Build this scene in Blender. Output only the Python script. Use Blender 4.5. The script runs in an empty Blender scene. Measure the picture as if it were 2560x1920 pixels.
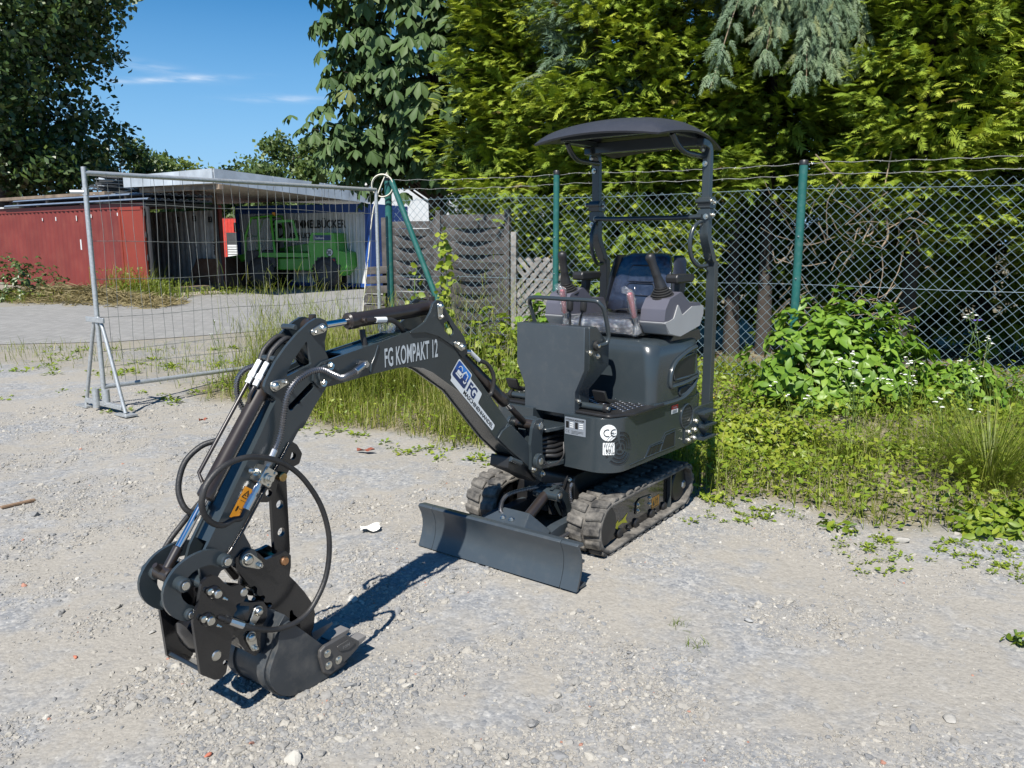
import bpy, bmesh, math, random
import numpy as np
from mathutils import Vector, Matrix
from mathutils.geometry import tessellate_polygon
random.seed(7)
RNG = np.random.default_rng(11)
scene = bpy.context.scene
COL = scene.collection
# ------------------------------------------------------------------ camera
cd = bpy.data.cameras.new("camera")
cd.sensor_width = 36.0
cd.sensor_fit = 'HORIZONTAL'
cd.lens = 28.0
cd.clip_start = 0.05
cd.clip_end = 2000.0
cam = bpy.data.objects.new("camera", cd)
COL.objects.link(cam)
cam.location = (0.0, 0.0, 1.5)
cam.rotation_euler = (math.radians(90 - 10.13), 0, 0)
scene.camera = cam
# ------------------------------------------------------------------ sun and sky
SUN_TRAVEL = Vector((0.245, 0.775, -1.0)).normalized()
TO_SUN = -SUN_TRAVEL
sun_elev = math.asin(TO_SUN.z)
sun_az = math.atan2(TO_SUN.x, TO_SUN.y)
ld = bpy.data.lights.new("sun", 'SUN')
ld.energy = 5.0
ld.angle = math.radians(0.5)
ld.color = (1.0, 0.955, 0.88)
sun = bpy.data.objects.new("sun", ld)
COL.objects.link(sun)
sun.location = (-10, -30, 40)
sun.rotation_euler = SUN_TRAVEL.to_track_quat('-Z', 'Y').to_euler()
world = bpy.data.worlds.new("World")
scene.world = world
world.use_nodes = True
wn, wl = world.node_tree.nodes, world.node_tree.links
wn.clear()
w_out = wn.new('ShaderNodeOutputWorld')
w_bg = wn.new('ShaderNodeBackground')
w_sky = wn.new('ShaderNodeTexSky')
w_sky.sky_type = 'NISHITA'
w_sky.sun_disc = False
w_sky.sun_elevation = sun_elev
w_sky.sun_rotation = sun_az
w_sky.altitude = 100
w_sky.air_density = 1.0
w_sky.dust_density = 0.25
w_sky.ozone_density = 2.6
w_bg.inputs['Strength'].default_value = 0.072
def wmath(op, a, b=None, c=None):
 n = wn.new('ShaderNodeMath')
 n.operation = op
 for i, v in enumerate((a, b, c)):
  if v is None:
   continue
  if isinstance(v, (int, float)):
   n.inputs[i].default_value = v
  else:
   wl.new(v, n.inputs[i])
 return n.outputs[0]
w_tc = wn.new('ShaderNodeTexCoord')
w_sep = wn.new('ShaderNodeSeparateXYZ')
wl.new(w_tc.outputs['Generated'], w_sep.inputs[0])
w_azm = wmath('ARCTAN2', w_sep.outputs[0], w_sep.outputs[1])
w_el = wmath('ARCSINE', w_sep.outputs[2])
w_cmb = wn.new('ShaderNodeCombineXYZ')
wl.new(wmath('MULTIPLY', w_azm, 30.0), w_cmb.inputs[0])
wl.new(wmath('MULTIPLY', w_el, 170.0), w_cmb.inputs[1])
w_noise = wn.new('ShaderNodeTexNoise')
w_noise.inputs['Scale'].default_value = 1.0
w_noise.inputs['Detail'].default_value = 5.0
wl.new(w_cmb.outputs[0], w_noise.inputs['Vector'])
w_n = wmath('MULTIPLY', wmath('SUBTRACT', w_noise.outputs[0], 0.32), 2.6)
def wisp(az0, el0, saz, sel, tilt, amp):
 """a thin ice-cloud streak: a soft, noisy ellipse on the sky"""
 da = wmath('SUBTRACT', w_azm, math.radians(az0))
 de = wmath('SUBTRACT', wmath('SUBTRACT', w_el, math.radians(el0)), wmath('MULTIPLY', da, tilt))
 qa = wmath('POWER', wmath('DIVIDE', da, math.radians(saz)), 2.0)
 qe = wmath('POWER', wmath('DIVIDE', de, math.radians(sel)), 2.0)
 g = wmath('EXPONENT', wmath('MULTIPLY', wmath('ADD', qa, qe), -1.0))
 return wmath('MULTIPLY', g, amp)
ws = [wisp(-22.2, 10.0, 3.2, 0.16, 0.10, 0.9), wisp(-22.6, 10.55, 2.6, 0.32, -0.12, 0.35),
 wisp(-15.2, 9.25, 2.9, 0.22, 0.05, 0.5), wisp(28, 24, 7, 0.6, 0.1, 0.4), wisp(-48, 18, 6, 0.4, 0.05, 0.5),
 wisp(120, 20, 8, 0.6, 0.1, 0.5), wisp(-120, 25, 8, 0.7, -0.1, 0.5)]
w_sum = ws[0]
for w_ in ws[1:]:
 w_sum = wmath('ADD', w_sum, w_)
w_mask = wmath('MINIMUM', wmath('MAXIMUM', wmath('MULTIPLY', w_sum, w_n), 0.0), 0.8)
w_mix = wn.new('ShaderNodeMix')
w_mix.data_type = 'RGBA'
wl.new(w_mask, w_mix.inputs['Factor'])
w_hsv = wn.new('ShaderNodeHueSaturation')
w_hsv.inputs['Saturation'].default_value = 1.45
wl.new(w_sky.outputs[0], w_hsv.inputs['Color'])
w_hz = wn.new('ShaderNodeMix')
w_hz.data_type = 'RGBA'
w_hf = wmath('MINIMUM', wmath('MAXIMUM', wmath('SUBTRACT', 1.0, wmath('DIVIDE', w_el, math.radians(17))), 0.0), 1.0)
wl.new(wmath('MULTIPLY', w_hf, 0.9), w_hz.inputs['Factor'])
wl.new(w_hsv.outputs[0], w_hz.inputs[6])
w_hz.inputs[7].default_value = (2.3, 4.8, 8.2, 1)
wl.new(w_hz.outputs[2], w_mix.inputs[6])
w_mix.inputs[7].default_value = (6.5, 7.4, 8.6, 1)
wl.new(w_mix.outputs[2], w_bg.inputs[0])
wl.new(w_bg.outputs[0], w_out.inputs[0])
# ------------------------------------------------------------------ exposure
vs = scene.view_settings
vs.view_transform = 'Standard'
vs.look = 'None'
vs.exposure = 0.72
vs.gamma = 1.0
vs.use_curve_mapping = False
scene.cycles.max_bounces = 6
scene.cycles.diffuse_bounces = 3
scene.cycles.glossy_bounces = 3
scene.cycles.transparent_max_bounces = 8
scene.cycles.caustics_reflective = False
scene.cycles.caustics_refractive = False
# ================================================================== helpers
def link(o):
 COL.objects.link(o)
 return o
def tag(o, label=None, cat=None, group=None, kind=None):
 if label:
  o['label'] = label
 if cat:
  o['category'] = cat
 if group:
  o['group'] = group
 if kind:
  o['kind'] = kind
 return o
def empty(name, loc=(0, 0, 0), rz=0.0, label=None, cat=None, group=None):
 o = bpy.data.objects.new(name, None)
 o.empty_display_size = 0.1
 link(o)
 o.location = loc
 o.rotation_euler = (0, 0, rz)
 return tag(o, label, cat, group)
def copy_tree(o, parent=None):
 c = o.copy()
 COL.objects.link(c)
 c.parent = parent
 for ch in o.children:
  copy_tree(ch, c)
 return c
class MB:
 """collects polygons; build() links them as ONE mesh object"""
 def __init__(s):
  s.v, s.f, s.mi = [], [], []
 def add(s, verts, faces, mi=0):
  n = len(s.v)
  s.v.extend([tuple(p) for p in verts])
  s.f.extend([tuple(i + n for i in f) for f in faces])
  s.mi.extend([mi] * len(faces))
 def mesh(s, name, mats, smooth=None, recalc=True):
  me = bpy.data.meshes.new(name)
  me.from_pydata(s.v, [], s.f)
  for m in (mats if isinstance(mats, (list, tuple)) else [mats]):
   me.materials.append(m)
  if any(s.mi):
   me.polygons.foreach_set('material_index', s.mi)
  if recalc:
   bm = bmesh.new()
   bm.from_mesh(me)
   bmesh.ops.recalc_face_normals(bm, faces=bm.faces)
   bm.to_mesh(me)
   bm.free()
  if smooth is not None:
   smooth_angle(me, smooth)
  me.update()
  return me
 def build(s, name, mats, parent=None, smooth=35, bevel=0.0, seg=2, fn=None):
  if fn:
   s.v = [tuple(fn(*p)) for p in s.v]
  me = s.mesh(name, mats, smooth)
  o = link(bpy.data.objects.new(name, me))
  o.parent = parent
  if bevel:
   b = o.modifiers.new('bevel', 'BEVEL')
   b.width = bevel
   b.segments = seg
   b.limit_method = 'ANGLE'
   b.angle_limit = math.radians(38)
   b.harden_normals = False
  return o
def smooth_angle(me, deg):
 me.polygons.foreach_set('use_smooth', [True] * len(me.polygons))
 me.set_sharp_from_angle(angle=math.radians(deg))
def rp(pts, r, n=5):
 """round the corners of a polygon; r one radius or a list"""
 out = []
 N = len(pts)
 for i in range(N):
  p = Vector(pts[i][:2])
  a = Vector(pts[i - 1][:2]) - p
  b = Vector(pts[(i + 1) % N][:2]) - p
  rr = r[i] if isinstance(r, (list, tuple)) else r
  if rr <= 1e-6 or a.length < 1e-6 or b.length < 1e-6:
   out.append(tuple(p))
   continue
  a_n, b_n = a.normalized(), b.normalized()
  cosx = max(-0.9999, min(0.9999, a_n.dot(b_n)))
  ang = math.acos(cosx)
  d = rr / math.tan(ang / 2) if ang > 1e-3 else 0
  d = min(d, a.length * 0.48, b.length * 0.48)
  if math.pi - ang < 0.05:
   out.append(tuple(p))
   continue
  s, e = p + a_n * d, p + b_n * d
  for k in range(n + 1):
   t = k / n
   q = s * (1 - t) ** 2 + p * 2 * t * (1 - t) + e * t * t
   out.append((q.x, q.y))
 return out
def smooth_poly(pts, it=1):
 """Chaikin corner cutting on a closed polygon"""
 for _ in range(it):
  o = []
  for i in range(len(pts)):
   p, q = pts[i], pts[(i + 1) % len(pts)]
   o.append((p[0] * .75 + q[0] * .25, p[1] * .75 + q[1] * .25))
   o.append((p[0] * .25 + q[0] * .75, p[1] * .25 + q[1] * .75))
  pts = o
 return pts
def circ(cx, cy, r, n=16, ph=0.0):
 return [(cx + r * math.cos(ph + 2 * math.pi * i / n), cy + r * math.sin(ph + 2 * math.pi * i / n)) for i in range(n)]
def capsule(p, q, r1, r2=None, n=7):
 """outline of the hull of two circles"""
 r2 = r1 if r2 is None else r2
 p, q = Vector(p[:2]), Vector(q[:2])
 d = (q - p)
 L = d.length
 base = math.atan2(d.y, d.x)
 off = math.acos(max(-1, min(1, (r1 - r2) / max(L, 1e-6))))
 out = []
 for k in range(n + 1):
  a = base + off + (2 * math.pi - 2 * off) * k / n
  out.append((p.x + r1 * math.cos(a), p.y + r1 * math.sin(a)))
 for k in range(n + 1):
  a = base - off + 2 * off * k / n
  out.append((q.x + r2 * math.cos(a), q.y + r2 * math.sin(a)))
 return out
AZ_, BZ_, AB_ = 'az', 'bz', 'ab'
def to3(plane, u, v, w):
 if plane == 'az':
  return (u, w, v)
 if plane == 'bz':
  return (w, u, v)
 return (u, v, w)
def prism(mb, poly, lo, hi, plane='az', holes=(), mi=0):
 """plate: polygon (with holes) pushed from lo to hi across its plane"""
 loops = [list(poly)] + [list(h) for h in holes]
 flat = [p for L in loops for p in L]
 tris = tessellate_polygon([[Vector((p[0], p[1], 0)) for p in L] for L in loops])
 n = len(flat)
 V = [to3(plane, p[0], p[1], lo) for p in flat] + [to3(plane, p[0], p[1], hi) for p in flat]
 if holes:
  F = [tuple(t) for t in tris] + [tuple(i + n for i in t[::-1]) for t in tris]
 else:
  F = [tuple(range(n)), tuple(range(2 * n - 1, n - 1, -1))]
  if len(poly) > 4 and not convex(poly):
   F = [tuple(t) for t in tris] + [tuple(i + n for i in t[::-1]) for t in tris]
 k = 0
 for L in loops:
  m = len(L)
  for i in range(m):
   a, b = k + i, k + (i + 1) % m
   F.append((a, b, b + n, a + n))
  k += m
 mb.add(V, F, mi)
def convex(P):
 s = 0
 N = len(P)
 for i in range(N):
  a, b, c = P[i - 1], P[i], P[(i + 1) % N]
  z = (b[0] - a[0]) * (c[1] - b[1]) - (b[1] - a[1]) * (c[0] - b[0])
  if abs(z) < 1e-12:
   continue
  if s == 0:
   s = 1 if z > 0 else -1
  elif (z > 0) != (s > 0):
   return False
 return True
def box(mb, c0, c1, mi=0):
 (x0, y0, z0), (x1, y1, z1) = c0, c1
 V = [(x, y, z) for x in (x0, x1) for y in (y0, y1) for z in (z0, z1)]
 mb.add(V, [(0, 1, 3, 2), (4, 6, 7, 5), (0, 4, 5, 1), (2, 3, 7, 6), (0, 2, 6, 4), (1, 5, 7, 3)], mi)
def frame_of(d):
 d = Vector(d).normalized()
 up = Vector((0, 0, 1)) if abs(d.z) < 0.95 else Vector((1, 0, 0))
 x = d.cross(up).normalized()
 y = x.cross(d).normalized()
 return x, y, d
def lathe(mb, p, d, prof, n=16, mi=0, ph=0.0):
 """prof: (distance along d, radius) rings; closed at the ends"""
 x, y, d = frame_of(d)
 p = Vector(p)
 V, F = [], []
 for (t, r) in prof:
  for i in range(n):
   a = ph + 2 * math.pi * i / n
   V.append(p + d * t + x * (r * math.cos(a)) + y * (r * math.sin(a)))
 m = len(prof)
 for j in range(m - 1):
  for i in range(n):
   k = (i + 1) % n
   F.append((j * n + i, j * n + k, (j + 1) * n + k, (j + 1) * n + i))
 F.append(tuple(range(n - 1, -1, -1)))
 F.append(tuple(range((m - 1) * n, m * n)))
 mb.add(V, F, mi)
def cyl(mb, p, q, r, n=14, r2=None, ch=0.0, mi=0):
 d = Vector(q) - Vector(p)
 L = d.length
 r2 = r if r2 is None else r2
 prof = [(0, r), (L, r2)] if not ch else [(0, r - ch), (ch, r), (L - ch, r2), (L, r2 - ch)]
 lathe(mb, p, d, prof, n, mi)
def spline(pts, n=8, closed=False):
 """Catmull-Rom through the points"""
 P = [Vector(p) for p in pts]
 out = []
 N = len(P)
 rng = range(N if closed else N - 1)
 for i in rng:
  p0 = P[(i - 1) % N] if closed or i > 0 else P[0] * 2 - P[1]
  p1, p2 = P[i], P[(i + 1) % N]
  p3 = P[(i + 2) % N] if closed or i + 2 < N else P[-1] * 2 - P[-2]
  for k in range(n):
   t = k / n
   out.append(0.5 * ((2 * p1) + (p2 - p0) * t + (2 * p0 - 5 * p1 + 4 * p2 - p3) * t * t + (3 * p1 - p0 - 3 * p2 + p3) * t ** 3))
 if not closed:
  out.append(P[-1])
 return out
def resample(pts, step):
 P = [Vector(p) for p in pts]
 out = [P[0]]
 acc = 0.0
 for i in range(1, len(P)):
  a, b = P[i - 1], P[i]
  L = (b - a).length
  while acc + L >= step and L > 1e-9:
   t = (step - acc) / L
   a = a.lerp(b, t)
   out.append(a.copy())
   L = (b - a).length
   acc = 0.0
  acc += L
 out.append(P[-1])
 return out
def tube(mb, pts, r, n=8, mi=0, radii=None, caps=True):
 P = [Vector(p) for p in pts]
 N = len(P)
 T = [(P[min(i + 1, N - 1)] - P[max(i - 1, 0)]).normalized() for i in range(N)]
 x = frame_of(T[0])[0]
 V, F = [], []
 for i in range(N):
  x = (x - T[i] * x.dot(T[i])).normalized()
  y = T[i].cross(x)
  rr = radii[i] if radii else r
  for k in range(n):
   a = 2 * math.pi * k / n
   V.append(P[i] + x * (rr * math.cos(a)) + y * (rr * math.sin(a)))
 for i in range(N - 1):
  for k in range(n):
   m = (k + 1) % n
   F.append((i * n + k, i * n + m, (i + 1) * n + m, (i + 1) * n + k))
 if caps:
  F.append(tuple(range(n - 1, -1, -1)))
  F.append(tuple(range((N - 1) * n, N * n)))
 mb.add(V, F, mi)
def spring_tube(mb, pts, r, pitch=0.0085, n=8, depth=0.28):
 P = resample(pts, pitch / 4)
 rad = [r * (1 + (depth * 0.45 if (i % 4) in (1, 2) else -depth * 0.75)) for i in range(len(P))]
 tube(mb, P, r, n, radii=rad)
def bolt(mb, p, d, r=0.009, h=0.008, mi=0):
 d = Vector(d).normalized()
 p = Vector(p)
 lathe(mb, p, d, [(0, r * 1.55), (h * 0.25, r * 1.55)], 12, mi)
 lathe(mb, p + d * (h * 0.25), d, [(0, r), (h * 0.8, r), (h, r * 0.8)], 6, mi)
 lathe(mb, p + d * h, d, [(0, r * 0.5), (h * 0.5, r * 0.45)], 8, mi)
def text_polys(s, size=1.0, bold=0.0, sx=1.0, align='LEFT', spacing=1.0):
 """2D outline mesh of a line of text: verts (x, y), faces"""
 cu = bpy.data.curves.new('lettering', 'FONT')
 cu.body = s
 cu.size = size
 cu.offset = bold
 cu.align_x = align
 cu.space_character = spacing
 cu.resolution_u = 3
 o = bpy.data.objects.new('lettering', cu)
 link(o)
 dg = bpy.context.evaluated_depsgraph_get()
 me = bpy.data.meshes.new_from_object(o.evaluated_get(dg))
 V = [(v.co.x * sx, v.co.y) for v in me.vertices]
 F = [tuple(p.vertices) for p in me.polygons]
 bpy.data.objects.remove(o)
 bpy.data.curves.remove(cu)
 bpy.data.meshes.remove(me)
 return V, F
def quat_rot(v, axis, ang):
 return Matrix.Rotation(ang, 3, axis) @ v
# ---- numpy mass meshes
def np_mesh(name, V, quads=None, tris=None, mats=(), tint=None, smooth=False):
 me = bpy.data.meshes.new(name)
 V = np.asarray(V, np.float32)
 nq = 0 if quads is None else len(quads)
 nt = 0 if tris is None else len(tris)
 me.vertices.add(len(V))
 me.vertices.foreach_set('co', V.ravel())
 loops = []
 if nq:
  loops.append(np.asarray(quads, np.int32).ravel())
 if nt:
  loops.append(np.asarray(tris, np.int32).ravel())
 loops = np.concatenate(loops)
 me.loops.add(len(loops))
 me.loops.foreach_set('vertex_index', loops)
 me.polygons.add(nq + nt)
 starts = np.concatenate([np.arange(nq) * 4, nq * 4 + np.arange(nt) * 3]).astype(np.int32)
 me.polygons.foreach_set('loop_start', starts)
 if smooth:
  me.polygons.foreach_set('use_smooth', np.ones(nq + nt, bool))
 for m in mats:
  me.materials.append(m)
 if tint is not None:
  at = me.attributes.new('tint', 'FLOAT', 'POINT')
  at.data.foreach_set('value', np.asarray(tint, np.float32))
 me.update(calc_edges=True)
 me.validate()
 return me
def np_obj(name, me, parent=None):
 o = link(bpy.data.objects.new(name, me))
 o.parent = parent
 return o
def unit(a):
 return a / np.maximum(np.linalg.norm(a, axis=-1, keepdims=True), 1e-9)
def frames(fwd, up):
 """rows -> (N,3,3) matrices with columns right, forward, normal"""
 f = unit(fwd)
 r = unit(np.cross(f, up))
 u = np.cross(r, f)
 return np.stack([r, f, u], axis=-1)
def scatter(T, TF, pos, M, sc):
 """instances of template (verts T, faces TF): joined vertices and faces"""
 T = np.asarray(T, float)
 sc = np.asarray(sc)
 if sc.ndim == 1:
  sc = sc[:, None]
 P = np.einsum('nij,nkj->nki', M, T[None] * sc[:, None, :])
 V = (P + pos[:, None, :]).reshape(-1, 3)
 F = (np.asarray(TF)[None] + (np.arange(len(pos)) * len(T))[:, None, None]).reshape(-1, np.asarray(TF).shape[1])
 return V, F
def rand_dirs(n):
 v = RNG.normal(size=(n, 3))
 return unit(v)
def smooth_noise(x, y, seed=0):
 """cheap smooth 2-d noise, about -1..1"""
 r = np.random.default_rng(seed)
 out = 0
 for k in range(7):
  a = r.uniform(0, 2 * np.pi)
  f = r.uniform(0.6, 2.2)
  out = out + np.sin((x * np.cos(a) + y * np.sin(a)) * f + r.uniform(0, 6.28)) / 2.6
 return out
# ================================================================== materials
def new_mat(name):
 m = bpy.data.materials.new(name)
 m.use_nodes = True
 nt = m.node_tree
 b = nt.nodes['Principled BSDF']
 return m, nt, b
def nd(nt, typ, **kw):
 n = nt.nodes.new(typ)
 for k, v in kw.items():
  if k in n.inputs:
   n.inputs[k].default_value = v
  else:
   setattr(n, k, v)
 return n
def ramp(nt, src, stops):
 r = nt.nodes.new('ShaderNodeValToRGB')
 el = r.color_ramp.elements
 while len(el) > 2:
  el.remove(el[-1])
 for i, (p, c) in enumerate(stops):
  e = el[i] if i < 2 else el.new(p)
  e.position = p
  e.color = (*c, 1) if len(c) == 3 else c
 nt.links.new(src, r.inputs[0])
 return r.outputs[0]
def mixc(nt, fac, a, b, mode='MIX'):
 n = nt.nodes.new('ShaderNodeMix')
 n.data_type = 'RGBA'
 n.blend_type = mode
 for idx, v in ((0, fac), (6, a), (7, b)):
  if hasattr(v, 'links'):
   nt.links.new(v, n.inputs[idx])
  elif isinstance(v, (int, float)):
   n.inputs[idx].default_value = v
  else:
   n.inputs[idx].default_value = (*v, 1)
 return n.outputs[2]
def nmath(nt, op, a, b=None):
 n = nt.nodes.new('ShaderNodeMath')
 n.operation = op
 for i, v in enumerate((a, b)):
  if v is None:
   continue
  if isinstance(v, (int, float)):
   n.inputs[i].default_value = v
  else:
   nt.links.new(v, n.inputs[i])
 return n.outputs[0]
def noise(nt, scale, detail=4, rough=0.55, vec=None, dist=0.0):
 n = nd(nt, 'ShaderNodeTexNoise', Scale=scale, Detail=detail, Roughness=rough, Distortion=dist)
 if vec is None:
  tc = nt.nodes.new('ShaderNodeTexCoord')
  vec = tc.outputs['Object']
 nt.links.new(vec, n.inputs['Vector'])
 return n.outputs[0]
def surf(name, col, rough=0.5, metal=0.0, coat=0.0, var=0.15, vscale=6.0, dirt=0.0, dirtcol=(0.22, 0.2, 0.17),
 dscale=9.0, bump=0.0, bscale=60.0, spec=0.5, dthr=0.55, rvar=0.1):
 """general painted / metal / rubber surface with uneven tone, dust patches and fine relief"""
 m, nt, b = new_mat(name)
 n1 = noise(nt, vscale, 5)
 dark = tuple(max(0, c * (1 - var)) for c in col)
 lite = tuple(min(1, c * (1 + var)) for c in col)
 c = ramp(nt, n1, [(0.3, dark), (0.7, lite)])
 if dirt > 0:
  n2 = noise(nt, dscale, 8, 0.7)
  f = ramp(nt, n2, [(dthr - 0.12, (0, 0, 0)), (dthr + 0.2, (dirt, dirt, dirt))])
  c = mixc(nt, f, c, dirtcol)
  rr = nmath(nt, 'ADD', nmath(nt, 'MULTIPLY', f, 0.5), rough)
 else:
  n2 = noise(nt, dscale, 5)
  rr = nmath(nt, 'ADD', nmath(nt, 'MULTIPLY', n2, rvar * 2), rough - rvar)
 nt.links.new(c, b.inputs['Base Color'])
 nt.links.new(rr, b.inputs['Roughness'])
 b.inputs['Metallic'].default_value = metal
 b.inputs['Coat Weight'].default_value = coat
 b.inputs['Coat Roughness'].default_value = 0.12
 b.inputs['Specular IOR Level'].default_value = spec
 if bump > 0:
  bm_ = nd(nt, 'ShaderNodeBump', Strength=bump, Distance=0.004)
  nt.links.new(noise(nt, bscale, 5, 0.6), bm_.inputs['Height'])
  nt.links.new(bm_.outputs[0], b.inputs['Normal'])
 return m
def leafmat(name, stops, trans=0.3, rough=0.45, spec=0.4, veins=False):
 """leaf colours picked by the per-leaf attribute 'tint'"""
 m, nt, b = new_mat(name)
 at = nd(nt, 'ShaderNodeAttribute', attribute_name='tint')
 c = ramp(nt, at.outputs['Fac'], stops)
 n = noise(nt, 25.0, 3)
 c = mixc(nt, nmath(nt, 'MULTIPLY', n, 0.5), c, tuple(0.7 * x for x in stops[len(stops) // 2][1]))
 nt.links.new(c, b.inputs['Base Color'])
 b.inputs['Roughness'].default_value = rough
 b.inputs['Specular IOR Level'].default_value = spec
 tr = nt.nodes.new('ShaderNodeBsdfTranslucent')
 cc = mixc(nt, 1.0, c, (1.0, 1.0, 0.45), 'MULTIPLY')
 nt.links.new(cc, tr.inputs[0])
 mx = nt.nodes.new('ShaderNodeMixShader')
 mx.inputs[0].default_value = trans
 nt.links.new(b.outputs[0], mx.inputs[1])
 nt.links.new(tr.outputs[0], mx.inputs[2])
 nt.links.new(mx.outputs[0], nt.nodes['Material Output'].inputs[0])
 return m
M = {}
M['paint'] = surf('slate_grey_paint', (0.028, 0.037, 0.043), 0.26, coat=0.2, var=0.04, dirt=0.05, dscale=7, dthr=0.62)
M['paint_dusty'] = surf('slate_grey_paint_dusty', (0.040, 0.051, 0.061), 0.36, coat=0.12, var=0.05, dirt=0.10, dscale=22, dthr=0.62)
M['paint_black'] = surf('black_paint', (0.010, 0.010, 0.011), 0.22, coat=0.4, var=0.1, dirt=0.06, dthr=0.62)
M['black_satin'] = surf('black_satin', (0.014, 0.014, 0.015), 0.42, var=0.15, dirt=0.08, dthr=0.6)
M['cylpaint'] = surf('dark_brown_cylinder_paint', (0.021, 0.016, 0.014), 0.33, coat=0.2, var=0.1, dirt=0.05)
M['chrome'] = surf('chrome', (0.60, 0.61, 0.63), 0.12, metal=1.0, var=0.04, rvar=0.04)
M['zinc'] = surf('zinc_plated_steel', (0.58, 0.57, 0.52), 0.28, metal=1.0, var=0.12, rvar=0.1)
M['steel'] = surf('bright_steel', (0.55, 0.55, 0.55), 0.3, metal=1.0, var=0.12)
M['brass'] = surf('yellow_passivated_steel', (0.55, 0.38, 0.16), 0.38, metal=1.0, var=0.25, vscale=40)
M['copper'] = surf('copper_toned_pin', (0.50, 0.27, 0.14), 0.38, metal=1.0, var=0.25, vscale=40)
M['rubber'] = surf('black_rubber', (0.017, 0.017, 0.017), 0.55, var=0.2, bump=0.15, bscale=90)
M['hose'] = surf('black_hydraulic_hose', (0.016, 0.016, 0.017), 0.48, var=0.2, bump=0.3, bscale=160, dirt=0.10)
M['track'] = surf('dusty_track_rubber', (0.03, 0.029, 0.028), 0.8, var=0.25, dirt=0.8, dirtcol=(0.27, 0.25, 0.22), dscale=11, dthr=0.50, bump=0.8, bscale=60)
M['plastic_black'] = surf('black_plastic', (0.017, 0.017, 0.018), 0.42, var=0.1, bump=0.2, bscale=220)
M['plastic_dark'] = surf('purple_grey_plastic', (0.085, 0.085, 0.108), 0.45, var=0.05, bump=0.1, bscale=260)
M['plastic_light'] = surf('light_grey_plastic', (0.30, 0.305, 0.31), 0.42, var=0.05, bump=0.1, bscale=260)
M['roof_plastic'] = surf('textured_canopy_plastic', (0.030, 0.032, 0.040), 0.45, var=0.1, bump=0.45, bscale=130, dirt=0.12, dirtcol=(.3, .3, .3), dscale=60, dthr=.66)
M['seat'] = surf('dark_vinyl', (0.016, 0.019, 0.028), 0.30, var=0.1, bump=0.2, bscale=60)
M['white_print'] = surf('white_print', (0.66, 0.68, 0.68), 0.4, var=0.03)
M['grey_print'] = surf('pale_grey_print', (0.46, 0.49, 0.50), 0.45, var=0.05)
M['black_print'] = surf('black_print', (0.012, 0.012, 0.012), 0.4, var=0.02)
M['blue_print'] = surf('blue_print', (0.012, 0.07, 0.30), 0.35, var=0.05)
M['navy_print'] = surf('navy_print', (0.012, 0.03, 0.11), 0.35, var=0.05)
M['skyblue_print'] = surf('light_blue_print', (0.03, 0.19, 0.56), 0.35, var=0.05)
M['orange_print'] = surf('orange_label', (0.72, 0.29, 0.02), 0.4, var=0.05)
M['yellow_print'] = surf('yellow_label', (0.80, 0.66, 0.015), 0.4, var=0.03)
M['red_print'] = surf('red_label', (0.5, 0.02, 0.015), 0.4, var=0.03)
M['silver_print'] = surf('silver_plate', (0.33, 0.37, 0.42), 0.4, metal=0.5, var=0.05)
M['red_grip'] = surf('red_lever_grip', (0.38, 0.03, 0.045), 0.4, var=0.1)
M['galv'] = surf('galvanised_steel', (0.42, 0.44, 0.45), 0.45, metal=0.55, var=0.16, vscale=45, bump=0.08)
M['wire'] = surf('galvanised_wire', (0.20, 0.21, 0.20), 0.5, metal=0.4, var=0.25, vscale=9)
M['green_post'] = surf('green_plastic_coated_post', (0.012, 0.095, 0.085), 0.42, var=0.10, dirt=0.35, dirtcol=(0.12, 0.2, 0.19), dscale=16, dthr=.6)
M['link'] = surf('green_coated_mesh_wire', (0.155, 0.225, 0.265), 0.40, var=0.2, spec=0.6)
M['spring'] = surf('spring_steel_guard', (0.20, 0.20, 0.21), 0.30, metal=0.9, var=0.2)
M['barb'] = surf('barbed_wire', (0.42, 0.42, 0.40), 0.45, metal=0.6, var=0.2)
def wrapmat(name, glossy=0.35, tint=(0.9, 0.93, 1.0), diff=0.05):
 m, nt, b = new_mat(name)
 tr = nd(nt, 'ShaderNodeBsdfTransparent')
 gl = nd(nt, 'ShaderNodeBsdfGlossy', Roughness=0.14)
 df = nd(nt, 'ShaderNodeBsdfDiffuse')
 df.inputs[0].default_value = (0.75, 0.77, 0.8, 1)
 bm_ = nd(nt, 'ShaderNodeBump', Strength=1.0, Distance=0.02)
 nt.links.new(noise(nt, 22, 4, 0.6, dist=1.5), bm_.inputs['Height'])
 nt.links.new(bm_.outputs[0], gl.inputs['Normal'])
 a = nt.nodes.new('ShaderNodeMixShader')
 a.inputs[0].default_value = diff
 nt.links.new(tr.outputs[0], a.inputs[1])
 nt.links.new(df.outputs[0], a.inputs[2])
 mx = nt.nodes.new('ShaderNodeMixShader')
 fr = nd(nt, 'ShaderNodeLayerWeight', Blend=0.35)
 nt.links.new(nmath(nt, 'ADD', nmath(nt, 'MULTIPLY', fr.outputs['Fresnel'], 0.6), glossy * 0.35), mx.inputs[0])
 nt.links.new(a.outputs[0], mx.inputs[1])
 nt.links.new(gl.outputs[0], mx.inputs[2])
 nt.links.new(mx.outputs[0], nt.nodes['Material Output'].inputs[0])
 return m
M['wrap'] = wrapmat('clear_plastic_wrap')
M['wrap_bag'] = wrapmat('cloudy_plastic_bag', 0.25, diff=0.12)
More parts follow.
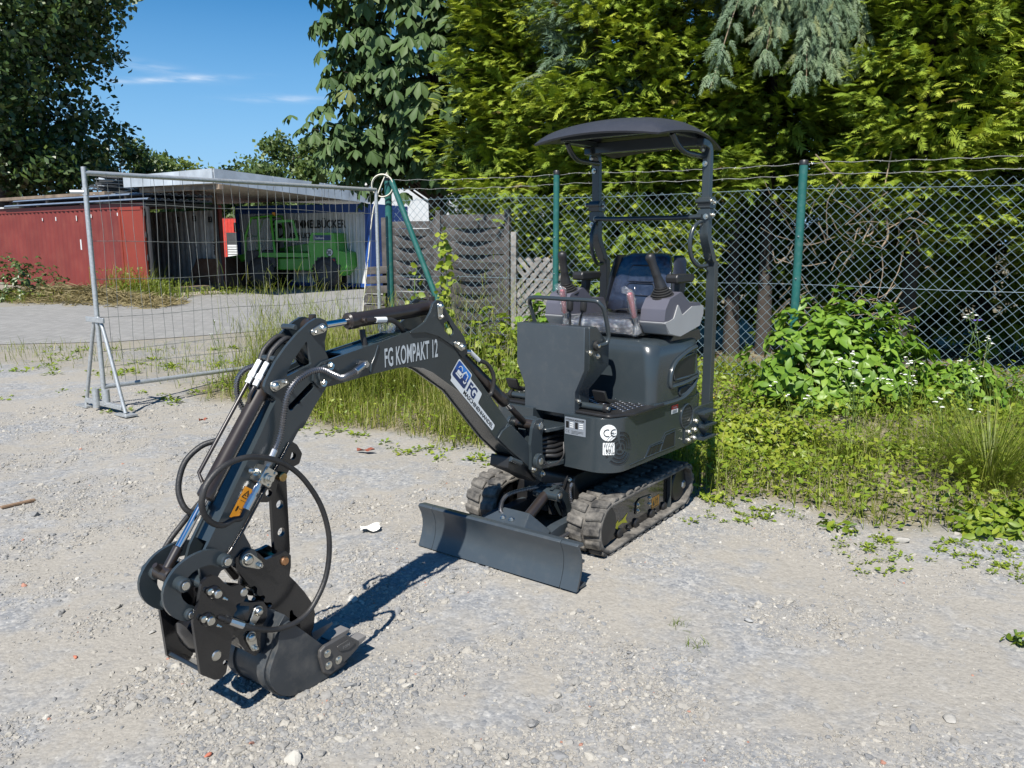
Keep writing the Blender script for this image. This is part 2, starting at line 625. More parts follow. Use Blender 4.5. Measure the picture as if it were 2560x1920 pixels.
def seatmat():
 m, nt, b = new_mat('wrapped_seat_vinyl')
 n1 = noise(nt, 9, 4, 0.5, dist=2.0)
 nt.links.new(ramp(nt, n1, [(0.3, (0.012, 0.016, 0.03)), (0.75, (0.035, 0.045, 0.075))]), b.inputs['Base Color'])
 b.inputs['Roughness'].default_value = 0.30
 b.inputs['Coat Weight'].default_value = 1.0
 b.inputs['Coat Roughness'].default_value = 0.10
 bm_ = nd(nt, 'ShaderNodeBump', Strength=0.8, Distance=0.012)
 nt.links.new(noise(nt, 16, 3, 0.55, dist=2.2), bm_.inputs['Height'])
 nt.links.new(bm_.outputs[0], b.inputs['Coat Normal'])
 return m
M['seat_wrapped'] = seatmat()
def trackframe_mat():
 m, nt, b = new_mat('glossy_black_track_frame')
 b.inputs['Base Color'].default_value = (0.008, 0.008, 0.008, 1)
 b.inputs['Roughness'].default_value = 0.16
 b.inputs['Coat Weight'].default_value = 0.5
 return m
M['trackframe'] = trackframe_mat()
EXC = empty('mini_excavator', (-0.0884, 3.5174, 0.0), math.radians(90 - 36.2),
 'dark grey compact tracked excavator with roof canopy standing on the gravel', 'excavator')
def W(a, b, z):
 return (a, -b, z)
UT = math.tan(math.radians(3.5))
def U(a, b, z):
 """upper structure: slewed a few degrees"""
 br = b + 0.008 + UT * (a - 0.45)
 ar = a - UT * b
 return (ar, -br, z)
def X(mb, name, mat, parent=EXC, fn=W, smooth=35, bevel=0.0, seg=2):
 return mb.build(name, mat, parent, smooth, bevel, seg, fn)
def decal(name, V, F, mapf, mat, parent):
 """flat print laid on a surface: mapf(u, v) -> point"""
 mb = MB()
 mb.add([mapf(*v) for v in V], F)
 me = mb.mesh(name, mat, None, recalc=False)
 o = link(bpy.data.objects.new(name, me))
 o.parent = parent
 return o
def rect(x0, y0, x1, y1, r=0.0):
 P = [(x0, y0), (x1, y0), (x1, y1), (x0, y1)]
 if r:
  P = rp(P, r)
 return P, [tuple(range(len(P)))]
def grid_rect(x0, y0, x1, y1, nx=8):
 V, F = [], []
 for i in range(nx + 1):
  x = x0 + (x1 - x0) * i / nx
  V += [(x, y0), (x, y1)]
 for i in range(nx):
  F.append((2 * i, 2 * i + 2, 2 * i + 3, 2 * i + 1))
 return V, F
def subdiv2d(V, F, maxlen):
 """split long edges so that a print can bend round a corner"""
 bm = bmesh.new()
 vs_ = [bm.verts.new((x, y, 0)) for x, y in V]
 for f in F:
  try:
   bm.faces.new([vs_[i] for i in f])
  except ValueError:
   pass
 bmesh.ops.triangulate(bm, faces=bm.faces)
 for _ in range(7):
  es = [e for e in bm.edges if e.calc_length() > maxlen]
  if not es:
   break
  bmesh.ops.subdivide_edges(bm, edges=es, cuts=1)
  bmesh.ops.triangulate(bm, faces=[f for f in bm.faces if len(f.verts) > 3])
 bm.verts.index_update()
 V2 = [(v.co.x, v.co.y) for v in bm.verts]
 F2 = [tuple(v.index for v in f.verts) for f in bm.faces]
 bm.free()
 return V2, F2
# ------------------------------------------------------------------ tracks
TRK = [(0.19, 0.376), (-0.436, -0.25)]
TA0, TA1, TH = 0.335, 1.415, 0.262     # belt running round these (without lugs)
def belt_path(n_arc=14):
 """closed stadium-like path of the belt (front idler larger, rear sprocket a bit raised)"""
 R1 = TH / 2
 R2 = 0.122
 c1 = (TA0 + R1, R1 + 0.004)
 c2 = (TA1 - R2, R2 + 0.018)
 return capsule(c1, c2, R1, R2, n_arc)
def path_frames(P, n):
 """n evenly spaced (point, tangent, outward normal) on a closed outline"""
 P = [Vector(p) for p in P]
 L = [(P[(i + 1) % len(P)] - P[i]).length for i in range(len(P))]
 tot = sum(L)
 out = []
 i, acc = 0, 0.0
 cen = Vector((0.87, 0.13))
 for k in range(n):
  s = tot * k / n
  while acc + L[i] < s:
   acc += L[i]
   i += 1
  t = (s - acc) / L[i]
  p = P[i].lerp(P[(i + 1) % len(P)], t)
  tg = (P[(i + 1) % len(P)] - P[i]).normalized()
  nm = Vector((tg.y, -tg.x))
  if nm.dot(p - cen) < 0:
   nm = -nm
  out.append((p, tg, nm))
 return out, tot
for (b0, b1) in TRK:
 side = 1 if b0 > 0 else -1
 outer, inner = (b1, b0) if side > 0 else (b0, b1)
 mb = MB()
 fr, tot = path_frames(smooth_poly(belt_path(), 1), 132)
 n = len(fr)
 prof = []
 V = []
 bs = [b0, b0 + 0.012, (b0 + b1) / 2 - 0.012, (b0 + b1) / 2 + 0.012, b1 - 0.012, b1]
 for (p, tg, nm) in fr:
  for j, bb in enumerate(bs):
   off = 0.0 if 0 < j < 5 else -0.006
   if j in (2, 3):
    off -= 0.003
   V.append((p.x + nm.x * off, bb, p.y + nm.y * off))
  for bb in bs[::-1]:
   V.append((p.x - nm.x * 0.022, bb, p.y - nm.y * 0.022))
 m_ = 12
 F = []
 for i in range(n):
  k = (i + 1) % n
  for j in range(m_):
   j2 = (j + 1) % m_
   F.append((i * m_ + j, i * m_ + j2, k * m_ + j2, k * m_ + j))
 mb.add(V, F)
 NL = 33
 lf, tot = path_frames(smooth_poly(belt_path(), 1), NL * 2)
 mid = (b0 + b1) / 2
 for i in range(NL):
  for row in (0, 1):
   p, tg, nm = lf[(2 * i + row) % (2 * NL)]
   lo, hi = (b0 + 0.001, mid - 0.006) if row == 0 else (mid + 0.006, b1 - 0.001)
   hh = 0.016
   la, lb = 0.030, 0.019
   V = []
   jit = [random.uniform(-0.0015, 0.0015) for _ in range(8)]
   for (bb, sc_) in ((lo, 0.92), (hi, 0.92)):
    skew = 0.008 if (bb == mid - 0.006 or bb == mid + 0.006) else -0.004
    for (t, h) in ((-la, 0), (-lb, hh), (lb, hh), (la, 0)):
     q = p + tg * (t * sc_ + skew) + nm * (h - 0.003 + (jit[0] if h else 0))
     V.append((q.x, bb, q.y))
   F = [(0, 1, 2, 3), (7, 6, 5, 4), (0, 4, 5, 1), (1, 5, 6, 2), (2, 6, 7, 3), (3, 7, 4, 0)]
   mb.add(V, F)
 X(mb, 'rubber_track', M['track'], smooth=40, bevel=0.005, seg=2)
 mb = MB()
 fo = side * (0.322 if side > 0 else 0.385)
 fi = inner + side * 0.03
 fa = rp([(0.40, 0.115), (0.425, 0.05), (0.455, 0.03), (1.175, 0.036), (1.175, 0.218), (0.52, 0.222), (0.45, 0.19)], 0.02)
 prism(mb, fa, min(fo, fi), max(fo, fi))
 tf = X(mb, 'track_frame', M['trackframe'], bevel=0.004)
 mb = MB()
 prism(mb, rp([(1.175, 0.055), (1.30, 0.07), (1.345, 0.12), (1.30, 0.19), (1.175, 0.205)], 0.02), min(fo - side * .05, fi), max(fo - side * .05, fi))
 X(mb, 'drive_bracket', M['black_satin'], tf, bevel=0.004)
 mb = MB()
 prism(mb, rp([(1.172, 0.035), (1.188, 0.035), (1.188, 0.222), (1.172, 0.222)], 0.003), min(fo, fo + side * .022), max(fo, fo + side * .022))
 X(mb, 'stiffener_rib', M['paint'], tf, bevel=0.002)
 mb = MB()
 lathe(mb, (1.352, fo - side * .05, 0.128), (0, side, 0), [(0, 0.055), (0.02, 0.055), (0.03, 0.03), (0.045, 0.03)], 20)
 X(mb, 'drive_hub', M['black_satin'], tf)
 mb = MB()
 lathe(mb, (1.352, fo - side * .003, 0.128), (0, side, 0), [(0, 0.026), (0.022, 0.026), (0.03, 0.02)], 6, ph=0.4)
 X(mb, 'hub_nut', M['steel'], tf, smooth=20)
 mb = MB()
 for (ca, cz, r) in ((1.293, 0.14, 0.092), (0.466, 0.135, 0.098)):
  cyl(mb, (ca, min(inner, outer) + 0.035, cz), (ca, max(inner, outer) - 0.035, cz), r, 24, ch=0.006)
 for ca in (0.62, 0.80, 0.98, 1.13):
  cyl(mb, (ca, min(inner, outer) + 0.04, 0.052), (ca, max(inner, outer) - 0.04, 0.052), 0.026, 14, ch=0.004)
 X(mb, 'rollers', M['black_satin'], tf)
 mb = MB()
 prism(mb, rp([(0.79, 0.10), (0.975, 0.10), (0.975, 0.165), (0.84, 0.178), (0.80, 0.165)], 0.01), min(fo, fo + side * 0.006), max(fo, fo + side * 0.006))
 cp = X(mb, 'cover_plate', M['trackframe'], tf, bevel=0.0015)
 for (ba, bz) in ((0.812, 0.118), (0.812, 0.150), (0.948, 0.118), (0.948, 0.152)):
  mb = MB()
  bolt(mb, (ba, fo + side * 0.006, bz), (0, side, 0), 0.008, 0.008)
  X(mb, 'bolt', M['zinc'], tf, smooth=20)
 for ba in (0.715, 1.027):
  mb = MB()
  bolt(mb, (ba, fo, 0.054), (0, side, 0), 0.010, 0.010)
  X(mb, 'roller_bolt', M['black_satin'], tf, smooth=20)
 if side > 0:
  mapf = lambda u, v: W(u, fo + 0.0015, v)
  V = [(0.571, 0.097), (0.612, 0.125), (0.612, 0.108), (0.655, 0.112), (0.711, 0.135), (0.690, 0.107), (0.711, 0.08), (0.655, 0.095), (0.612, 0.09), (0.612, 0.072)]
  tr_ = tessellate_polygon([[Vector((x, y, 0)) for x, y in V]])
  decal('direction_arrow', V, [tuple(t) for t in tr_], mapf, M['yellow_print'], tf)
  decal('warning_label', *rect(0.985, 0.075, 1.075, 0.137), mapf, M['orange_print'], tf)
  m2 = lambda u, v: W(u, fo + 0.0022, v)
  Vs, Fs = [], []
  for (x0, y0, x1, y1) in ((0.992, 0.079, 1.068, 0.0825), (1.03, 0.095, 1.036, 0.128), (1.04, 0.112, 1.062, 0.117), (1.048, 0.09, 1.054, 0.128)):
   v_, f_ = rect(x0, y0, x1, y1)
   Fs += [tuple(i + len(Vs) for i in f) for f in f_]
   Vs += v_
  Vs += [(0.995, 0.09), (1.022, 0.09), (1.0085, 0.122)]
  Fs.append((len(Vs) - 3, len(Vs) - 2, len(Vs) - 1))
  decal('label_print', Vs, Fs, m2, M['black_print'], tf)
# ------------------------------------------------------------------ undercarriage
mb = MB()
prism(mb, rp([(0.50, 0.20), (0.50, 0.345), (1.25, 0.345), (1.25, 0.20)], 0.03), -0.18, 0.13)
prism(mb, [(0.56, 0.10), (0.56, 0.25), (1.18, 0.25), (1.18, 0.10)], -0.27, 0.21)
uc = X(mb, 'undercarriage', M['black_satin'], bevel=0.006)
for (bb, zz) in ((0.105, 0.33), (0.105, 0.235), (-0.14, 0.31), (-0.14, 0.24)):
 mb = MB()
 bolt(mb, (0.50, bb, zz - 0.01), (-1, 0, 0), 0.010, 0.009)
 X(mb, 'bolt', M['zinc'], uc, smooth=20)
mb = MB()
cyl(mb, (0.88, -0.005, 0.34), (0.88, -0.005, 0.42), 0.21, 36, ch=0.004)
X(mb, 'slew_ring', M['black_satin'])
mb = MB()
for bb in (0.02, 0.10):
 prism(mb, rp([(0.30, 0.315), (0.375, 0.33), (0.44, 0.14), (0.56, 0.10), (0.56, 0.22), (0.45, 0.27), (0.40, 0.315)], 0.015), bb, bb + 0.018)
X(mb, 'cylinder_mount', M['paint'], bevel=0.002)
mb = MB()
cyl(mb, (0.345, 0.0, 0.285), (0.345, 0.145, 0.285), 0.03, 18, ch=0.004)
cyl(mb, (0.345, 0.12, 0.285), (0.345, 0.152, 0.285), 0.016, 14, ch=0.003, mi=1)
X(mb, 'mount_pin', [M['paint'], M['zinc']])
mb = MB()
cyl(mb, (0.345, 0.07, 0.285), (0.20, 0.06, 0.205), 0.026, 16, ch=0.003, mi=0)
cyl(mb, (0.22, 0.062, 0.216), (0.13, 0.055, 0.167), 0.017, 14, mi=1)
X(mb, 'dozer_cylinder', [M['cylpaint'], M['chrome']])
for (bs_, be) in ((0.14, 0.155), (-0.20, -0.215)):
 mb = MB()
 prism(mb, rp([(0.055, 0.055), (0.055, 0.115), (0.30, 0.15), (0.62, 0.15), (0.62, 0.09), (0.30, 0.09)], 0.012), min(bs_, be) - 0.018, max(bs_, be) + 0.018)
 X(mb, 'dozer_arm', M['paint_dusty'], bevel=0.004)
prof_f = [(-0.012, 0.004), (0.000, 0.03), (0.014, 0.065), (0.022, 0.10), (0.022, 0.135), (0.012, 0.172), (-0.004, 0.203), (-0.008, 0.212), (0.004, 0.220), (0.045, 0.214)]
blade = None
for (x0, x1) in ((-0.463, -0.376), (-0.374, 0.374), (0.376, 0.463)):
 mb = MB()
 back = [(a + 0.016, z) for a, z in prof_f[:7]] + [(0.010, 0.204), (0.045, 0.200)]
 prism(mb, prof_f + back[::-1], x0, x1)
 if blade is None:
  blade = X(mb, 'dozer_blade', M['paint_dusty'], smooth=50, bevel=0.0015)
  first = blade
 else:
  X(mb, 'blade_sheet', M['paint_dusty'], blade, smooth=50, bevel=0.0015)
for (z0, z1, d) in ((0.002, 0.016, 0.085), (0.115, 0.127, 0.07)):
 mb = MB()
 prism(mb, [(-0.455, 0.012), (0.455, 0.012), (0.455, d), (0.43, d + 0.006), (-0.43, d + 0.006), (-0.455, d)], z0, z1,
 plane='ab') if False else box(mb, (0.03 if z0 < .1 else .037, -0.455, z0), (d, 0.455, z1))
 X(mb, 'back_rib', M['paint_dusty'], blade, bevel=0.002)
mb = MB()
V = [(0.030, -0.12, 0.195), (0.030, 0.145, 0.195), (0.150, -0.045, 0.245), (0.150, 0.100, 0.245),
 (0.225, 0.175, 0.150), (0.225, -0.13, 0.150), (0.10, 0.195, 0.10), (0.10, -0.16, 0.10), (0.03, 0.16, 0.08), (0.03, -0.14, 0.08)]
F = [(0, 1, 3, 2), (2, 3, 4, 5), (1, 6, 4, 3), (0, 2, 5, 7), (1, 8, 6), (0, 7, 9), (8, 9, 7, 6), (6, 7, 5, 4), (0, 9, 8, 1)]
mb.add(V, F)
br = X(mb, 'blade_bracket', M['paint_dusty'], bevel=0.004)
for bb in (-0.005, 0.045):
 mb = MB()
 bolt(mb, (0.085, bb, 0.2185), (-0.38, 0, 0.92), 0.010, 0.010)
 X(mb, 'bolt', M['zinc'], br, smooth=20)
for pts in ([(0.115, -0.03, 0.22), (0.125, -0.05, 0.245), (0.20, -0.06, 0.29), (0.33, 0.02, 0.31), (0.47, 0.08, 0.30)],
 [(0.20, 0.16, 0.12), (0.24, 0.19, 0.105), (0.34, 0.21, 0.12), (0.44, 0.21, 0.16)],
 [(0.50, 0.115, 0.30), (0.455, 0.135, 0.285), (0.44, 0.15, 0.24), (0.46, 0.16, 0.19)]):
 mb = MB()
 spring_tube(mb, spline(pts, 10), 0.0095, 0.0085)
 X(mb, 'guarded_hose', M['spring'], smooth=30)
# ------------------------------------------------------------------ upper structure: platform
PF, PR, PHW = 0.43, 1.47, 0.385
FR_, RR_ = 0.125, 0.22
def plat_outline(n=10):
 """front-left notch edge -> right side -> rear -> left -> front right; returns points (a, b)"""
 P = []
 def arc(ca, cb, r, a0, a1):
  for k in range(n + 1):
   t = math.radians(a0 + (a1 - a0) * k / n)
   P.append((ca + r * math.cos(t), cb + r * math.sin(t)))
 arc(PF + FR_, PHW - FR_, FR_, 180, 90)
 arc(PR - RR_, PHW - RR_, RR_, 90, 0)
 arc(PR - RR_, -PHW + RR_, RR_, 0, -90)
 arc(PF + FR_, -PHW + FR_, FR_, -90, -180)
 return P
NOTCH = [(PF, -0.085), (PF + 0.15, -0.075), (PF + 0.15, 0.095), (PF, 0.108)]
OUT = plat_outline()
mb = MB()
prism(mb, OUT + NOTCH, 0.412, 0.678, plane='ab')
PLAT = X(mb, 'base_platform', M['paint'], fn=U, bevel=0.007, seg=3, smooth=40)
SEG = [Vector((PF, 0.108))] + [Vector(p) for p in OUT]
def on_platform(s, z, off=0.0015):
 """point on the platform's outer wall; s measured from the notch edge"""
 acc = 0.0
 for i in range(len(SEG) - 1):
  L = (SEG[i + 1] - SEG[i]).length
  if acc + L >= s or i == len(SEG) - 2:
   t = (s - acc) / max(L, 1e-9)
   p = SEG[i].lerp(SEG[i + 1], t)
   d = (SEG[i + 1] - SEG[i]).normalized()
   nm = Vector((-d.y, d.x))
   p = p + nm * off
   return U(p.x, p.y, z)
  acc += L
 return U(SEG[-1].x, SEG[-1].y, z)
S_CORNER = (PHW - FR_) - 0.108            # where the arc starts
S_SIDE = S_CORNER + FR_ * math.pi / 2     # where the flat side starts
def s_of_a(a):
 return S_SIDE + (a - (PF + FR_))
def print_on_platform(name, V, F, s0, z0, mat, off=0.0015, maxlen=0.008):
 V, F = subdiv2d(V, F, maxlen)
 return decal(name, V, F, lambda u, v: on_platform(s0 + u, z0 + v, off), mat, PLAT)
print_on_platform('ce_badge', circ(0, 0, 0.040, 32), [tuple(range(32))], S_CORNER + 0.092, 0.588 + 0.022, M['white_print'])
def arc_stroke(cx, cy, r, a0, a1, w, n=14):
 V, F = [], []
 for k in range(n + 1):
  t = math.radians(a0 + (a1 - a0) * k / n)
  V += [(cx + (r - w / 2) * math.cos(t), cy + (r - w / 2) * math.sin(t)), (cx + (r + w / 2) * math.cos(t), cy + (r + w / 2) * math.sin(t))]
 for k in range(n):
  F.append((2 * k, 2 * k + 1, 2 * k + 3, 2 * k + 2))
 return V, F
def join2(*parts):
 V, F = [], []
 for v, f in parts:
  F += [tuple(i + len(V) for i in q) for q in f]
  V += list(v)
 return V, F
ceV, ceF = join2(arc_stroke(-0.006, 0, 0.0165, 62, 298, 0.0042), arc_stroke(0.026, 0, 0.0165, 68, 292, 0.0042), rect(0.0105, -0.0021, 0.0245, 0.0021))
print_on_platform('ce_lettering', ceV, ceF, S_CORNER + 0.092, 0.610, M['black_print'], 0.0042)
print_on_platform('noise_label', *rect(-0.026, -0.030, 0.030, 0.030, 0.004), S_CORNER + 0.092, 0.532, M['white_print'])
t1 = text_polys('93', 0.030, sx=0.85)
t2 = text_polys('dB', 0.012)
t3 = text_polys('L', 0.014)
t4 = text_polys('WA', 0.007)
allv = join2(([(x - 0.014, y - 0.022) for x, y in t1[0]], t1[1]), ([(x + 0.016, y - 0.024) for x, y in t2[0]], t2[1]),
 ([(x + 0.002, y + 0.012) for x, y in t3[0]], t3[1]), ([(x + 0.009, y + 0.011) for x, y in t4[0]], t4[1]),
 arc_stroke(-0.013, 0.017, 0.006, 0, 360, 0.0012), rect(-0.0185, 0.0165, -0.0075, 0.0175), arc_stroke(-0.021, 0.017, 0.004, -60, 60, 0.001))
print_on_platform('noise_label_print', allv[0], allv[1], S_CORNER + 0.092, 0.532, M['black_print'], 0.0042)
print_on_platform('identification_plate', *rect(0.006, 0.578, 0.128, 0.664, 0.003), 0.0, 0.0, M['silver_print'])
bl = []
for (x0, y0, x1, y1) in ((0.012, 0.610, 0.030, 0.643), (0.066, 0.610, 0.083, 0.643)):
 bl.append(rect(x0, y0, x1, y1))
wl_ = []
for (x0, x1) in ((0.037, 0.057), (0.090, 0.114)):
 for y in (0.615, 0.625, 0.635):
  wl_.append(rect(x0, y, x1, y + 0.0045))
hd = text_polys('HYDRAULIKBAGGER', 0.0125, bold=0.0004, sx=0.95)
hd = ([(x + 0.010, y + 0.648) for x, y in hd[0]], hd[1])
ce2 = join2(arc_stroke(0.018, 0.594, 0.006, 60, 300, 0.0016), arc_stroke(0.031, 0.594, 0.006, 60, 300, 0.0016), rect(0.026, 0.5933, 0.031, 0.5947))
small = [rect(0.045, 0.597 - 0.006 * k, 0.045 + (0.07 if k < 2 else 0.04), 0.5985 - 0.006 * k) for k in range(3)]
pv = join2(*bl, ce2, hd, *small)
print_on_platform('plate_print', pv[0], pv[1], 0.0, 0.0, M['black_print'], 0.0022)
for pw in wl_:
 print_on_platform('plate_value', pw[0], pw[1], 0.0, 0.0, M['white_print'], 0.0022)
sA = s_of_a(1.026)
print_on_platform('warning_label', *rect(-0.035, 0.617, 0.035, 0.661), sA, 0.0, M['white_print'])
print_on_platform('warning_label_head', *rect(-0.035, 0.640, 0.035, 0.661), sA, 0.0, M['red_print'], 0.0021)
t5 = text_polys('DANGER', 0.009, sx=0.8)
print_on_platform('warning_label_print', [(x * 1.4 - 0.020, y * 1.2 + 0.646) for x, y in t5[0]], t5[1], sA, 0.0, M['white_print'], 0.0028)
print_on_platform('warning_label_lines', *join2(*[rect(-0.028, 0.621 + 0.006 * k, 0.024, 0.6235 + 0.006 * k) for k in range(3)]), sA, 0.0, M['black_print'], 0.0028)
def meshmat(name, fg, bg, scale, thr):
 """perforated sheet: fine punched holes in a thin black sheet (a flat print-scale pattern)"""
 m, nt, b = new_mat(name)
 uv = nd(nt, 'ShaderNodeAttribute', attribute_name='uvw')
 v = nd(nt, 'ShaderNodeTexVoronoi', Scale=scale, Randomness=0.0)
 v.voronoi_dimensions = '2D'
 nt.links.new(uv.outputs['Vector'], v.inputs['Vector'])
 c = ramp(nt, v.outputs['Distance'], [(thr - 0.04, bg), (thr + 0.04, fg)])
 nt.links.new(c, b.inputs['Base Color'])
 b.inputs['Roughness'].default_value = 0.45
 return m
M['perf'] = meshmat('perforated_black_sheet', (0.014, 0.015, 0.017), (0.001, 0.001, 0.001), 150, 0.36)
M['perf_big'] = meshmat('perforated_sheet_large_holes', (0.04, 0.046, 0.052), (0.001, 0.001, 0.001), 62, 0.40)
def uvdecal(name, V, F, mapf, mat, parent, maxlen=0.02):
 V, F = subdiv2d(V, F, maxlen)
 o = decal(name, V, F, mapf, mat, parent)
 at = o.data.attributes.new('uvw', 'FLOAT_VECTOR', 'POINT')
 at.data.foreach_set('vector', np.array([(x, y, 0) for x, y in V], np.float32).ravel())
 return o
ang = 8
SV = s_of_a(0.512)
ZV = 0.530
slots = []
for (r, w) in ((0.076, 0.0115), (0.056, 0.0115), (0.037, 0.012)):
 for k in range(3):
  slots.append(arc_stroke(0, 0, r, 100 + 120 * k + ang, 220 + 120 * k - ang, w, 16))
for k in range(3):
 a0 = 125 + 120 * k
 slots.append(arc_stroke(0, 0, 0.017, a0 - 25, a0 + 55, 0.012, 8))
sv = join2(*slots)
uvdecal('vent_slots', sv[0], sv[1], lambda u, v: on_platform(SV + u * 1.0, ZV + v, 0.0012), M['perf'], PLAT, 0.02)
mbv = MB()
for (r, w) in ((0.076, 0.0115), (0.056, 0.0115), (0.037, 0.012)):
 for k in range(3):
  for rr in (r - w / 2, r + w / 2):
   pts = [on_platform(SV + rr * math.cos(math.radians(t)), ZV + rr * math.sin(math.radians(t)), 0.0012) for t in np.linspace(100 + 120 * k + ang, 220 + 120 * k - ang, 18)]
   tube(mbv, pts, 0.0014, 5)
mbv.build('vent_rim', M['paint'], PLAT, 50)
mb_l = []
base0 = s_of_a(0.745)
quads = []
for k in range(3):
 x = 0.0 + 0.045 * k
 quads.append(([(x + .004, 0.445), (x + 0.036, 0.445), (x + 0.066, 0.480), (x + 0.034, 0.480)], [(0, 1, 2, 3)]))
big = ([(0.148, 0.445), (0.290, 0.443), (0.288, 0.516), (0.195, 0.510)], [(0, 1, 2, 3)])
lv = join2(*quads, big)
uvdecal('louvre', lv[0], lv[1], lambda u, v: on_platform(base0 + u, v, 0.0012), M['perf'], PLAT, 0.03)
mbv = MB()
for line in ([(-0.155, 0.434), (-0.012, 0.436), (0.030, 0.492), (0.150, 0.494), (0.185, 0.530), (0.295, 0.532)],
 [(0.0, 0.439), (0.13, 0.440), (0.296, 0.438), (0.294, 0.521), (0.191, 0.515), (0.142, 0.440)],
 [(-0.002, 0.441), (0.036, 0.484), (0.165, 0.484)]):
 pts = [on_platform(base0 + u, v, 0.0008) for u, v in line]
 tube(mbv, pts, 0.0022, 5)
mbv.build('louvre_crease', M['paint'], PLAT, 50)
SO = s_of_a(1.163)
ov = [(0.060 * math.cos(2 * math.pi * k / 28), 0.062 * math.sin(2 * math.pi * k / 28)) for k in range(28)]
uvdecal('outlet_mesh', ov, [tuple(range(28))], lambda u, v: on_platform(SO + u, 0.578 + v, 0.0012), M['perf_big'], PLAT, 0.03)
mbv = MB()
tube(mbv, [on_platform(SO + 0.066 * math.cos(2 * math.pi * k / 28), 0.578 + 0.066 * math.sin(2 * math.pi * k / 28), 0.002) for k in range(29)], 0.005, 6)
mbv.build('outlet_rim', M['paint'], PLAT, 50)
mb = MB()
box(mb, (0.50, -0.10, 0.415), (0.60, 0.12, 0.44))
prism(mb, rp([(0.33, -0.05), (0.33, 0.075), (0.46, 0.10), (0.60, 0.10), (0.60, -0.075), (0.46, -0.075)], 0.03), 0.592, 0.612, plane='ab')
prism(mb, rp([(0.30, -0.045), (0.30, 0.07), (0.46, 0.10), (0.60, 0.10), (0.60, -0.075), (0.46, -0.075)], 0.03), 0.415, 0.440, plane='ab')
box(mb, (0.505, -0.08, 0.635), (0.58, 0.10, 0.66))
X(mb, 'swing_mount', M['paint'], fn=U, bevel=0.004)
for k in range(5):
 mb = MB()
 z = 0.46 + 0.022 * k
 tube(mb, spline([(0.31, -0.03 + 0.012 * k, z), (0.36, 0.05, z + 0.01), (0.42, 0.085 - 0.01 * k, z + 0.006), (0.56, 0.06, z + 0.01)], 8), 0.0105, 8)
 X(mb, 'swivel_hose', M['hose'], fn=U, smooth=60)
mb = MB()
tube(mb, spline([(0.30, 0.06, 0.505), (0.31, 0.085, 0.455), (0.34, 0.11, 0.435), (0.40, 0.125, 0.47), (0.44, 0.10, 0.53)], 10), 0.0042, 6)
X(mb, 'cable', M['hose'], fn=U, smooth=60)
mb = MB()
FL = rp([(0.46, -0.355), (0.46, 0.345), (0.60, 0.405), (0.90, 0.405), (0.90, -0.405), (0.60, -0.405)], 0.03)
prism(mb, FL, 0.679, 0.693, plane='ab')
fl = X(mb, 'floor_mat', M['black_satin'], fn=U, bevel=0.004)
mb = MB()
for i in range(12):
 for j in range(26):
  a0, b0 = 0.60 + 0.022 * i, -0.36 + 0.028 * j
  if abs(b0) < 0.13 and a0 < 0.68:
   continue
  q = Matrix.Rotation(math.radians(35 if (i + j) % 2 else -35), 2)
  V = []
  for (x, y, z) in ((-0.011, 0, 0), (0, -0.0028, 0), (0.011, 0, 0), (0, 0.0028, 0), (-0.007, 0, 0.0022), (0.007, 0, 0.0022)):
   p = q @ Vector((x, y))
   V.append((a0 + p.x, b0 + p.y, 0.6925 + z))
  mb.add(V, [(0, 1, 5, 4), (1, 2, 5), (2, 3, 4, 5), (3, 0, 4)])
pl = X(mb, 'tread_pattern', M['steel'], fl, fn=U, smooth=20)
pl['kind'] = 'stuff'
for s in (1, -1):
 mb = MB()
 cyl(mb, (0.515, s * 0.15, 0.712), (0.515, s * 0.285, 0.712), 0.0165, 16, ch=0.002)
 cyl(mb, (0.515, s * 0.285, 0.712), (0.515, s * 0.305, 0.712), 0.024, 16, ch=0.003, mi=1)
 lathe(mb, (0.515, s * 0.305, 0.712), (0, s, 0), [(0, 0.011), (0.006, 0.011), (0.008, 0.008)], 6, mi=2)
 pd = X(mb, 'pedal_shaft', [M['paint'], M['black_satin'], M['zinc']], fn=U)
 mb = MB()
 pr = [(0.475, 0.800), (0.490, 0.803), (0.510, 0.765), (0.540, 0.745), (0.60, 0.742), (0.60, 0.734), (0.535, 0.732), (0.500, 0.750)]
 prism(mb, pr, min(s * 0.235, s * 0.305), max(s * 0.235, s * 0.305))
 X(mb, 'foot_pedal', M['black_satin'], pd, fn=U, bevel=0.003)
# ------------------------------------------------------------------ console
prof = [(-0.206, 1.100), (0.206, 1.100), (0.206, 0.895), (0.155, 0.785), (0.155, 0.668), (-0.155, 0.668), (-0.155, 0.785), (-0.206, 0.895)]
def loft_bz(mb, levels, prof):
 V, F = [], []
 for (a_of, sc_) in levels:
  for (b, z) in prof:
   V.append((a_of(z), b * sc_, z))
 n = len(prof)
 for j in range(len(levels) - 1):
  for i in range(n):
   k = (i + 1) % n
   F.append((j * n + i, j * n + k, (j + 1) * n + k, (j + 1) * n + i))
 F.append(tuple(range(n)))
 F.append(tuple(range(len(levels) * n - 1, (len(levels) - 1) * n - 1, -1)))
 mb.add(V, F)
def console_half(pf, lo_fn, hi_fn):
 mb = MB()
 V = [(lo_fn(z), b, z) for b, z in pf] + [(hi_fn(z), b, z) for b, z in pf]
 n = len(pf)
 tr_ = tessellate_polygon([[Vector((b, z, 0)) for b, z in pf]])
 F = [tuple(t) for t in tr_] + [tuple(i + n for i in t[::-1]) for t in tr_]
 F += [(i, (i + 1) % n, (i + 1) % n + n, i + n) for i in range(n)]
 mb.add(V, F)
 return mb
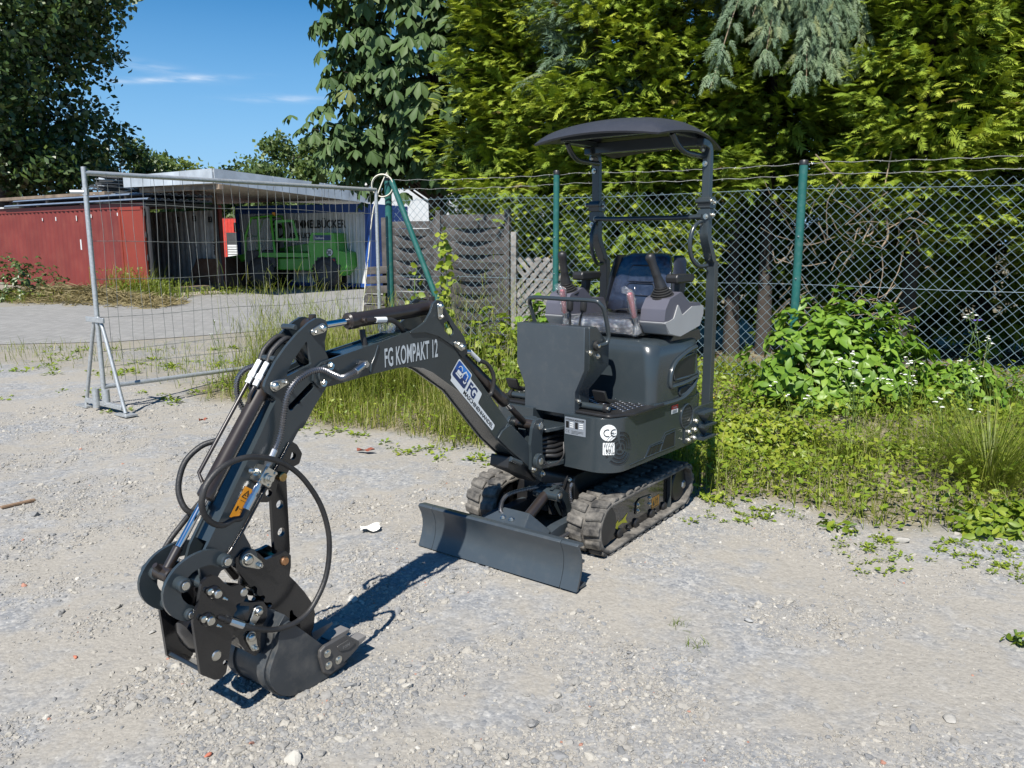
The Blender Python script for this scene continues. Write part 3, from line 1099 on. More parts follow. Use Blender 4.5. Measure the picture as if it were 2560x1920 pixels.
def back_a(z):
 P = [(0.66, 0.56), (0.70, 0.575), (0.785, 0.575), (0.88, 0.665), (1.0, 0.665), (1.10, 0.545)]
 for (z0, a0), (z1, a1) in zip(P, P[1:]):
  if z <= z1:
   return a0 + (a1 - a0) * (z - z0) / (z1 - z0)
 return P[-1][1]
profR = [(-0.206, 1.098), (0.206, 1.098), (0.206, 1.0), (0.206, 0.895), (0.155, 0.785), (0.155, 0.70), (-0.155, 0.70), (-0.155, 0.785), (-0.206, 0.895), (-0.206, 1.0)]
con = X(console_half(prof, lambda z: 0.450, lambda z: 0.489), 'console_front', M['paint_dusty'], fn=U, bevel=0.003)
X(console_half(profR, lambda z: 0.491, back_a), 'console_back', M['paint'], con, fn=U, bevel=0.003)
for (ba, bb, bz) in ((0.50, 0.206, 0.976), (0.566, 0.206, 0.952), (0.485, 0.155, 0.735)):
 mb = MB()
 bolt(mb, (ba, bb, bz), (0, 1, 0), 0.009, 0.009)
 X(mb, 'bolt', M['zinc'], con, fn=U, smooth=20)
mb = MB()
pth = [(0.545, -0.206, 1.006), (0.60, -0.214, 1.006), (0.625, -0.222, 1.02), (0.628, -0.222, 1.06), (0.585, -0.226, 1.17), (0.565, -0.215, 1.205), (0.556, -0.18, 1.221),
 (0.556, 0.0, 1.221), (0.556, 0.18, 1.221), (0.565, 0.215, 1.205), (0.585, 0.226, 1.17), (0.628, 0.224, 1.06), (0.625, 0.222, 1.02), (0.60, 0.214, 1.006), (0.545, 0.206, 1.006)]
tube(mb, spline(pth, 6), 0.0105, 12)
hr = X(mb, 'handrail', M['paint'], fn=U, smooth=60)
for s in (1, -1):
 mb = MB()
 cyl(mb, (0.545, s * 0.205, 1.006), (0.545, s * 0.222, 1.006), 0.024, 18, ch=0.003)
 X(mb, 'rail_boss', M['rubber'], hr, fn=U)
 mb = MB()
 lathe(mb, (0.543, s * 0.222, 1.006), (0, s, 0), [(0, 0.011), (0.008, 0.011), (0.012, 0.006)], 12)
 X(mb, 'rail_bolt', M['zinc'], hr, fn=U)
def stick_lever(pts, knob0, knob1, kr, wrapped=False):
 mb = MB()
 tube(mb, spline(pts, 8), 0.006, 8)
 lv_ = X(mb, 'control_lever', M['black_satin'], fn=U, smooth=60)
 mb = MB()
 k0, k1 = Vector(knob0), Vector(knob1)
 d = k1 - k0
 L = d.length
 if wrapped:
  lathe(mb, k0, d, [(0, kr * .6), (0.005, kr * .8), (L * .35, kr * .75), (L * .8, kr), (L * .93, kr * .95), (L, kr * .6)], 14)
  X(mb, 'red_grip', M['red_grip'], lv_, fn=U, smooth=60)
  mb = MB()
  prof_ = [(-0.085, 0.022), (-0.06, 0.019), (-0.03, 0.010), (-0.02, 0.009), (0.0, 0.015), (0.04, 0.019), (0.09, 0.022), (L * 0.95, 0.021), (L + 0.010, 0.016), (L + 0.016, 0.007)]
  lathe(mb, k0, d, prof_, 14)
  for i in range(len(mb.v)):
   v = Vector(mb.v[i])
   mb.v[i] = tuple(v + Vector((random.uniform(-1, 1), random.uniform(-1, 1), random.uniform(-1, 1))) * 0.0035)
  x, y, dd = frame_of(d)
  tip = k1 + dd * 0.012
  fw = Vector((-0.02, -0.04, 0.018))
  mb.add([tip, tip + fw * 0.6 + Vector((0, 0, 0.012)), tip + fw + Vector((0.01, 0, -0.006)), tip + fw * 0.9 + Vector((0.012, -0.005, -0.03)), tip + Vector((0, -0.006, -0.02)), tip + fw * .5 + Vector((0.01, 0.012, 0.004))],
 [(0, 1, 5), (1, 2, 5), (2, 3, 5), (3, 4, 5), (4, 0, 5)])
  X(mb, 'plastic_bag', M['wrap_bag'], lv_, fn=U, smooth=40)
 else:
  lathe(mb, k0, d, [(0, kr * .75), (0.006, kr), (L * .6, kr * 1.02), (L - 0.012, kr), (L - 0.003, kr * .75), (L, kr * .4)], 14)
  X(mb, 'lever_knob', M['plastic_black'], lv_, fn=U, smooth=50)
 return lv_
stick_lever([(0.62, 0.00, 1.05), (0.62, 0.00, 1.13), (0.625, -0.006, 1.17)], (0.625, -0.006, 1.155), (0.628, -0.006, 1.225), 0.0165)
stick_lever([(0.62, 0.055, 1.05), (0.62, 0.06, 1.11), (0.625, 0.075, 1.165)], (0.625, 0.075, 1.155), (0.628, 0.078, 1.225), 0.0165)
stick_lever([(0.62, -0.19, 0.85), (0.60, -0.245, 0.90), (0.585, -0.25, 0.97), (0.58, -0.25, 1.03)], (0.58, -0.25, 1.01), (0.578, -0.25, 1.095), 0.0185)
stick_lever([(0.93, 0.215, 0.98), (0.90, 0.215, 1.06), (0.88, 0.212, 1.12)], (0.885, 0.214, 1.115), (0.855, 0.20, 1.245), 0.0165, True)
stick_lever([(0.93, -0.225, 0.98), (0.90, -0.225, 1.06), (0.88, -0.222, 1.12)], (0.885, -0.224, 1.115), (0.862, -0.228, 1.245), 0.0165, True)
# ------------------------------------------------------------------ engine hood / seat base
def rrect(a0, a1, hw, r_f, r_r, n=8):
 P = []
 for (ca, cb, r, t0) in ((a0 + r_f, hw - r_f, r_f, 180), (a1 - r_r, hw - r_r, r_r, 90), (a1 - r_r, -hw + r_r, r_r, 0), (a0 + r_f, -hw + r_f, r_f, -90)):
  for k in range(n + 1):
   t = math.radians(t0 - 90 * k / n)
   P.append((ca + r * math.cos(t), cb + r * math.sin(t)))
 return P
mb = MB()
levels = [(0.678, 0.795, 1.43, 0.383, 0.05, 0.20), (0.80, 0.800, 1.42, 0.382, 0.055, 0.19), (0.93, 0.806, 1.40, 0.378, 0.065, 0.17), (0.978, 0.815, 1.39, 0.368, 0.07, 0.16), (1.000, 0.832, 1.37, 0.345, 0.075, 0.14), (1.006, 0.865, 1.34, 0.305, 0.08, 0.12)]
V, F = [], []
for (z, a0, a1, hw, r1, r2) in levels:
 V += [(a, b, z - (0.012 * max(0, (a - 0.8)) if z < 0.7 else 0)) for a, b in rrect(a0, a1, hw, r1, r2)]
n = len(V) // len(levels)
for j in range(len(levels) - 1):
 for i in range(n):
  k = (i + 1) % n
  F.append((j * n + i, j * n + k, (j + 1) * n + k, (j + 1) * n + i))
F.append(tuple(range(n)))
F.append(tuple(range(len(levels) * n - 1, (len(levels) - 1) * n - 1, -1)))
mb.add(V, F)
HOOD = X(mb, 'engine_hood', M['paint'], fn=U, smooth=42)
for b0 in (0.28, -0.352):
 mb = MB()
 prism(mb, rp([(0.98, 0.975), (1.05, 1.018), (1.34, 1.035), (1.37, 0.97)], 0.02), b0, b0 + .072)
 X(mb, 'hood_ridge', M['paint'], HOOD, fn=U, bevel=0.012, seg=3)
for s in (1, -1):
 mb = MB()
 hw = 0.384
 tube(mb, spline([(0.80, s * hw, 0.690), (0.93, s * (hw + .004), 0.683), (1.10, s * (hw + .006), 0.688), (1.21, s * (hw + .004), 0.725), (1.30, s * (hw - .015), 0.775), (1.37, s * (hw - .06), 0.79), (1.43, s * (hw - .16), 0.795)], 6), 0.011, 8)
 X(mb, 'trim_moulding', M['paint'], HOOD, fn=U, smooth=60)
 for (P, nm) in (([(0.993, 0.862), (1.03, 0.888), (1.20, 0.912), (1.262, 0.910), (1.287, 0.796), (1.16, 0.793), (1.012, 0.792)], 'side_vent'),
 ([(1.063, 0.742), (1.15, 0.746), (1.222, 0.742), (1.15, 0.708), (1.082, 0.698)], 'lower_vent')):
  Pr = rp(P, 0.012)
  mapf = lambda u, v, s=s: U(u, s * (0.3835 - max(0, v - 0.8) * 0.03) - (0.0 if u < 1.21 else s * (u - 1.21) ** 2 * 2.2), v)
  uvdecal(nm, Pr, [tuple(range(len(Pr)))], mapf, M['perf'], HOOD, 0.03)
  mb = MB()
  pts = [Vector(mapf(*p)) for p in Pr] + [Vector(mapf(*Pr[0]))]
  tube(mb, resample(pts, 0.02), 0.007, 6)
  mb.build('vent_frame', M['paint'], HOOD, 60)
 mb = MB()
 tube(mb, spline([(1.255, s * 0.379, 0.944), (1.17, s * 0.381, 0.932), (1.04, s * 0.382, 0.893), (0.982, s * 0.384, 0.84), (0.974, s * 0.386, 0.768), (1.03, s * 0.387, 0.763), (1.13, s * 0.387, 0.766), (1.27, s * 0.378, 0.778)], 6), 0.012, 8)
 X(mb, 'hood_crease', M['paint'], HOOD, fn=U, smooth=60)
# ------------------------------------------------------------------ seat
def blob(mb, rings):
 """rings of equal length -> closed lofted body"""
 n = len(rings[0])
 V = [p for r in rings for p in r]
 F = []
 for j in range(len(rings) - 1):
  for i in range(n):
   k = (i + 1) % n
   F.append((j * n + i, j * n + k, (j + 1) * n + k, (j + 1) * n + i))
 F.append(tuple(range(n)))
 F.append(tuple(range(len(rings) * n - 1, (len(rings) - 1) * n - 1, -1)))
 mb.add(V, F)
mb = MB()
box(mb, (0.93, -0.20, 1.004), (1.36, 0.20, 1.03))
seat = X(mb, 'seat', M['black_satin'], fn=U, bevel=0.006)
mb = MB()
rings = []
for (dz, g) in ((0.0, -0.02), (0.012, 0.0), (0.045, 0.004), (0.062, -0.012), (0.068, -0.05)):
 P = rp([(0.90 - g, -0.215 - g), (0.90 - g, 0.215 + g), (1.30 + g, 0.205 + g), (1.30 + g, -0.205 - g)], 0.06, 6)
 rings.append([(a, b, 1.028 + dz + (0.012 * math.sin((a - 0.9) * 7) if dz > 0.04 else 0) + (0.006 * math.cos(b * 14) if dz > 0.06 else 0)) for a, b in P])
blob(mb, rings)
X(mb, 'seat_cushion', M['seat_wrapped'], seat, fn=U, smooth=60)
mb = MB()
rings = []
for (dz, g) in ((0.0, 0.012), (0.04, 0.016), (0.072, 0.004), (0.081, -0.04)):
 P = rp([(0.895 - g, -0.215 - g), (0.895 - g, 0.215 + g), (1.30 + g, 0.205 + g), (1.30 + g, -0.205 - g)], 0.05, 7)
 rings.append([(a + random.uniform(-.006, .006), b + random.uniform(-.006, .006), 1.024 + dz + random.uniform(-.005, .006)) for a, b in P])
blob(mb, rings)
X(mb, 'cushion_wrap', M['wrap'], seat, fn=U, smooth=60)
def back_ring(t, g, thick):
 """cross-section of the backrest at height t (0..1)"""
 z = 1.10 + 0.335 * t
 a = 1.265 + 0.085 * t
 hw = (0.205 - 0.055 * t ** 1.5) + g
 pts = []
 for (da, bb) in ((0, -1), (-0.018, -0.75), (-0.006, -0.35), (-0.004, 0.35), (-0.018, 0.75), (0, 1), (thick, 0.9), (thick + 0.02, 0), (thick, -0.9)):
  pts.append((a + da - g, bb * hw, z))
 return pts
mb = MB()
rings = [back_ring(t, -0.02 if t in (0, 1.0) else 0.0, 0.05) for t in (0, 0.05, 0.25, 0.5, 0.75, 0.93, 1.0)]
rings[-1] = [(a + 0.012, b * 0.86, z + 0.0) for a, b, z in rings[-1]]
blob(mb, rings)
bk = X(mb, 'backrest', M['seat_wrapped'], seat, fn=U, smooth=70)
mb = MB()
for (zz0, zz1, ww) in ((0.30, 0.50, 0.095), (0.53, 0.80, 0.088)):
 loop = []
 for (t, b) in ((zz0, -ww), (zz0, ww), (zz1, ww * .92), (zz1, -ww * .92), (zz0, -ww)):
  loop.append((1.265 + 0.085 * t - 0.0065, b, 1.10 + 0.335 * t))
 tube(mb, resample(loop, 0.03), 0.004, 6)
X(mb, 'backrest_piping', M['seat'], seat, fn=U, smooth=60)
for s in (1, -1):
 mb = MB()
 rings = []
 for (t, w) in ((0.18, 0.010), (0.3, 0.022), (0.6, 0.026), (0.9, 0.022), (1.0, 0.008)):
  z = 1.10 + 0.325 * t
  a = 1.30 + 0.085 * t
  b0 = s * (0.215 - 0.03 * t)
  rings.append([(a - 0.05, b0, z), (a - 0.035, b0 + s * w, z), (a + 0.04, b0 + s * w * 1.4, z), (a + 0.05, b0, z), (a, b0 - s * 0.01, z)])
 blob(mb, rings)
 X(mb, 'backrest_wing', M['seat'], seat, fn=U, smooth=60)
mb = MB()
for (b0, b1, z) in ((-0.13, 0.02, 1.112), (0.0, 0.14, 1.108)):
 pts = spline([(1.235, b0, z), (1.215, b0 * .5 + b1 * .5, z + 0.012), (1.225, b1, z)], 6)
 for p, q in zip(pts, pts[1:]):
  mb.add([p + Vector((-0.02, 0, 0)), p + Vector((0.02, 0, 0.006)), q + Vector((0.02, 0, 0.006)), q + Vector((-0.02, 0, 0))], [(0, 1, 2, 3)])
box(mb, (1.195, -0.02, 1.108), (1.24, 0.045, 1.128))
X(mb, 'seat_belt', M['plastic_black'], seat, fn=U)
# ------------------------------------------------------------------ control pods with joysticks and armrests
for s in (1, -1):
 pl_ = rp([(0.905, 1.10), (0.915, 1.165), (0.955, 1.215), (1.075, 1.247), (1.165, 1.185), (1.285, 1.182), (1.315, 1.12), (1.28, 1.06), (1.07, 1.022), (0.96, 1.045)], 0.018)
 b_in, b_out = s * 0.235, s * 0.375
 mb = MB()
 prism(mb, pl_, min(b_in, b_out), max(b_in, b_out))
 pod = X(mb, 'control_pod', M['plastic_dark'], fn=U, bevel=0.014, seg=3)
 zig = rp([(0.902, 1.098), (0.955, 1.105), (0.995, 1.115), (1.035, 1.185), (1.085, 1.125), (1.19, 1.165), (1.318, 1.162), (1.322, 1.12), (1.284, 1.056), (1.07, 1.016), (0.956, 1.040)], 0.006)
 for (p0, p1) in ((b_out - s * 0.012, b_out + s * 0.005),):
  mb = MB()
  prism(mb, zig, min(p0, p1), max(p0, p1))
  X(mb, 'pod_shell', M['plastic_light'], pod, fn=U, bevel=0.004)
 mb = MB()
 prism(mb, rp([(0.900, 1.103), (0.96, 1.103), (1.07, 1.10), (1.07, 1.014), (0.952, 1.036)], 0.008), min(b_in, b_out) - 0.003, max(b_in, b_out) + 0.002)
 X(mb, 'pod_base', M['plastic_light'], pod, fn=U, bevel=0.006)
 mb = MB()
 cb = s * 0.300
 pr = []
 for k in range(6):
  r0 = 0.068 - 0.0075 * k
  pr += [(0.011 * k, r0), (0.011 * k + 0.0065, r0 + 0.002), (0.011 * k + 0.009, r0 - 0.008)]
 pr += [(0.068, 0.024)]
 bd = Vector((-0.30, 0, 0.95))
 lathe(mb, (1.01, cb, 1.212), bd, pr, 20)
 X(mb, 'bellows', M['rubber'], pod, fn=U, smooth=30)
 mb = MB()
 p0 = Vector((0.995, cb, 1.268))
 d = Vector((-0.25, -s * (0.28 if s > 0 else 0.02), 0.95)).normalized()
 lathe(mb, p0, d, [(0, 0.030), (0.03, 0.027), (0.062, 0.021), (0.066, 0.0225), (0.075, 0.0215), (0.12, 0.0205), (0.145, 0.0225), (0.162, 0.0255), (0.175, 0.0235), (0.183, 0.015), (0.186, 0.005)], 18)
 X(mb, 'joystick', M['plastic_black'], pod, fn=U, smooth=50)
 mb = MB()
 prism(mb, rp([(1.10, 1.315), (1.105, 1.285), (1.28, 1.285), (1.30, 1.31), (1.295, 1.33), (1.11, 1.332)], 0.012), min(s * 0.262, s * 0.335), max(s * 0.262, s * 0.335))
 X(mb, 'armrest', M['plastic_black'], pod, fn=U, bevel=0.010, seg=3)
 mb = MB()
 prism(mb, rp([(1.165, 1.19), (1.205, 1.19), (1.22, 1.288), (1.165, 1.288)], 0.006), min(s * 0.282, s * 0.315), max(s * 0.282, s * 0.315))
 X(mb, 'armrest_bracket', M['plastic_black'], pod, fn=U, bevel=0.004)
# ------------------------------------------------------------------ canopy frame and roof
PB = 0.350
for s in (1, -1):
 mb = MB()
 ctr = [(1.475, 0.47), (1.470, 1.30), (1.44, 1.40), (1.375, 1.51), (1.368, 1.58), (1.366, 1.70)]
 hw_a, hw_b = 0.022, 0.025
 V, F = [], []
 P = spline([(a, 0, z) for a, z in ctr], 5)
 for p in P:
  V += [(p.x - hw_a, s * (PB - hw_b), p.z), (p.x - hw_a, s * (PB + hw_b), p.z), (p.x + hw_a, s * (PB + hw_b), p.z), (p.x + hw_a, s * (PB - hw_b), p.z)]
 for j in range(len(P) - 1):
  for i in range(4):
   k = (i + 1) % 4
   F.append((j * 4 + i, j * 4 + k, j * 4 + 4 + k, j * 4 + 4 + i))
 F += [(0, 1, 2, 3), tuple(len(V) - 1 - i for i in range(4))]
 mb.add(V, F)
 post = X(mb, 'canopy_post', M['paint'], fn=U, bevel=0.005, smooth=30)
 mb = MB()
 V, F = [], []
 P = spline([(1.366, 0, 1.715), (1.362, 0, 1.86), (1.358, 0, 1.955), (1.345, 0, 1.99), (1.31, 0, 2.004), (1.26, 0, 2.01)], 5)
 for i, p in enumerate(P):
  t = (P[min(i + 1, len(P) - 1)] - P[max(i - 1, 0)]).normalized()
  nm = Vector((t.z, 0, -t.x))
  for (u, b) in ((-0.020, -0.023), (-0.020, 0.023), (0.020, 0.023), (0.020, -0.023)):
   q = p + nm * u
   V.append((q.x, s * PB + b, q.z))
 for j in range(len(P) - 1):
  for i in range(4):
   k = (i + 1) % 4
   F.append((j * 4 + i, j * 4 + k, j * 4 + 4 + k, j * 4 + 4 + i))
 F += [(0, 1, 2, 3), tuple(len(V) - 1 - i for i in range(4))]
 mb.add(V, F)
 X(mb, 'folding_post', M['paint'], post, fn=U, bevel=0.005, smooth=30)
 mb = MB()
 prism(mb, rp([(1.333, 1.675), (1.400, 1.675), (1.404, 1.715), (1.392, 1.735), (1.340, 1.735), (1.330, 1.715)], 0.008), s * PB - 0.037, s * PB + 0.037)
 box(mb, (1.338, s * PB - 0.034, 1.62), (1.395, s * PB + 0.034, 1.672))
 cyl(mb, (1.330, s * PB - 0.045, 1.712), (1.330, s * PB + 0.045, 1.712), 0.013, 14, ch=0.002)
 X(mb, 'hinge', M['paint'], post, fn=U, bevel=0.003)
 for (aa, bb, zz, dd) in ((1.330, s * PB + s * 0.045, 1.712, (0, s, 0)), (1.372, s * PB + 0.037, 1.705, (0, 1, 0)), (1.338, s * PB + 0.012, 1.632, (-1, 0, 0)), (1.344, s * PB - 0.02, 1.60, (-1, 0, 0)),
 (1.336, s * PB - 0.004, 1.905, (-1, 0, 0)), (1.322, s * PB - 0.012, 1.975, (-1, 0, 0.3)), (1.372, s * PB + s * 0.034, 1.64, (0, s, 0))):
  mb = MB()
  bolt(mb, (aa, bb, zz), dd, 0.0095, 0.010)
  X(mb, 'bolt', M['zinc'], post, fn=U, smooth=20)
 mb = MB()
 tube(mb, spline([(1.360, s * (PB - 0.010), 1.605), (1.325, s * (PB - 0.02), 1.602), (1.285, s * (PB - 0.03), 1.57), (1.262, s * (PB - 0.035), 1.50), (1.285, s * (PB - 0.035), 1.42), (1.345, s * (PB - 0.025), 1.372), (1.42, s * (PB - 0.01), 1.372)], 8), 0.0115, 10)
 X(mb, 'grab_handle', M['paint'], post, fn=U, smooth=60)
 mb = MB()
 prism(mb, rp([(1.145, 0.427), (1.142, 0.515), (1.225, 0.535), (1.235, 0.600), (1.30, 0.610), (1.47, 0.610), (1.47, 0.427)], 0.012), s * 0.380, s * 0.392)
 bp = X(mb, 'post_plate', M['paint'], post, fn=U, bevel=0.003)
 for (aa, zz) in ((1.185, 0.444), (1.185, 0.489), (1.250, 0.444), (1.255, 0.489), (1.262, 0.537)):
  mb = MB()
  bolt(mb, (aa, s * 0.392, zz), (0, s, 0), 0.011, 0.010)
  X(mb, 'bolt', M['zinc'], post, fn=U, smooth=20)
 mb = MB()
 for zz in (0.425, 0.495, 0.568):
  box(mb, (1.285, s * 0.392, zz), (1.44, s * 0.432, zz + 0.010))
 for zz in (0.435, 0.505):
  V = [(1.29, s * 0.393, zz + 0.060), (1.43, s * 0.393, zz + 0.060), (1.36, s * 0.430, zz + 0.060), (1.36, s * 0.396, zz)]
  mb.add(V, [(0, 1, 2), (0, 3, 1), (1, 3, 2), (0, 2, 3)])
 X(mb, 'step_bracket', M['paint'], post, fn=U)
mb = MB()
tube(mb, resample([(1.335, -PB + 0.01, 1.632), (1.328, -0.2, 1.628), (1.328, 0.2, 1.628), (1.335, PB - 0.01, 1.632)], 0.04), 0.0135, 12)
X(mb, 'crossbar', M['paint'], fn=U, smooth=60)
for s in (1, -1):
 mb = MB()
 tube(mb, spline([(1.345, s * (PB - 0.02), 1.945), (1.25, s * (PB - 0.02), 1.945), (1.14, s * (PB - 0.02), 1.95), (1.07, s * (PB - 0.025), 1.98), (1.02, s * (PB - 0.03), 2.03)], 8), 0.0145, 10)
 X(mb, 'roof_brace', M['paint'], fn=U, smooth=60)
NA, NB = 26, 26
RA0, RA1, RB = 0.76, 1.56, 0.395
def roof_pt(u, v):
 """u, v in -1..1; rounded-square outline with a shallow dome"""
 k = 0.34
 du = u * math.sqrt(1 - k * v * v / 2)
 dv = v * math.sqrt(1 - k * u * u / 2)
 a = (RA0 + RA1) / 2 + du * (RA1 - RA0) / 2
 b = dv * RB * (1.0 - 0.04 * u)
 rr = max(abs(u), abs(v))
 z = 2.135 - 0.055 * (du ** 2) - 0.045 * (dv ** 2) - 0.045 * rr ** 6 - 0.012 * (u > 0) * u
 return a, b, z
mb = MB()
V, F = [], []
for layer in (0, 1):
 for i in range(NA + 1):
  for j in range(NB + 1):
   u, v = -1 + 2 * i / NA, -1 + 2 * j / NB
   a, b, z = roof_pt(u, v)
   if layer:
    a2, b2, z2 = roof_pt(u * 0.985, v * 0.985)
    a, b, z = a2, b2, z2 - 0.024
    if max(abs(u), abs(v)) > 0.98:
     z += 0.010
   V.append((a, b, z))
n1 = (NA + 1) * (NB + 1)
for i in range(NA):
 for j in range(NB):
  q = (i * (NB + 1) + j, (i + 1) * (NB + 1) + j, (i + 1) * (NB + 1) + j + 1, i * (NB + 1) + j + 1)
  F.append(q)
  F.append(tuple(x + n1 for x in q[::-1]))
edge = [i * (NB + 1) for i in range(NA + 1)] + [NA * (NB + 1) + j for j in range(1, NB + 1)] + [i * (NB + 1) + NB for i in range(NA - 1, -1, -1)] + [j for j in range(NB - 1, 0, -1)]
for i in range(len(edge)):
 a_, b_ = edge[i], edge[(i + 1) % len(edge)]
 F.append((a_, b_, b_ + n1, a_ + n1))
mb.add(V, F)
ROOF = X(mb, 'canopy_roof', M['roof_plastic'], fn=U, smooth=50)
mb = MB()
prism(mb, rp([(0.90, -0.285), (0.90, 0.285), (1.38, 0.27), (1.38, -0.27)], 0.03), 2.073, 2.085, plane='ab')
X(mb, 'roof_liner', M['plastic_black'], ROOF, fn=U)
mb = MB()
box(mb, (1.285, -0.35, 1.995), (1.33, 0.35, 2.055))
X(mb, 'roof_beam', M['paint'], ROOF, fn=U, bevel=0.004)
mb = MB()
for s in (1, -1):
 box(mb, (0.98, s * 0.315 - 0.015, 2.03), (1.29, s * 0.315 + 0.015, 2.06))
box(mb, (0.97, -0.33, 2.035), (1.0, 0.33, 2.06))
X(mb, 'roof_rail', M['paint'], ROOF, fn=U, bevel=0.003)
for (u, v) in ((0.15, 0.25), (0.5, 0.55), (0.15, -0.25), (0.5, -0.55)):
 a, b, z = roof_pt(u, v)
 mb = MB()
 lathe(mb, (a, b, z - 0.001), (0, 0, 1), [(0, 0.014), (0.003, 0.013), (0.006, 0.007), (0.009, 0.005)], 14)
 X(mb, 'roof_bolt', M['zinc'], ROOF, fn=U)
# ================================================================== swing bracket, boom, stick
def plates(name, poly, bs, mat, parent=EXC, holes=(), bevel=0.002, smooth=35):
 """one mesh of several parallel plates; bs: list of (b0, b1)"""
 mb = MB()
 for (b0, b1) in bs:
  prism(mb, poly, b0, b1, holes=holes)
 return X(mb, name, mat, parent, smooth=smooth, bevel=bevel)
def pin_keeper(parent, p, q, b, s=1, r1=0.026, r2=0.017):
 r1, r2 = r1 * 0.76, r2 * 0.78
 """zinc teardrop keeper plate with pin head and small bolt, lying on a side plate at lateral b"""
 mb = MB()
 prism(mb, capsule(p, q, r1, r2, 8), min(b, b + s * 0.007), max(b, b + s * 0.007))
 o = X(mb, 'pin_keeper', M['zinc'], parent, bevel=0.0015)
 mb = MB()
 lathe(mb, (p[0], b + s * 0.007, p[1]), (0, s, 0), [(0, r1 * 0.80), (0.004, r1 * 0.78), (0.010, r1 * 0.62), (0.013, r1 * 0.35)], 18)
 X(mb, 'pin_head', M['zinc'], o, smooth=50)
 mb = MB()
 bolt(mb, (q[0], b + s * 0.007, q[1]), (0, s, 0), r2 * 0.55, 0.011)
 X(mb, 'keeper_bolt', M['zinc'], o, smooth=20)
 return o
def pin(parent, p, b0, b1, r, mat, name='pin', ch=0.003):
 mb = MB()
 cyl(mb, (p[0], b0, p[1]), (p[0], b1, p[1]), r, 20, ch=ch)
 return X(mb, name, mat, parent)
SW = rp([(0.225, 0.672), (0.275, 0.675), (0.303, 0.635), (0.285, 0.590), (0.290, 0.50), (0.292, 0.385), (0.278, 0.362), (0.235, 0.395), (0.195, 0.440), (0.196, 0.52), (0.190, 0.56), (0.205, 0.640)], 0.018)
sw = plates('swing_bracket', SW, [(0.064, 0.080), (-0.080, -0.064)], M['paint'], bevel=0.003)
mb = MB()
prism(mb, rp([(0.27, 0.365), (0.30, 0.38), (0.30, 0.60), (0.285, 0.60)], 0.004), -0.064, 0.064)
cyl(mb, (0.31, 0.0, 0.37), (0.31, 0.0, 0.665), 0.030, 18, ch=0.004)
X(mb, 'swing_hub', M['paint'], sw, bevel=0.002)
mb = MB()
prism(mb, [(0.262, 0.61), (0.34, 0.62), (0.34, 0.66), (0.262, 0.67)], -0.055, 0.055)
X(mb, 'bracket_cap', M['paint'], sw, bevel=0.012, seg=3)
pin(sw, (0.262, 0.640), -0.09, 0.09, 0.018, M['zinc'], 'pin')
for s in (1, -1):
 mb = MB()
 cyl(mb, (0.238, s * 0.080, 0.476), (0.238, s * 0.105, 0.476), 0.037, 24, ch=0.004)
 X(mb, 'pivot_collar', M['paint'], sw)
pin(sw, (0.238, 0.476), -0.110, 0.110, 0.017, M['zinc'], 'pivot_pin')
for (aa, zz) in ((0.210, 0.440), (0.285, 0.400)):
 mb = MB()
 bolt(mb, (aa, 0.080, zz), (0, 1, 0), 0.010, 0.012)
 X(mb, 'bolt', M['zinc'], sw, smooth=20)
mb = MB()
prism(mb, rp([(0.05, 0.475), (0.20, 0.40), (0.28, 0.35), (0.26, 0.45), (0.15, 0.50), (0.06, 0.53)], 0.01), -0.055, 0.050)
X(mb, 'hose_guard', M['black_satin'], sw, bevel=0.003)
mb = MB()
cyl(mb, (0.06, 0.055, 0.52), (0.13, 0.065, 0.485), 0.013, 12, ch=0.002)
X(mb, 'grease_tube', M['paint'], sw)
BOOM_SIDE = [(-1.013, 1.098), (-1.050, 1.075), (-1.056, 1.040), (-1.030, 1.012), (-0.974, 1.012), (-0.79, 1.027), (-0.65, 1.033), (-0.582, 1.028), (-0.515, 1.015), (-0.458, 0.990), (-0.281, 0.878),
 (-0.034, 0.625), (0.072, 0.539), (0.20, 0.444), (0.238, 0.436), (0.270, 0.452), (0.279, 0.480), (0.262, 0.508), (0.211, 0.560), (0.117, 0.640), (0.05, 0.690),
 (-0.16, 0.912), (-0.279, 1.032), (-0.335, 1.090), (-0.39, 1.128), (-0.44, 1.150), (-0.496, 1.162), (-0.56, 1.166), (-0.617, 1.160), (-0.759, 1.137), (-0.93, 1.112)]
mb = MB()
prism(mb, rp(BOOM_SIDE, 0.006, 2), 0.047, 0.056)
prism(mb, rp(BOOM_SIDE, 0.006, 2), -0.056, -0.047)
BOOM = X(mb, 'boom', M['paint'], bevel=0.002)
top = [(-0.90, 1.112), (-0.759, 1.131), (-0.617, 1.154), (-0.56, 1.160), (-0.496, 1.156), (-0.44, 1.144), (-0.39, 1.122), (-0.335, 1.084), (-0.279, 1.026), (-0.16, 0.906), (0.05, 0.684), (0.117, 0.634), (0.19, 0.573)]
bot = [(-0.93, 1.022), (-0.79, 1.033), (-0.65, 1.039), (-0.582, 1.034), (-0.515, 1.021), (-0.458, 0.996), (-0.281, 0.884), (-0.034, 0.631), (0.072, 0.545), (0.15, 0.488)]
for nm, line, d in (('boom_top_plate', top, -0.008), ('boom_bottom_plate', bot, 0.008)):
 L2 = [(a, z + d) for a, z in line]
 mb = MB()
 prism(mb, line + L2[::-1], -0.0468, 0.0468)
 X(mb, nm, M['paint'], BOOM, smooth=30)
mb = MB()
DBL = [(-0.044, 0.640), (0.072, 0.545), (0.195, 0.452), (0.238, 0.440), (0.266, 0.456), (0.274, 0.480), (0.258, 0.504), (0.207, 0.556), (0.113, 0.634), (0.045, 0.686), (-0.010, 0.668)]
prism(mb, rp(DBL, 0.005, 2), 0.056, 0.066)
prism(mb, rp(DBL, 0.005, 2), -0.066, -0.056)
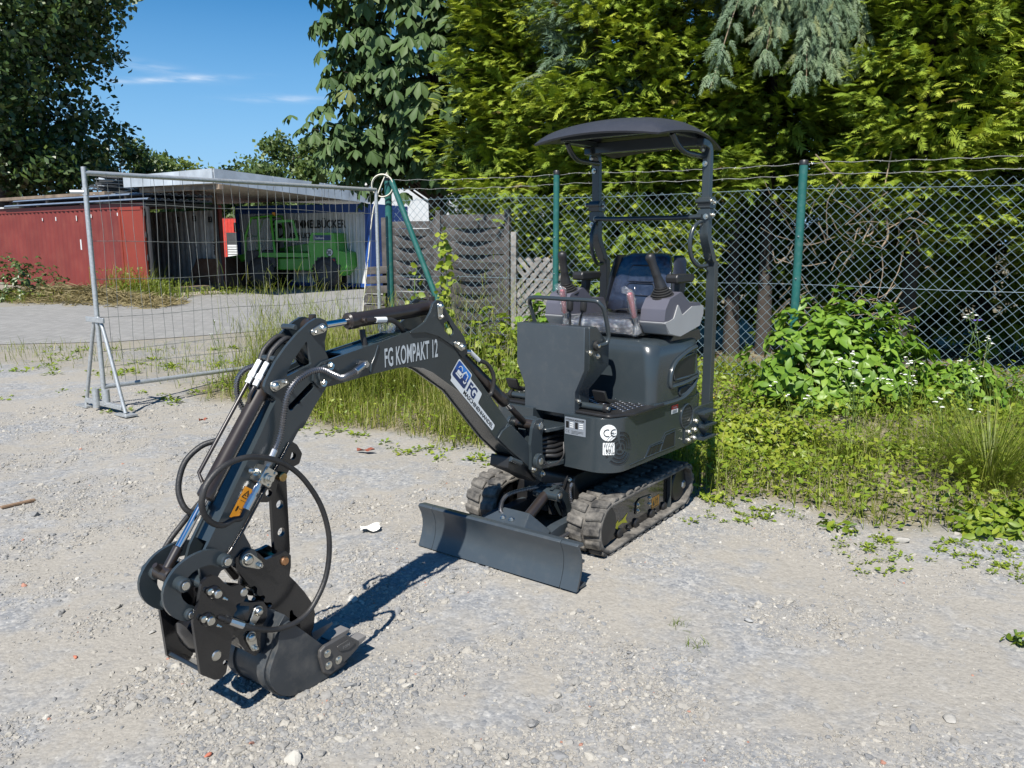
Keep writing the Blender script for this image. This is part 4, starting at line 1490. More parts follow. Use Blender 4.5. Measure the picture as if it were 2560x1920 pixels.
X(mb, 'boom_doubler', M['paint'], BOOM, bevel=0.003)
EAR = rp([(-0.600, 1.160), (-0.545, 1.176), (-0.503, 1.195), (-0.472, 1.229), (-0.455, 1.262), (-0.43, 1.276), (-0.400, 1.268), (-0.382, 1.236), (-0.325, 1.170), (-0.270, 1.118), (-0.252, 1.078),
 (-0.252, 1.045), (-0.275, 1.022), (-0.331, 1.080), (-0.426, 1.132), (-0.503, 1.154)], 0.014, 4)
EH = rp([(-0.392, 1.183), (-0.367, 1.188), (-0.334, 1.147), (-0.334, 1.132), (-0.36, 1.125), (-0.390, 1.150)], 0.008, 3)
plates('boom_ear', EAR, [(0.052, 0.062), (-0.062, -0.052)], M['paint'], BOOM, holes=[EH])
for s in (1, -1):
 pin_keeper(BOOM, (-0.420, 1.250), (-0.421, 1.210), s * 0.062, s, 0.021, 0.016)
 pin_keeper(BOOM, (-0.289, 1.075), (-0.324, 1.092), s * 0.062, s, 0.022, 0.016)
for line in ([(-0.752, 1.130, 0.0565), (-0.77, 1.09, 0.0565), (-0.79, 1.06, 0.0565), (-0.795, 1.033, 0.0565)], [(-0.015, 0.640, 0.0575), (0.038, 0.690, 0.0575)]):
 mb = MB()
 tube(mb, resample([(a, b, z) for a, z, b in line], 0.01), 0.0035, 6)
 X(mb, 'weld_bead', M['paint'], BOOM, smooth=60)
mb = MB()
cyl(mb, (-1.005, 0.056, 1.056), (-1.005, 0.066, 1.056), 0.034, 22, ch=0.003)
cyl(mb, (-1.005, -0.056, 1.056), (-1.005, -0.066, 1.056), 0.034, 22, ch=0.003)
X(mb, 'pivot_boss', M['paint'], BOOM)
for (aa, zz) in ((-0.985, 1.083), (-1.02, 1.03)):
 mb = MB()
 bolt(mb, (aa, 0.064, zz), (0, 1, 0.25), 0.009, 0.010)
 X(mb, 'bolt', M['zinc'], BOOM, smooth=20)
V, F = text_polys('FG KOMPAKT 12', 1.0, bold=0.016, sx=0.62)
xs = [v[0] for v in V]
ys = [v[1] for v in V]
x0, x1, y1 = min(xs), max(xs), max(ys)
def on_text(u, v):
 t = (u - x0) / (x1 - x0)
 h = v / y1
 a = -0.722 + 0.294 * t
 zb = 1.046 + 0.006 * t - 0.001
 zt = 1.114 + 0.008 * t
 if t > 0.6:
  zb += 0.0
 return W(a, 0.0575, zb + (zt - zb) * h)
decal('lettering', V, F, on_text, M['grey_print'], BOOM)
lo = Vector((-0.368, 0.971))      # tile corner (lower left in reading direction)
ex = Vector((0.155, -0.148)).normalized()    # reading direction down the boom
ey = Vector((-ex.y, ex.x))                   # up in the print
org = Vector((-0.357, 0.957))
def on_logo(k):
 def f(u, v):
  p = org + ex * u + ey * v
  return W(p.x, 0.0570 + 0.0005 * k, p.y)
 return f
tile = rp([(0.0, 0.016), (0.107, 0.016), (0.107, 0.088), (0.0, 0.088)], 0.010, 5)
back = rp([(-0.005, 0.011), (0.010, 0.006), (0.010, -0.008), (0.395, -0.008), (0.395, 0.022), (0.225, 0.026), (0.222, 0.072), (0.112, 0.074), (0.112, 0.093), (-0.005, 0.093)], 0.010, 4)
tr_ = tessellate_polygon([[Vector((x, y, 0)) for x, y in back]])
decal('logo_sticker', back, [tuple(t) for t in tr_], on_logo(1), M['white_print'], BOOM)
decal('logo_tile', tile, [tuple(range(len(tile)))], on_logo(2), M['blue_print'], BOOM)
low = rp([(0.0, 0.016), (0.107, 0.016), (0.107, 0.047), (0.0, 0.047)], [0.010, 0.010, 0, 0], 5)
decal('logo_tile_lower', low, [tuple(range(len(low)))], on_logo(3), M['navy_print'], BOOM)
up_ = rp([(0.03, 0.066), (0.107, 0.066), (0.107, 0.088), (0.03, 0.088)], [0, 0, 0.010, 0], 5)
decal('logo_tile_glow', up_, [tuple(range(len(up_)))], on_logo(3), M['skyblue_print'], BOOM)
exc = join2(rect(0.016, 0.032, 0.058, 0.039, 0.003), rect(0.020, 0.041, 0.052, 0.056, 0.004), arc_stroke(0.032, 0.062, 0.014, 0, 180, 0.004, 8),
 ([(0.050, 0.052), (0.058, 0.050), (0.072, 0.074), (0.068, 0.080)], [(0, 1, 2, 3)]), ([(0.068, 0.080), (0.072, 0.074), (0.092, 0.066), (0.094, 0.072)], [(0, 1, 2, 3)]),
 ([(0.088, 0.070), (0.094, 0.070), (0.096, 0.046), (0.090, 0.048)], [(0, 1, 2, 3)]), arc_stroke(0.088, 0.042, 0.008, 200, 380, 0.006, 8), rect(0.058, 0.041, 0.064, 0.060))
decal('logo_excavator', exc[0], exc[1], on_logo(4), M['white_print'], BOOM)
V, F = text_polys('FG', 0.062, bold=0.0022, sx=0.95)
mid_ = [i for i in range(len(V))]
xm = max(v[0] for v in V)
decal('logo_letters', [(0.120 + x, 0.022 + y) for x, y in V], F, on_logo(2), M['navy_print'], BOOM)
V, F = text_polys('MASCHINENHANDEL', 0.024, bold=0.0006, sx=1.0)
xm = max(v[0] for v in V)
decal('logo_subline', [(0.112 + x * 0.272 / xm, -0.001 + y) for x, y in V], F, on_logo(2), M['black_print'], BOOM)
pA, pB = Vector((-0.289, 0, 1.075)), Vector((0.262, 0, 0.640))
dB = (pB - pA).normalized()
mb = MB()
lathe(mb, pA + dB * 0.035, dB, [(0, 0.022), (0.01, 0.0275), (0.40, 0.0275), (0.405, 0.030), (0.445, 0.030), (0.455, 0.024)], 24)
cyl(mb, pA + Vector((0, -0.045, 0)), pA + Vector((0, 0.045, 0)), 0.030, 18)
bc = X(mb, 'boom_cylinder', M['cylpaint'])
mb = MB()
cyl(mb, pA + dB * 0.47, pB - dB * 0.06, 0.0115, 16)
X(mb, 'cylinder_rod', M['chrome'], bc, smooth=50)
mb = MB()
cyl(mb, pB - dB * 0.16, pB - dB * 0.015, 0.0155, 16, ch=0.002)
cyl(mb, pB + Vector((0, -0.05, 0)), pB + Vector((0, 0.05, 0)), 0.024, 18, ch=0.003)
X(mb, 'rod_end', M['cylpaint'], bc)
mb = MB()
q0 = pA + dB * 0.07 + Vector((0.01, 0.035, 0.015))
cyl(mb, q0, q0 + Vector((0.02, 0.006, -0.004)), 0.010, 10)
cyl(mb, q0 + Vector((0.018, 0.006, -0.002)), q0 + dB * 0.075 + Vector((0.018, 0.006, 0.0)), 0.0095, 10, mi=1)
X(mb, 'hose_fitting', [M['steel'], M['white_print']], bc)
mb = MB()
tube(mb, spline([q0 + dB * 0.075 + Vector((0.018, 0.006, 0)), q0 + dB * 0.13 + Vector((0.03, 0.01, 0.01)), q0 + dB * 0.19 + Vector((0.02, 0.014, -0.01)), q0 + dB * 0.24 + Vector((-0.02, 0.006, -0.05)), q0 + dB * 0.25 + Vector((-0.06, 0, -0.06))], 8), 0.0095, 8)
X(mb, 'hydraulic_hose', M['hose'], bc, smooth=60)
pA, pB = Vector((-0.405, 0, 1.240)), Vector((-1.001, 0, 1.213))
dB = (pB - pA).normalized()
mb = MB()
lathe(mb, pA + dB * 0.012, dB, [(0, 0.022), (0.006, 0.0275), (0.385, 0.0275), (0.388, 0.0305), (0.425, 0.0305), (0.432, 0.025)], 26)
cyl(mb, pA + Vector((0, -0.046, 0)), pA + Vector((0, 0.046, 0)), 0.030, 20, ch=0.003)
cyl(mb, pA + Vector((0.01, 0, 0.025)), pA + Vector((0.01, 0, 0.044)), 0.013, 12)
ac = X(mb, 'arm_cylinder', M['cylpaint'])
mb = MB()
cyl(mb, pA + dB * 0.43, pB - dB * 0.02, 0.0130, 18)
X(mb, 'cylinder_rod', M['chrome'], ac, smooth=50)
mb = MB()
cyl(mb, pB + Vector((0, -0.036, 0)), pB + Vector((0, 0.036, 0)), 0.028, 18, ch=0.003)
cyl(mb, pB + Vector((0, 0, 0.024)), pB + Vector((0, 0, 0.044)), 0.013, 12)
cyl(mb, pB - dB * 0.045, pB - dB * 0.015, 0.022, 16, ch=0.002)
X(mb, 'rod_end', M['cylpaint'], ac)
mb = MB()
f0 = Vector((-0.795, 0.034, 1.222))
cyl(mb, f0 + Vector((0, -0.01, 0)), f0 + Vector((0, 0.012, 0)), 0.010, 10)
cyl(mb, f0 + Vector((0, 0.008, 0)), f0 + Vector((0.045, 0.012, -0.001)), 0.0085, 10)
cyl(mb, f0 + Vector((0.043, 0.012, -0.001)), f0 + Vector((0.095, 0.012, -0.004)), 0.0105, 10, mi=1)
X(mb, 'hose_fitting', [M['cylpaint'], M['white_print']], ac)
mb = MB()
tube(mb, spline([f0 + Vector((0.095, 0.012, -0.004)), (-0.66, 0.046, 1.210), (-0.62, 0.042, 1.186), (-0.588, 0.03, 1.155), (-0.575, 0.02, 1.12)], 8), 0.010, 8)
tube(mb, spline([(-0.775, 0.0, 1.185), (-0.776, 0.005, 1.16), (-0.77, 0.01, 1.12)], 6), 0.011, 8)
X(mb, 'hydraulic_hose', M['hose'], ac, smooth=60)
mb = MB()
lathe(mb, (-0.64, -0.01, 1.162), (0, 0, 1), [(0, 0.03), (0.02, 0.036), (0.045, 0.030), (0.06, 0.012)], 12)
X(mb, 'plastic_wrap', M['wrap_bag'], BOOM, smooth=50)
SP = rp([(-1.005, 1.247), (-0.983, 1.238), (-0.973, 1.218), (-0.980, 1.195), (-0.990, 1.165), (-0.988, 1.130), (-0.974, 1.100), (-0.968, 1.060), (-0.981, 1.018), (-1.046, 0.950), (-1.099, 0.884), (-1.113, 0.885), (-1.155, 0.833),
 (-1.352, 0.594), (-1.330, 0.545), (-1.320, 0.505), (-1.345, 0.478), (-1.405, 0.500), (-1.440, 0.495), (-1.470, 0.455), (-1.505, 0.475), (-1.510, 0.525), (-1.489, 0.578), (-1.364, 0.758), (-1.259, 0.908), (-1.226, 0.962), (-1.200, 0.996), (-1.215, 1.012), (-1.236, 1.026), (-1.243, 1.046), (-1.236, 1.064),
 (-1.218, 1.090), (-1.194, 1.122), (-1.153, 1.163), (-1.104, 1.203), (-1.055, 1.234), (-1.024, 1.247)], 0.008, 3)
TH_ = rp([(-1.066, 1.177), (-1.050, 1.096), (-1.160, 1.066), (-1.132, 1.111), (-1.095, 1.148)], 0.006, 3)
SL = capsule((-1.056, 1.021), (-1.142, 0.964), 0.0125, 0.0125, 6)
mb = MB()
for (b0, b1) in ((0.033, 0.045), (-0.045, -0.033)):
 prism(mb, SP, b0, b1, holes=[TH_, SL])
STICK = X(mb, 'stick', M['paint'])
mb = MB()
fl_ = [(-1.205, 1.000), (-1.232, 0.960), (-1.262, 0.912), (-1.366, 0.762), (-1.475, 0.600)]
L2 = [(a + 0.009, z - 0.004) for a, z in fl_]
prism(mb, [(a + 0.007, z - 0.004) for a, z in fl_] + [(a + 0.016, z - 0.009) for a, z in fl_][::-1], -0.033, 0.033)
bl_ = [(-0.988, 1.018), (-1.05, 0.955), (-1.115, 0.888), (-1.158, 0.838), (-1.345, 0.606)]
prism(mb, [(a - 0.006, z + 0.003) for a, z in bl_] + [(a - 0.014, z + 0.008) for a, z in bl_][::-1], -0.033, 0.033)
tp_ = [(-1.02, 1.088), (-1.19, 1.045), (-1.205, 1.000)]
prism(mb, tp_ + [(a + 0.004, z - 0.009) for a, z in tp_][::-1], -0.033, 0.033)
X(mb, 'stick_web', M['paint'], STICK)
mb = MB()
for (ta, tz, hw_, tr) in ((-1.10, 1.222, .033, .010), (-1.187, 1.128, .033, .010), (-1.345, .507, .060, .032), (-1.476, .462, .062, .024)):
 mb = MB()
 cyl(mb, (ta, -hw_, tz), (ta, hw_, tz), tr, 20, ch=0.003)
 X(mb, 'cross_tube', M['paint'], STICK)
for s in (1, -1):
 pin_keeper(STICK, (-1.001, 1.213), (-1.038, 1.203), s * 0.045, s, 0.022, 0.015)
 pin_keeper(STICK, (-1.206, 1.044), (-1.168, 1.051), s * 0.045, s, 0.024, 0.015)
sa, sb = Vector((-1.322, 0.728)), Vector((-1.376, 0.656))
dx = (sb - sa).normalized()
dy = Vector((-dx.y, dx.x))
w_ = 0.037
def on_stick(k):
 return lambda u, v: W(*(lambda p: (p.x, 0.0460 + 0.0005 * k, p.y))(sa + dx * v + dy * u))
Ls = (sb - sa).length * 1.12
decal('warning_sticker', *rect(-w_ * .55, -0.004, w_ * .55, Ls, 0.001), on_stick(0), M['orange_print'], STICK)
tri_o = ([(-0.0155, 0.031), (0.0155, 0.031), (0.0, 0.003), (-0.011, 0.0285), (0.011, 0.0285), (0.0, 0.008)], [(0, 1, 4, 3), (1, 2, 5, 4), (2, 0, 3, 5)])
st = join2(tri_o, circ_ := (circ(-0.003, 0.022, 0.0022, 8), [tuple(range(8))]), (circ(0.004, 0.021, 0.0022, 8), [tuple(range(8))]), (circ(0.002, 0.015, 0.002, 8), [tuple(range(8))]),
 rect(-w_ * .55, 0.040, w_ * .55, 0.0412), rect(0.008, 0.046, 0.0092, 0.076), rect(0.008, 0.046, 0.018, 0.0472), rect(0.008, 0.0755, 0.018, 0.0767),
 ([(-0.002, 0.066), (0.002, 0.0635), (0.002, 0.0685)], [(0, 1, 2)]), ([(0.012, 0.066), (0.008, 0.0635), (0.008, 0.0685)], [(0, 1, 2)]), rect(0.0, 0.0655, 0.010, 0.0668),
 rect(-0.012, 0.060, -0.006, 0.072), (circ(-0.010, 0.075, 0.003, 8), [tuple(range(8))]))
decal('sticker_print', st[0], st[1], on_stick(1), M['black_print'], STICK)
pA, pB = Vector((-1.206, 0, 1.044)), Vector((-1.597, 0, 0.530))
dB = (pB - pA).normalized()
nB = Vector((-dB.z, 0, dB.x))
if nB.x > 0:
 nB = -nB
mb = MB()
lathe(mb, pA + dB * 0.02, dB, [(0, 0.022), (0.012, 0.0265), (0.345, 0.0265), (0.348, 0.0285), (0.378, 0.0285), (0.384, 0.022)], 26)
cyl(mb, pA + Vector((0, -0.033, 0)), pA + Vector((0, 0.033, 0)), 0.03, 18)
kc = X(mb, 'bucket_cylinder', M['cylpaint'])
mb = MB()
cyl(mb, pA + dB * 0.40, pB - dB * 0.05, 0.0115, 18)
X(mb, 'cylinder_rod', M['chrome'], kc, smooth=50)
mb = MB()
cyl(mb, pB - dB * 0.085, pB - dB * 0.01, 0.0150, 16, ch=0.003)
cyl(mb, pB + Vector((0, -0.036, 0)), pB + Vector((0, 0.036, 0)), 0.022, 20, ch=0.004)
cyl(mb, pB + Vector((-0.01, 0, 0.012)), pB + Vector((-0.028, 0, 0.036)), 0.009, 10)
X(mb, 'rod_end', M['cylpaint'], kc)
mb = MB()
for bb, l0, l1 in ((-0.034, 0.02, 0.34), (0.008, 0.03, 0.06)):
 tube(mb, [pA + nB * 0.038 + dB * l0 + Vector((0, bb, 0)), pA + nB * 0.038 + dB * l1 + Vector((0, bb, 0)), pA + nB * 0.024 + dB * (l1 + 0.02) + Vector((0, bb * .5, 0))], 0.0065, 10)
X(mb, 'cylinder_pipe', M['cylpaint'], kc, smooth=50)
for bb, l0 in ((-0.034, 0.0), (0.008, 0.005)):
 mb = MB()
 p0 = pA + nB * 0.038 + dB * (l0 + 0.02) + Vector((0, bb, 0))
 lathe(mb, p0, -dB, [(0, 0.0095), (0.022, 0.0095), (0.022, 0.012), (0.040, 0.012), (0.041, 0.0095), (0.085, 0.0095), (0.088, 0.008)], 8)
 X(mb, 'white_fitting', M['white_print'], kc, smooth=20)
 mb = MB()
 q = p0 - dB * 0.085
 tube(mb, spline([q, q - dB * 0.045 + nB * 0.004, q - dB * 0.09 + Vector((0.03, 0, 0.0)), (-1.075, bb * 0.55, 1.145), (-1.04, bb * .4, 1.10), (-0.97, bb * .3, 1.075)], 8), 0.0092, 10)
 X(mb, 'hydraulic_hose', M['hose'], kc, smooth=60)
mb = MB()
spring_tube(mb, spline([(-1.20, -0.06, 1.10), (-1.232, -0.075, 1.085), (-1.252, -0.085, 1.05), (-1.25, -0.085, 0.99), (-1.23, -0.07, 0.93)], 10), 0.0095, 0.0080)
X(mb, 'guarded_hose', M['spring'], STICK, smooth=30)
g1 = spline([(-0.885, 0.078, 1.053), (-0.925, 0.082, 1.044), (-0.965, 0.092, 1.042), (-1.000, 0.098, 1.057), (-1.055, 0.10, 1.082), (-1.108, 0.098, 1.079), (-1.158, 0.092, 1.054), (-1.185, 0.085, 1.017), (-1.196, 0.078, 0.968), (-1.204, 0.07, 0.905), (-1.218, 0.066, 0.862), (-1.232, 0.064, 0.838)], 10)
mb = MB()
spring_tube(mb, g1, 0.0098, 0.0080, 10)
X(mb, 'guarded_hose', M['spring'], BOOM, smooth=30)
mb = MB()
cyl(mb, (-0.838, 0.055, 1.072), (-0.838, 0.082, 1.072), 0.014, 6)
cyl(mb, (-0.838, 0.074, 1.072), (-0.888, 0.078, 1.052), 0.0125, 12, ch=0.002)
cyl(mb, (-0.838, 0.080, 1.072), (-0.838, 0.090, 1.072), 0.009, 6)
X(mb, 'hose_fitting', M['steel'], BOOM)
mb = MB()
cyl(mb, (-1.230, 0.064, 0.842), (-1.252, 0.066, 0.812), 0.011, 12, ch=0.002)
cyl(mb, (-1.250, 0.066, 0.815), (-1.262, 0.066, 0.800), 0.0125, 6)
cyl(mb, (-1.260, 0.066, 0.802), (-1.276, 0.066, 0.784), 0.010, 6)
X(mb, 'hose_fitting', M['steel'], STICK, smooth=20)
cB = Vector((-1.283, 0.070, 0.768))
ux = Vector((-0.62, 0, -0.78)).normalized()
uz = Vector((-ux.z, 0, ux.x))
mb = MB()
V = []
for i in (-1, 1):
 for j in (-1, 1):
  for k in (-1, 1):
   V.append(cB + ux * (0.028 * i) + uz * (0.025 * k) + Vector((0, 0.0245 * j, 0)))
mb.add(V, [(0, 1, 3, 2), (4, 6, 7, 5), (0, 4, 5, 1), (2, 3, 7, 6), (0, 2, 6, 4), (1, 5, 7, 3)])
vb = X(mb, 'valve_block', M['zinc'], STICK, bevel=0.002)
mb = MB()
lathe(mb, cB + Vector((0, 0.0245, 0)) + ux * 0.004, (0, 1, 0), [(0, 0.016), (0.008, 0.016), (0.008, 0.011), (0.014, 0.011)], 16)
lathe(mb, cB + Vector((0, 0.0245, 0)) + ux * 0.004, (0, 1, 0), [(0.014, 0.0095), (0.022, 0.0095)], 6)
for (u, w) in ((-0.021, -0.018), (0.021, -0.018), (0.021, 0.018), (-0.021, 0.018)):
 lathe(mb, cB + ux * u + uz * w + Vector((0, 0.0245, 0)), (0, 1, 0), [(0, 0.005), (0.004, 0.005), (0.004, 0.0028), (0.0045, 0.0028)], 8)
lathe(mb, cB - uz * 0.025 if (uz.x > 0) else cB + uz * 0.025, (-1, 0.35, 0.45), [(0, 0.012), (0.012, 0.012), (0.012, 0.008), (0.026, 0.008), (0.03, 0.0095), (0.040, 0.0085), (0.044, 0.004)], 12)
X(mb, 'block_fitting', M['zinc'], vb, smooth=25)
mb = MB()
p0 = cB + ux * 0.028
lathe(mb, p0, ux, [(0, 0.009), (0.012, 0.009), (0.012, 0.012), (0.030, 0.012), (0.030, 0.009), (0.040, 0.009), (0.041, 0.0125), (0.088, 0.0125), (0.090, 0.009)], 8)
X(mb, 'hose_fitting', M['steel'], vb, smooth=25)
mb = MB()
for bb, o in ((0.050, 0.0), (0.032, 0.012)):
 tube(mb, spline([(-1.160 + o, bb, 0.846), (-1.299 + o, bb, 0.674), (-1.359 + o * .5, bb, 0.600), (-1.400, bb, 0.556), (-1.418, bb, 0.541)], 8), 0.0055, 10)
X(mb, 'steel_line', M['cylpaint'], STICK, smooth=60)
pe = p0 + ux * 0.088
loop = [pe, pe + ux * 0.03, (-1.405, 0.075, 0.658), (-1.447, 0.085, 0.655), (-1.484, 0.095, 0.672), (-1.512, 0.10, 0.702), (-1.526, 0.105, 0.741), (-1.521, 0.11, 0.780), (-1.504, 0.11, 0.808), (-1.468, 0.11, 0.836),
 (-1.420, 0.11, 0.851), (-1.364, 0.11, 0.853), (-1.304, 0.11, 0.838), (-1.242, 0.11, 0.809), (-1.190, 0.11, 0.768), (-1.150, 0.11, 0.722), (-1.109, 0.112, 0.656), (-1.082, 0.114, 0.588), (-1.068, 0.116, 0.510),
 (-1.074, 0.118, 0.432), (-1.095, 0.12, 0.366), (-1.129, 0.122, 0.318), (-1.175, 0.124, 0.278), (-1.238, 0.126, 0.262), (-1.312, 0.126, 0.272), (-1.384, 0.122, 0.303), (-1.425, 0.116, 0.330)]
mb = MB()
tube(mb, spline(loop, 6), 0.0092, 10)
X(mb, 'hydraulic_hose', M['hose'], STICK, smooth=60)
mb = MB()
e0 = Vector((-1.422, 0.116, 0.328))
e1 = Vector((-1.492, 0.098, 0.378))
d_ = (e1 - e0).normalized()
lathe(mb, e0, d_, [(0, 0.0125), (0.048, 0.0125)], 8)
lathe(mb, e0 + d_ * 0.048, d_, [(0, 0.010), (0.018, 0.010), (0.018, 0.008), (0.034, 0.008), (0.042, 0.005)], 10, mi=1)
X(mb, 'hose_fitting', [M['steel'], M['black_satin']], STICK, smooth=25)
mb = MB()
tube(mb, spline([(-1.36, -0.055, 0.880), (-1.40, -0.075, 0.868), (-1.445, -0.09, 0.832), (-1.472, -0.09, 0.785), (-1.486, -0.08, 0.735), (-1.482, -0.06, 0.690), (-1.458, -0.05, 0.668), (-1.42, -0.05, 0.668), (-1.39, -0.055, 0.69)], 8), 0.0092, 10)
tube(mb, spline([(-1.43, -0.05, 0.70), (-1.47, -0.085, 0.64), (-1.53, -0.10, 0.57), (-1.56, -0.10, 0.50)], 8), 0.009, 10)
X(mb, 'hydraulic_hose', M['hose'], STICK, smooth=60)
te = rp([(-1.165, 0.865), (-1.118, 0.830), (-1.098, 0.795), (-1.112, 0.762), (-1.150, 0.755), (-1.168, 0.735), (-1.205, 0.715), (-1.215, 0.680), (-1.245, 0.662), (-1.282, 0.672), (-1.275, 0.720)], 0.012, 4)
THUMB = plates('thumb_bracket', te, [(0.018, 0.034), (-0.034, -0.018)], M['paint_black'], STICK, holes=[circ(-1.137, 0.795, 0.013, 14), circ(-1.24, 0.693, 0.013, 14)], bevel=0.002)
bar = rp([(-1.148, 0.765), (-1.148, 0.437), (-1.212, 0.437), (-1.212, 0.765)], 0.026, 4)
mb = MB()
prism(mb, bar, -0.008, 0.008, holes=[circ(-1.180, 0.632, 0.0145, 16), circ(-1.180, 0.535, 0.0145, 16)])
X(mb, 'thumb_link', M['paint_black'], bevel=0.002)
pin(THUMB, (-1.190, 0.737), -0.05, 0.050, 0.0155, M['brass'], 'link_pin')
mb = MB()
cyl(mb, (-1.240, -0.044, 0.693), (-1.240, 0.044, 0.693), 0.021, 18)
CL = rp([(-1.359, 0.540), (-1.388, 0.520), (-1.392, 0.490), (-1.343, 0.408), (-1.327, 0.407), (-1.318, 0.396), (-1.321, 0.376), (-1.311, 0.365), (-1.295, 0.363), (-1.289, 0.353), (-1.298, 0.341), (-1.286, 0.333), (-1.269, 0.328),
 (-1.263, 0.317), (-1.275, 0.306), (-1.245, 0.288), (-1.245, 0.263), (-1.228, 0.238), (-1.200, 0.228), (-1.196, 0.268), (-1.186, 0.270), (-1.180, 0.250), (-1.158, 0.222), (-1.153, 0.174), (-1.122, 0.131), (-1.100, 0.168),
 (-1.090, 0.214), (-1.096, 0.252), (-1.132, 0.314), (-1.166, 0.362), (-1.190, 0.392), (-1.182, 0.425), (-1.180, 0.462), (-1.200, 0.484), (-1.226, 0.480), (-1.280, 0.480), (-1.318, 0.525)], 0.006, 3)
CLAW = plates('thumb_claw', CL, [(0.036, 0.052), (-0.052, -0.036)], M['paint_black'], bevel=0)
mb = MB()
mid_web = rp([(-1.385, 0.500), (-1.335, 0.420), (-1.318, 0.385), (-1.290, 0.350), (-1.262, 0.320), (-1.235, 0.280), (-1.215, 0.300), (-1.270, 0.375), (-1.355, 0.515)], 0.006, 3)
prism(mb, mid_web, -0.036, 0.036)
prism(mb, rp([(-1.135, 0.30), (-1.102, 0.245), (-1.100, 0.19), (-1.125, 0.15), (-1.14, 0.18), (-1.115, 0.22), (-1.15, 0.29)], 0.006, 3), -0.036, 0.036)
X(mb, 'claw_web', M['paint_black'], CLAW)
pin(CLAW, (-1.208, 0.452), -0.058, 0.060, 0.0155, M['copper'], 'claw_pin')
pin_keeper(CLAW, (-1.352, 0.506), (-1.312, 0.475), 0.054, 1, 0.030, 0.018)
LA = smooth_poly([(-1.420, 0.545), (-1.449, 0.572), (-1.483, 0.586), (-1.519, 0.590), (-1.562, 0.583), (-1.597, 0.568), (-1.625, 0.543), (-1.645, 0.510), (-1.646, 0.470), (-1.632, 0.435), (-1.605, 0.405), (-1.575, 0.388), (-1.548, 0.398), (-1.545, 0.425), (-1.570, 0.440),
 (-1.591, 0.470), (-1.588, 0.499), (-1.568, 0.524), (-1.540, 0.538), (-1.515, 0.541), (-1.486, 0.538), (-1.465, 0.522), (-1.435, 0.512)], 1)
LINK = plates('bucket_link', LA, [(0.058, 0.070), (-0.070, -0.058)], M['paint'], bevel=0)
for (p, r, w_2) in (((-1.447, 0.540), 0.0215, 0.096), ((-1.594, 0.518), 0.0215, 0.104), ((-1.570, 0.412), 0.018, 0.082)):
 for s in (1, -1):
  mb = MB()
  cyl(mb, (p[0], s * 0.046, p[1]), (p[0], s * w_2, p[1]), r, 20, ch=0.004)
  bs_ = X(mb, 'pin_boss', M['paint'], LINK)
  pin(bs_, p, s * (w_2 - 0.004), s * (w_2 + 0.004), r * 0.6, M['zinc'], 'pin_head', 0.0015)
HT = rp([(-1.521, 0.514), (-1.500, 0.516), (-1.480, 0.502), (-1.462, 0.476), (-1.439, 0.456), (-1.412, 0.454), (-1.394, 0.438), (-1.388, 0.411), (-1.402, 0.392), (-1.425, 0.394), (-1.444, 0.372), (-1.440, 0.330), (-1.446, 0.301), (-1.478, 0.188), (-1.497, 0.176), (-1.518, 0.182), (-1.563, 0.221), (-1.575, 0.390), (-1.571, 0.415), (-1.555, 0.440), (-1.545, 0.479), (-1.538, 0.503)], 0.008, 3)
HITCH = plates('tilt_hitch', HT, [(0.084, 0.096), (-0.096, -0.084)], M['paint_black'], holes=[circ(-1.478, 0.222, 0.009, 12)], bevel=0)
mb = MB()
prism(mb, rp([(-1.562, 0.226), (-1.500, 0.182), (-1.492, 0.192), (-1.555, 0.238)], 0.003), -0.084, 0.084)
prism(mb, rp([(-1.462, 0.42), (-1.425, 0.40), (-1.395, 0.30), (-1.42, 0.27), (-1.455, 0.32)], 0.01), -0.084, 0.084)
X(mb, 'hitch_base', M['paint_black'], HITCH, bevel=0.003)
mb = MB()
lathe(mb, (-1.555, 0.0, 0.300), (0.95, 0, 0.25), [(0, 0.03), (0.01, 0.055), (0.05, 0.062), (0.11, 0.062), (0.12, 0.05)], 24)
X(mb, 'tilt_motor', M['paint_black'], HITCH, smooth=40)
for (p, r, ext) in (((-1.500, 0.461), 0.0135, 0.122), ((-1.398, 0.423), 0.0135, 0.101), ((-1.527, 0.384), 0.0140, 0.118), ((-1.507, 0.258), 0.0165, 0.100)):
 if ext > 0.11:
  for s in (1, -1):
   mb = MB()
   cyl(mb, (p[0], s * 0.090, p[1]), (p[0], s * 0.107, p[1]), r * 1.55, 20, ch=0.004)
   X(mb, 'pin_boss', M['paint_black'], HITCH)
  mb = MB()
  lathe(mb, (p[0] - 0.02, 0.100, p[1] + 0.012), (0, 1, 0), [(0, 0.010), (0.010, 0.010), (0.012, 0.006)], 12)
  lathe(mb, (p[0] + 0.014, 0.118, p[1] - 0.016), (0.6, 0.3, -0.5), [(0, 0.005), (0.008, 0.005), (0.009, 0.003), (0.016, 0.0035)], 8)
  X(mb, 'grease_nipple', M['zinc'], HITCH)
 for s in (1, -1):
  pin(HITCH, p, s * 0.085, s * ext, r, M['zinc'], 'hitch_pin')
mb = MB()
lathe(mb, (-1.435, 0, 0.345), (0.92, 0, -0.38), [(0, 0.085), (0.012, 0.092), (0.05, 0.092), (0.06, 0.080)], 32)
X(mb, 'rotator', M['paint_black'], HITCH, smooth=40)
QP = rp([(-1.402, 0.392), (-1.368, 0.374), (-1.340, 0.366), (-1.318, 0.358), (-1.306, 0.330), (-1.308, 0.300), (-1.330, 0.276), (-1.338, 0.240), (-1.340, 0.200), (-1.360, 0.184), (-1.392, 0.215), (-1.414, 0.25), (-1.428, 0.31)], 0.010, 4)
COUP = plates('bucket_coupler', QP, [(0.066, 0.082), (-0.082, -0.066)], M['paint_black'], bevel=0.002)
mb = MB()
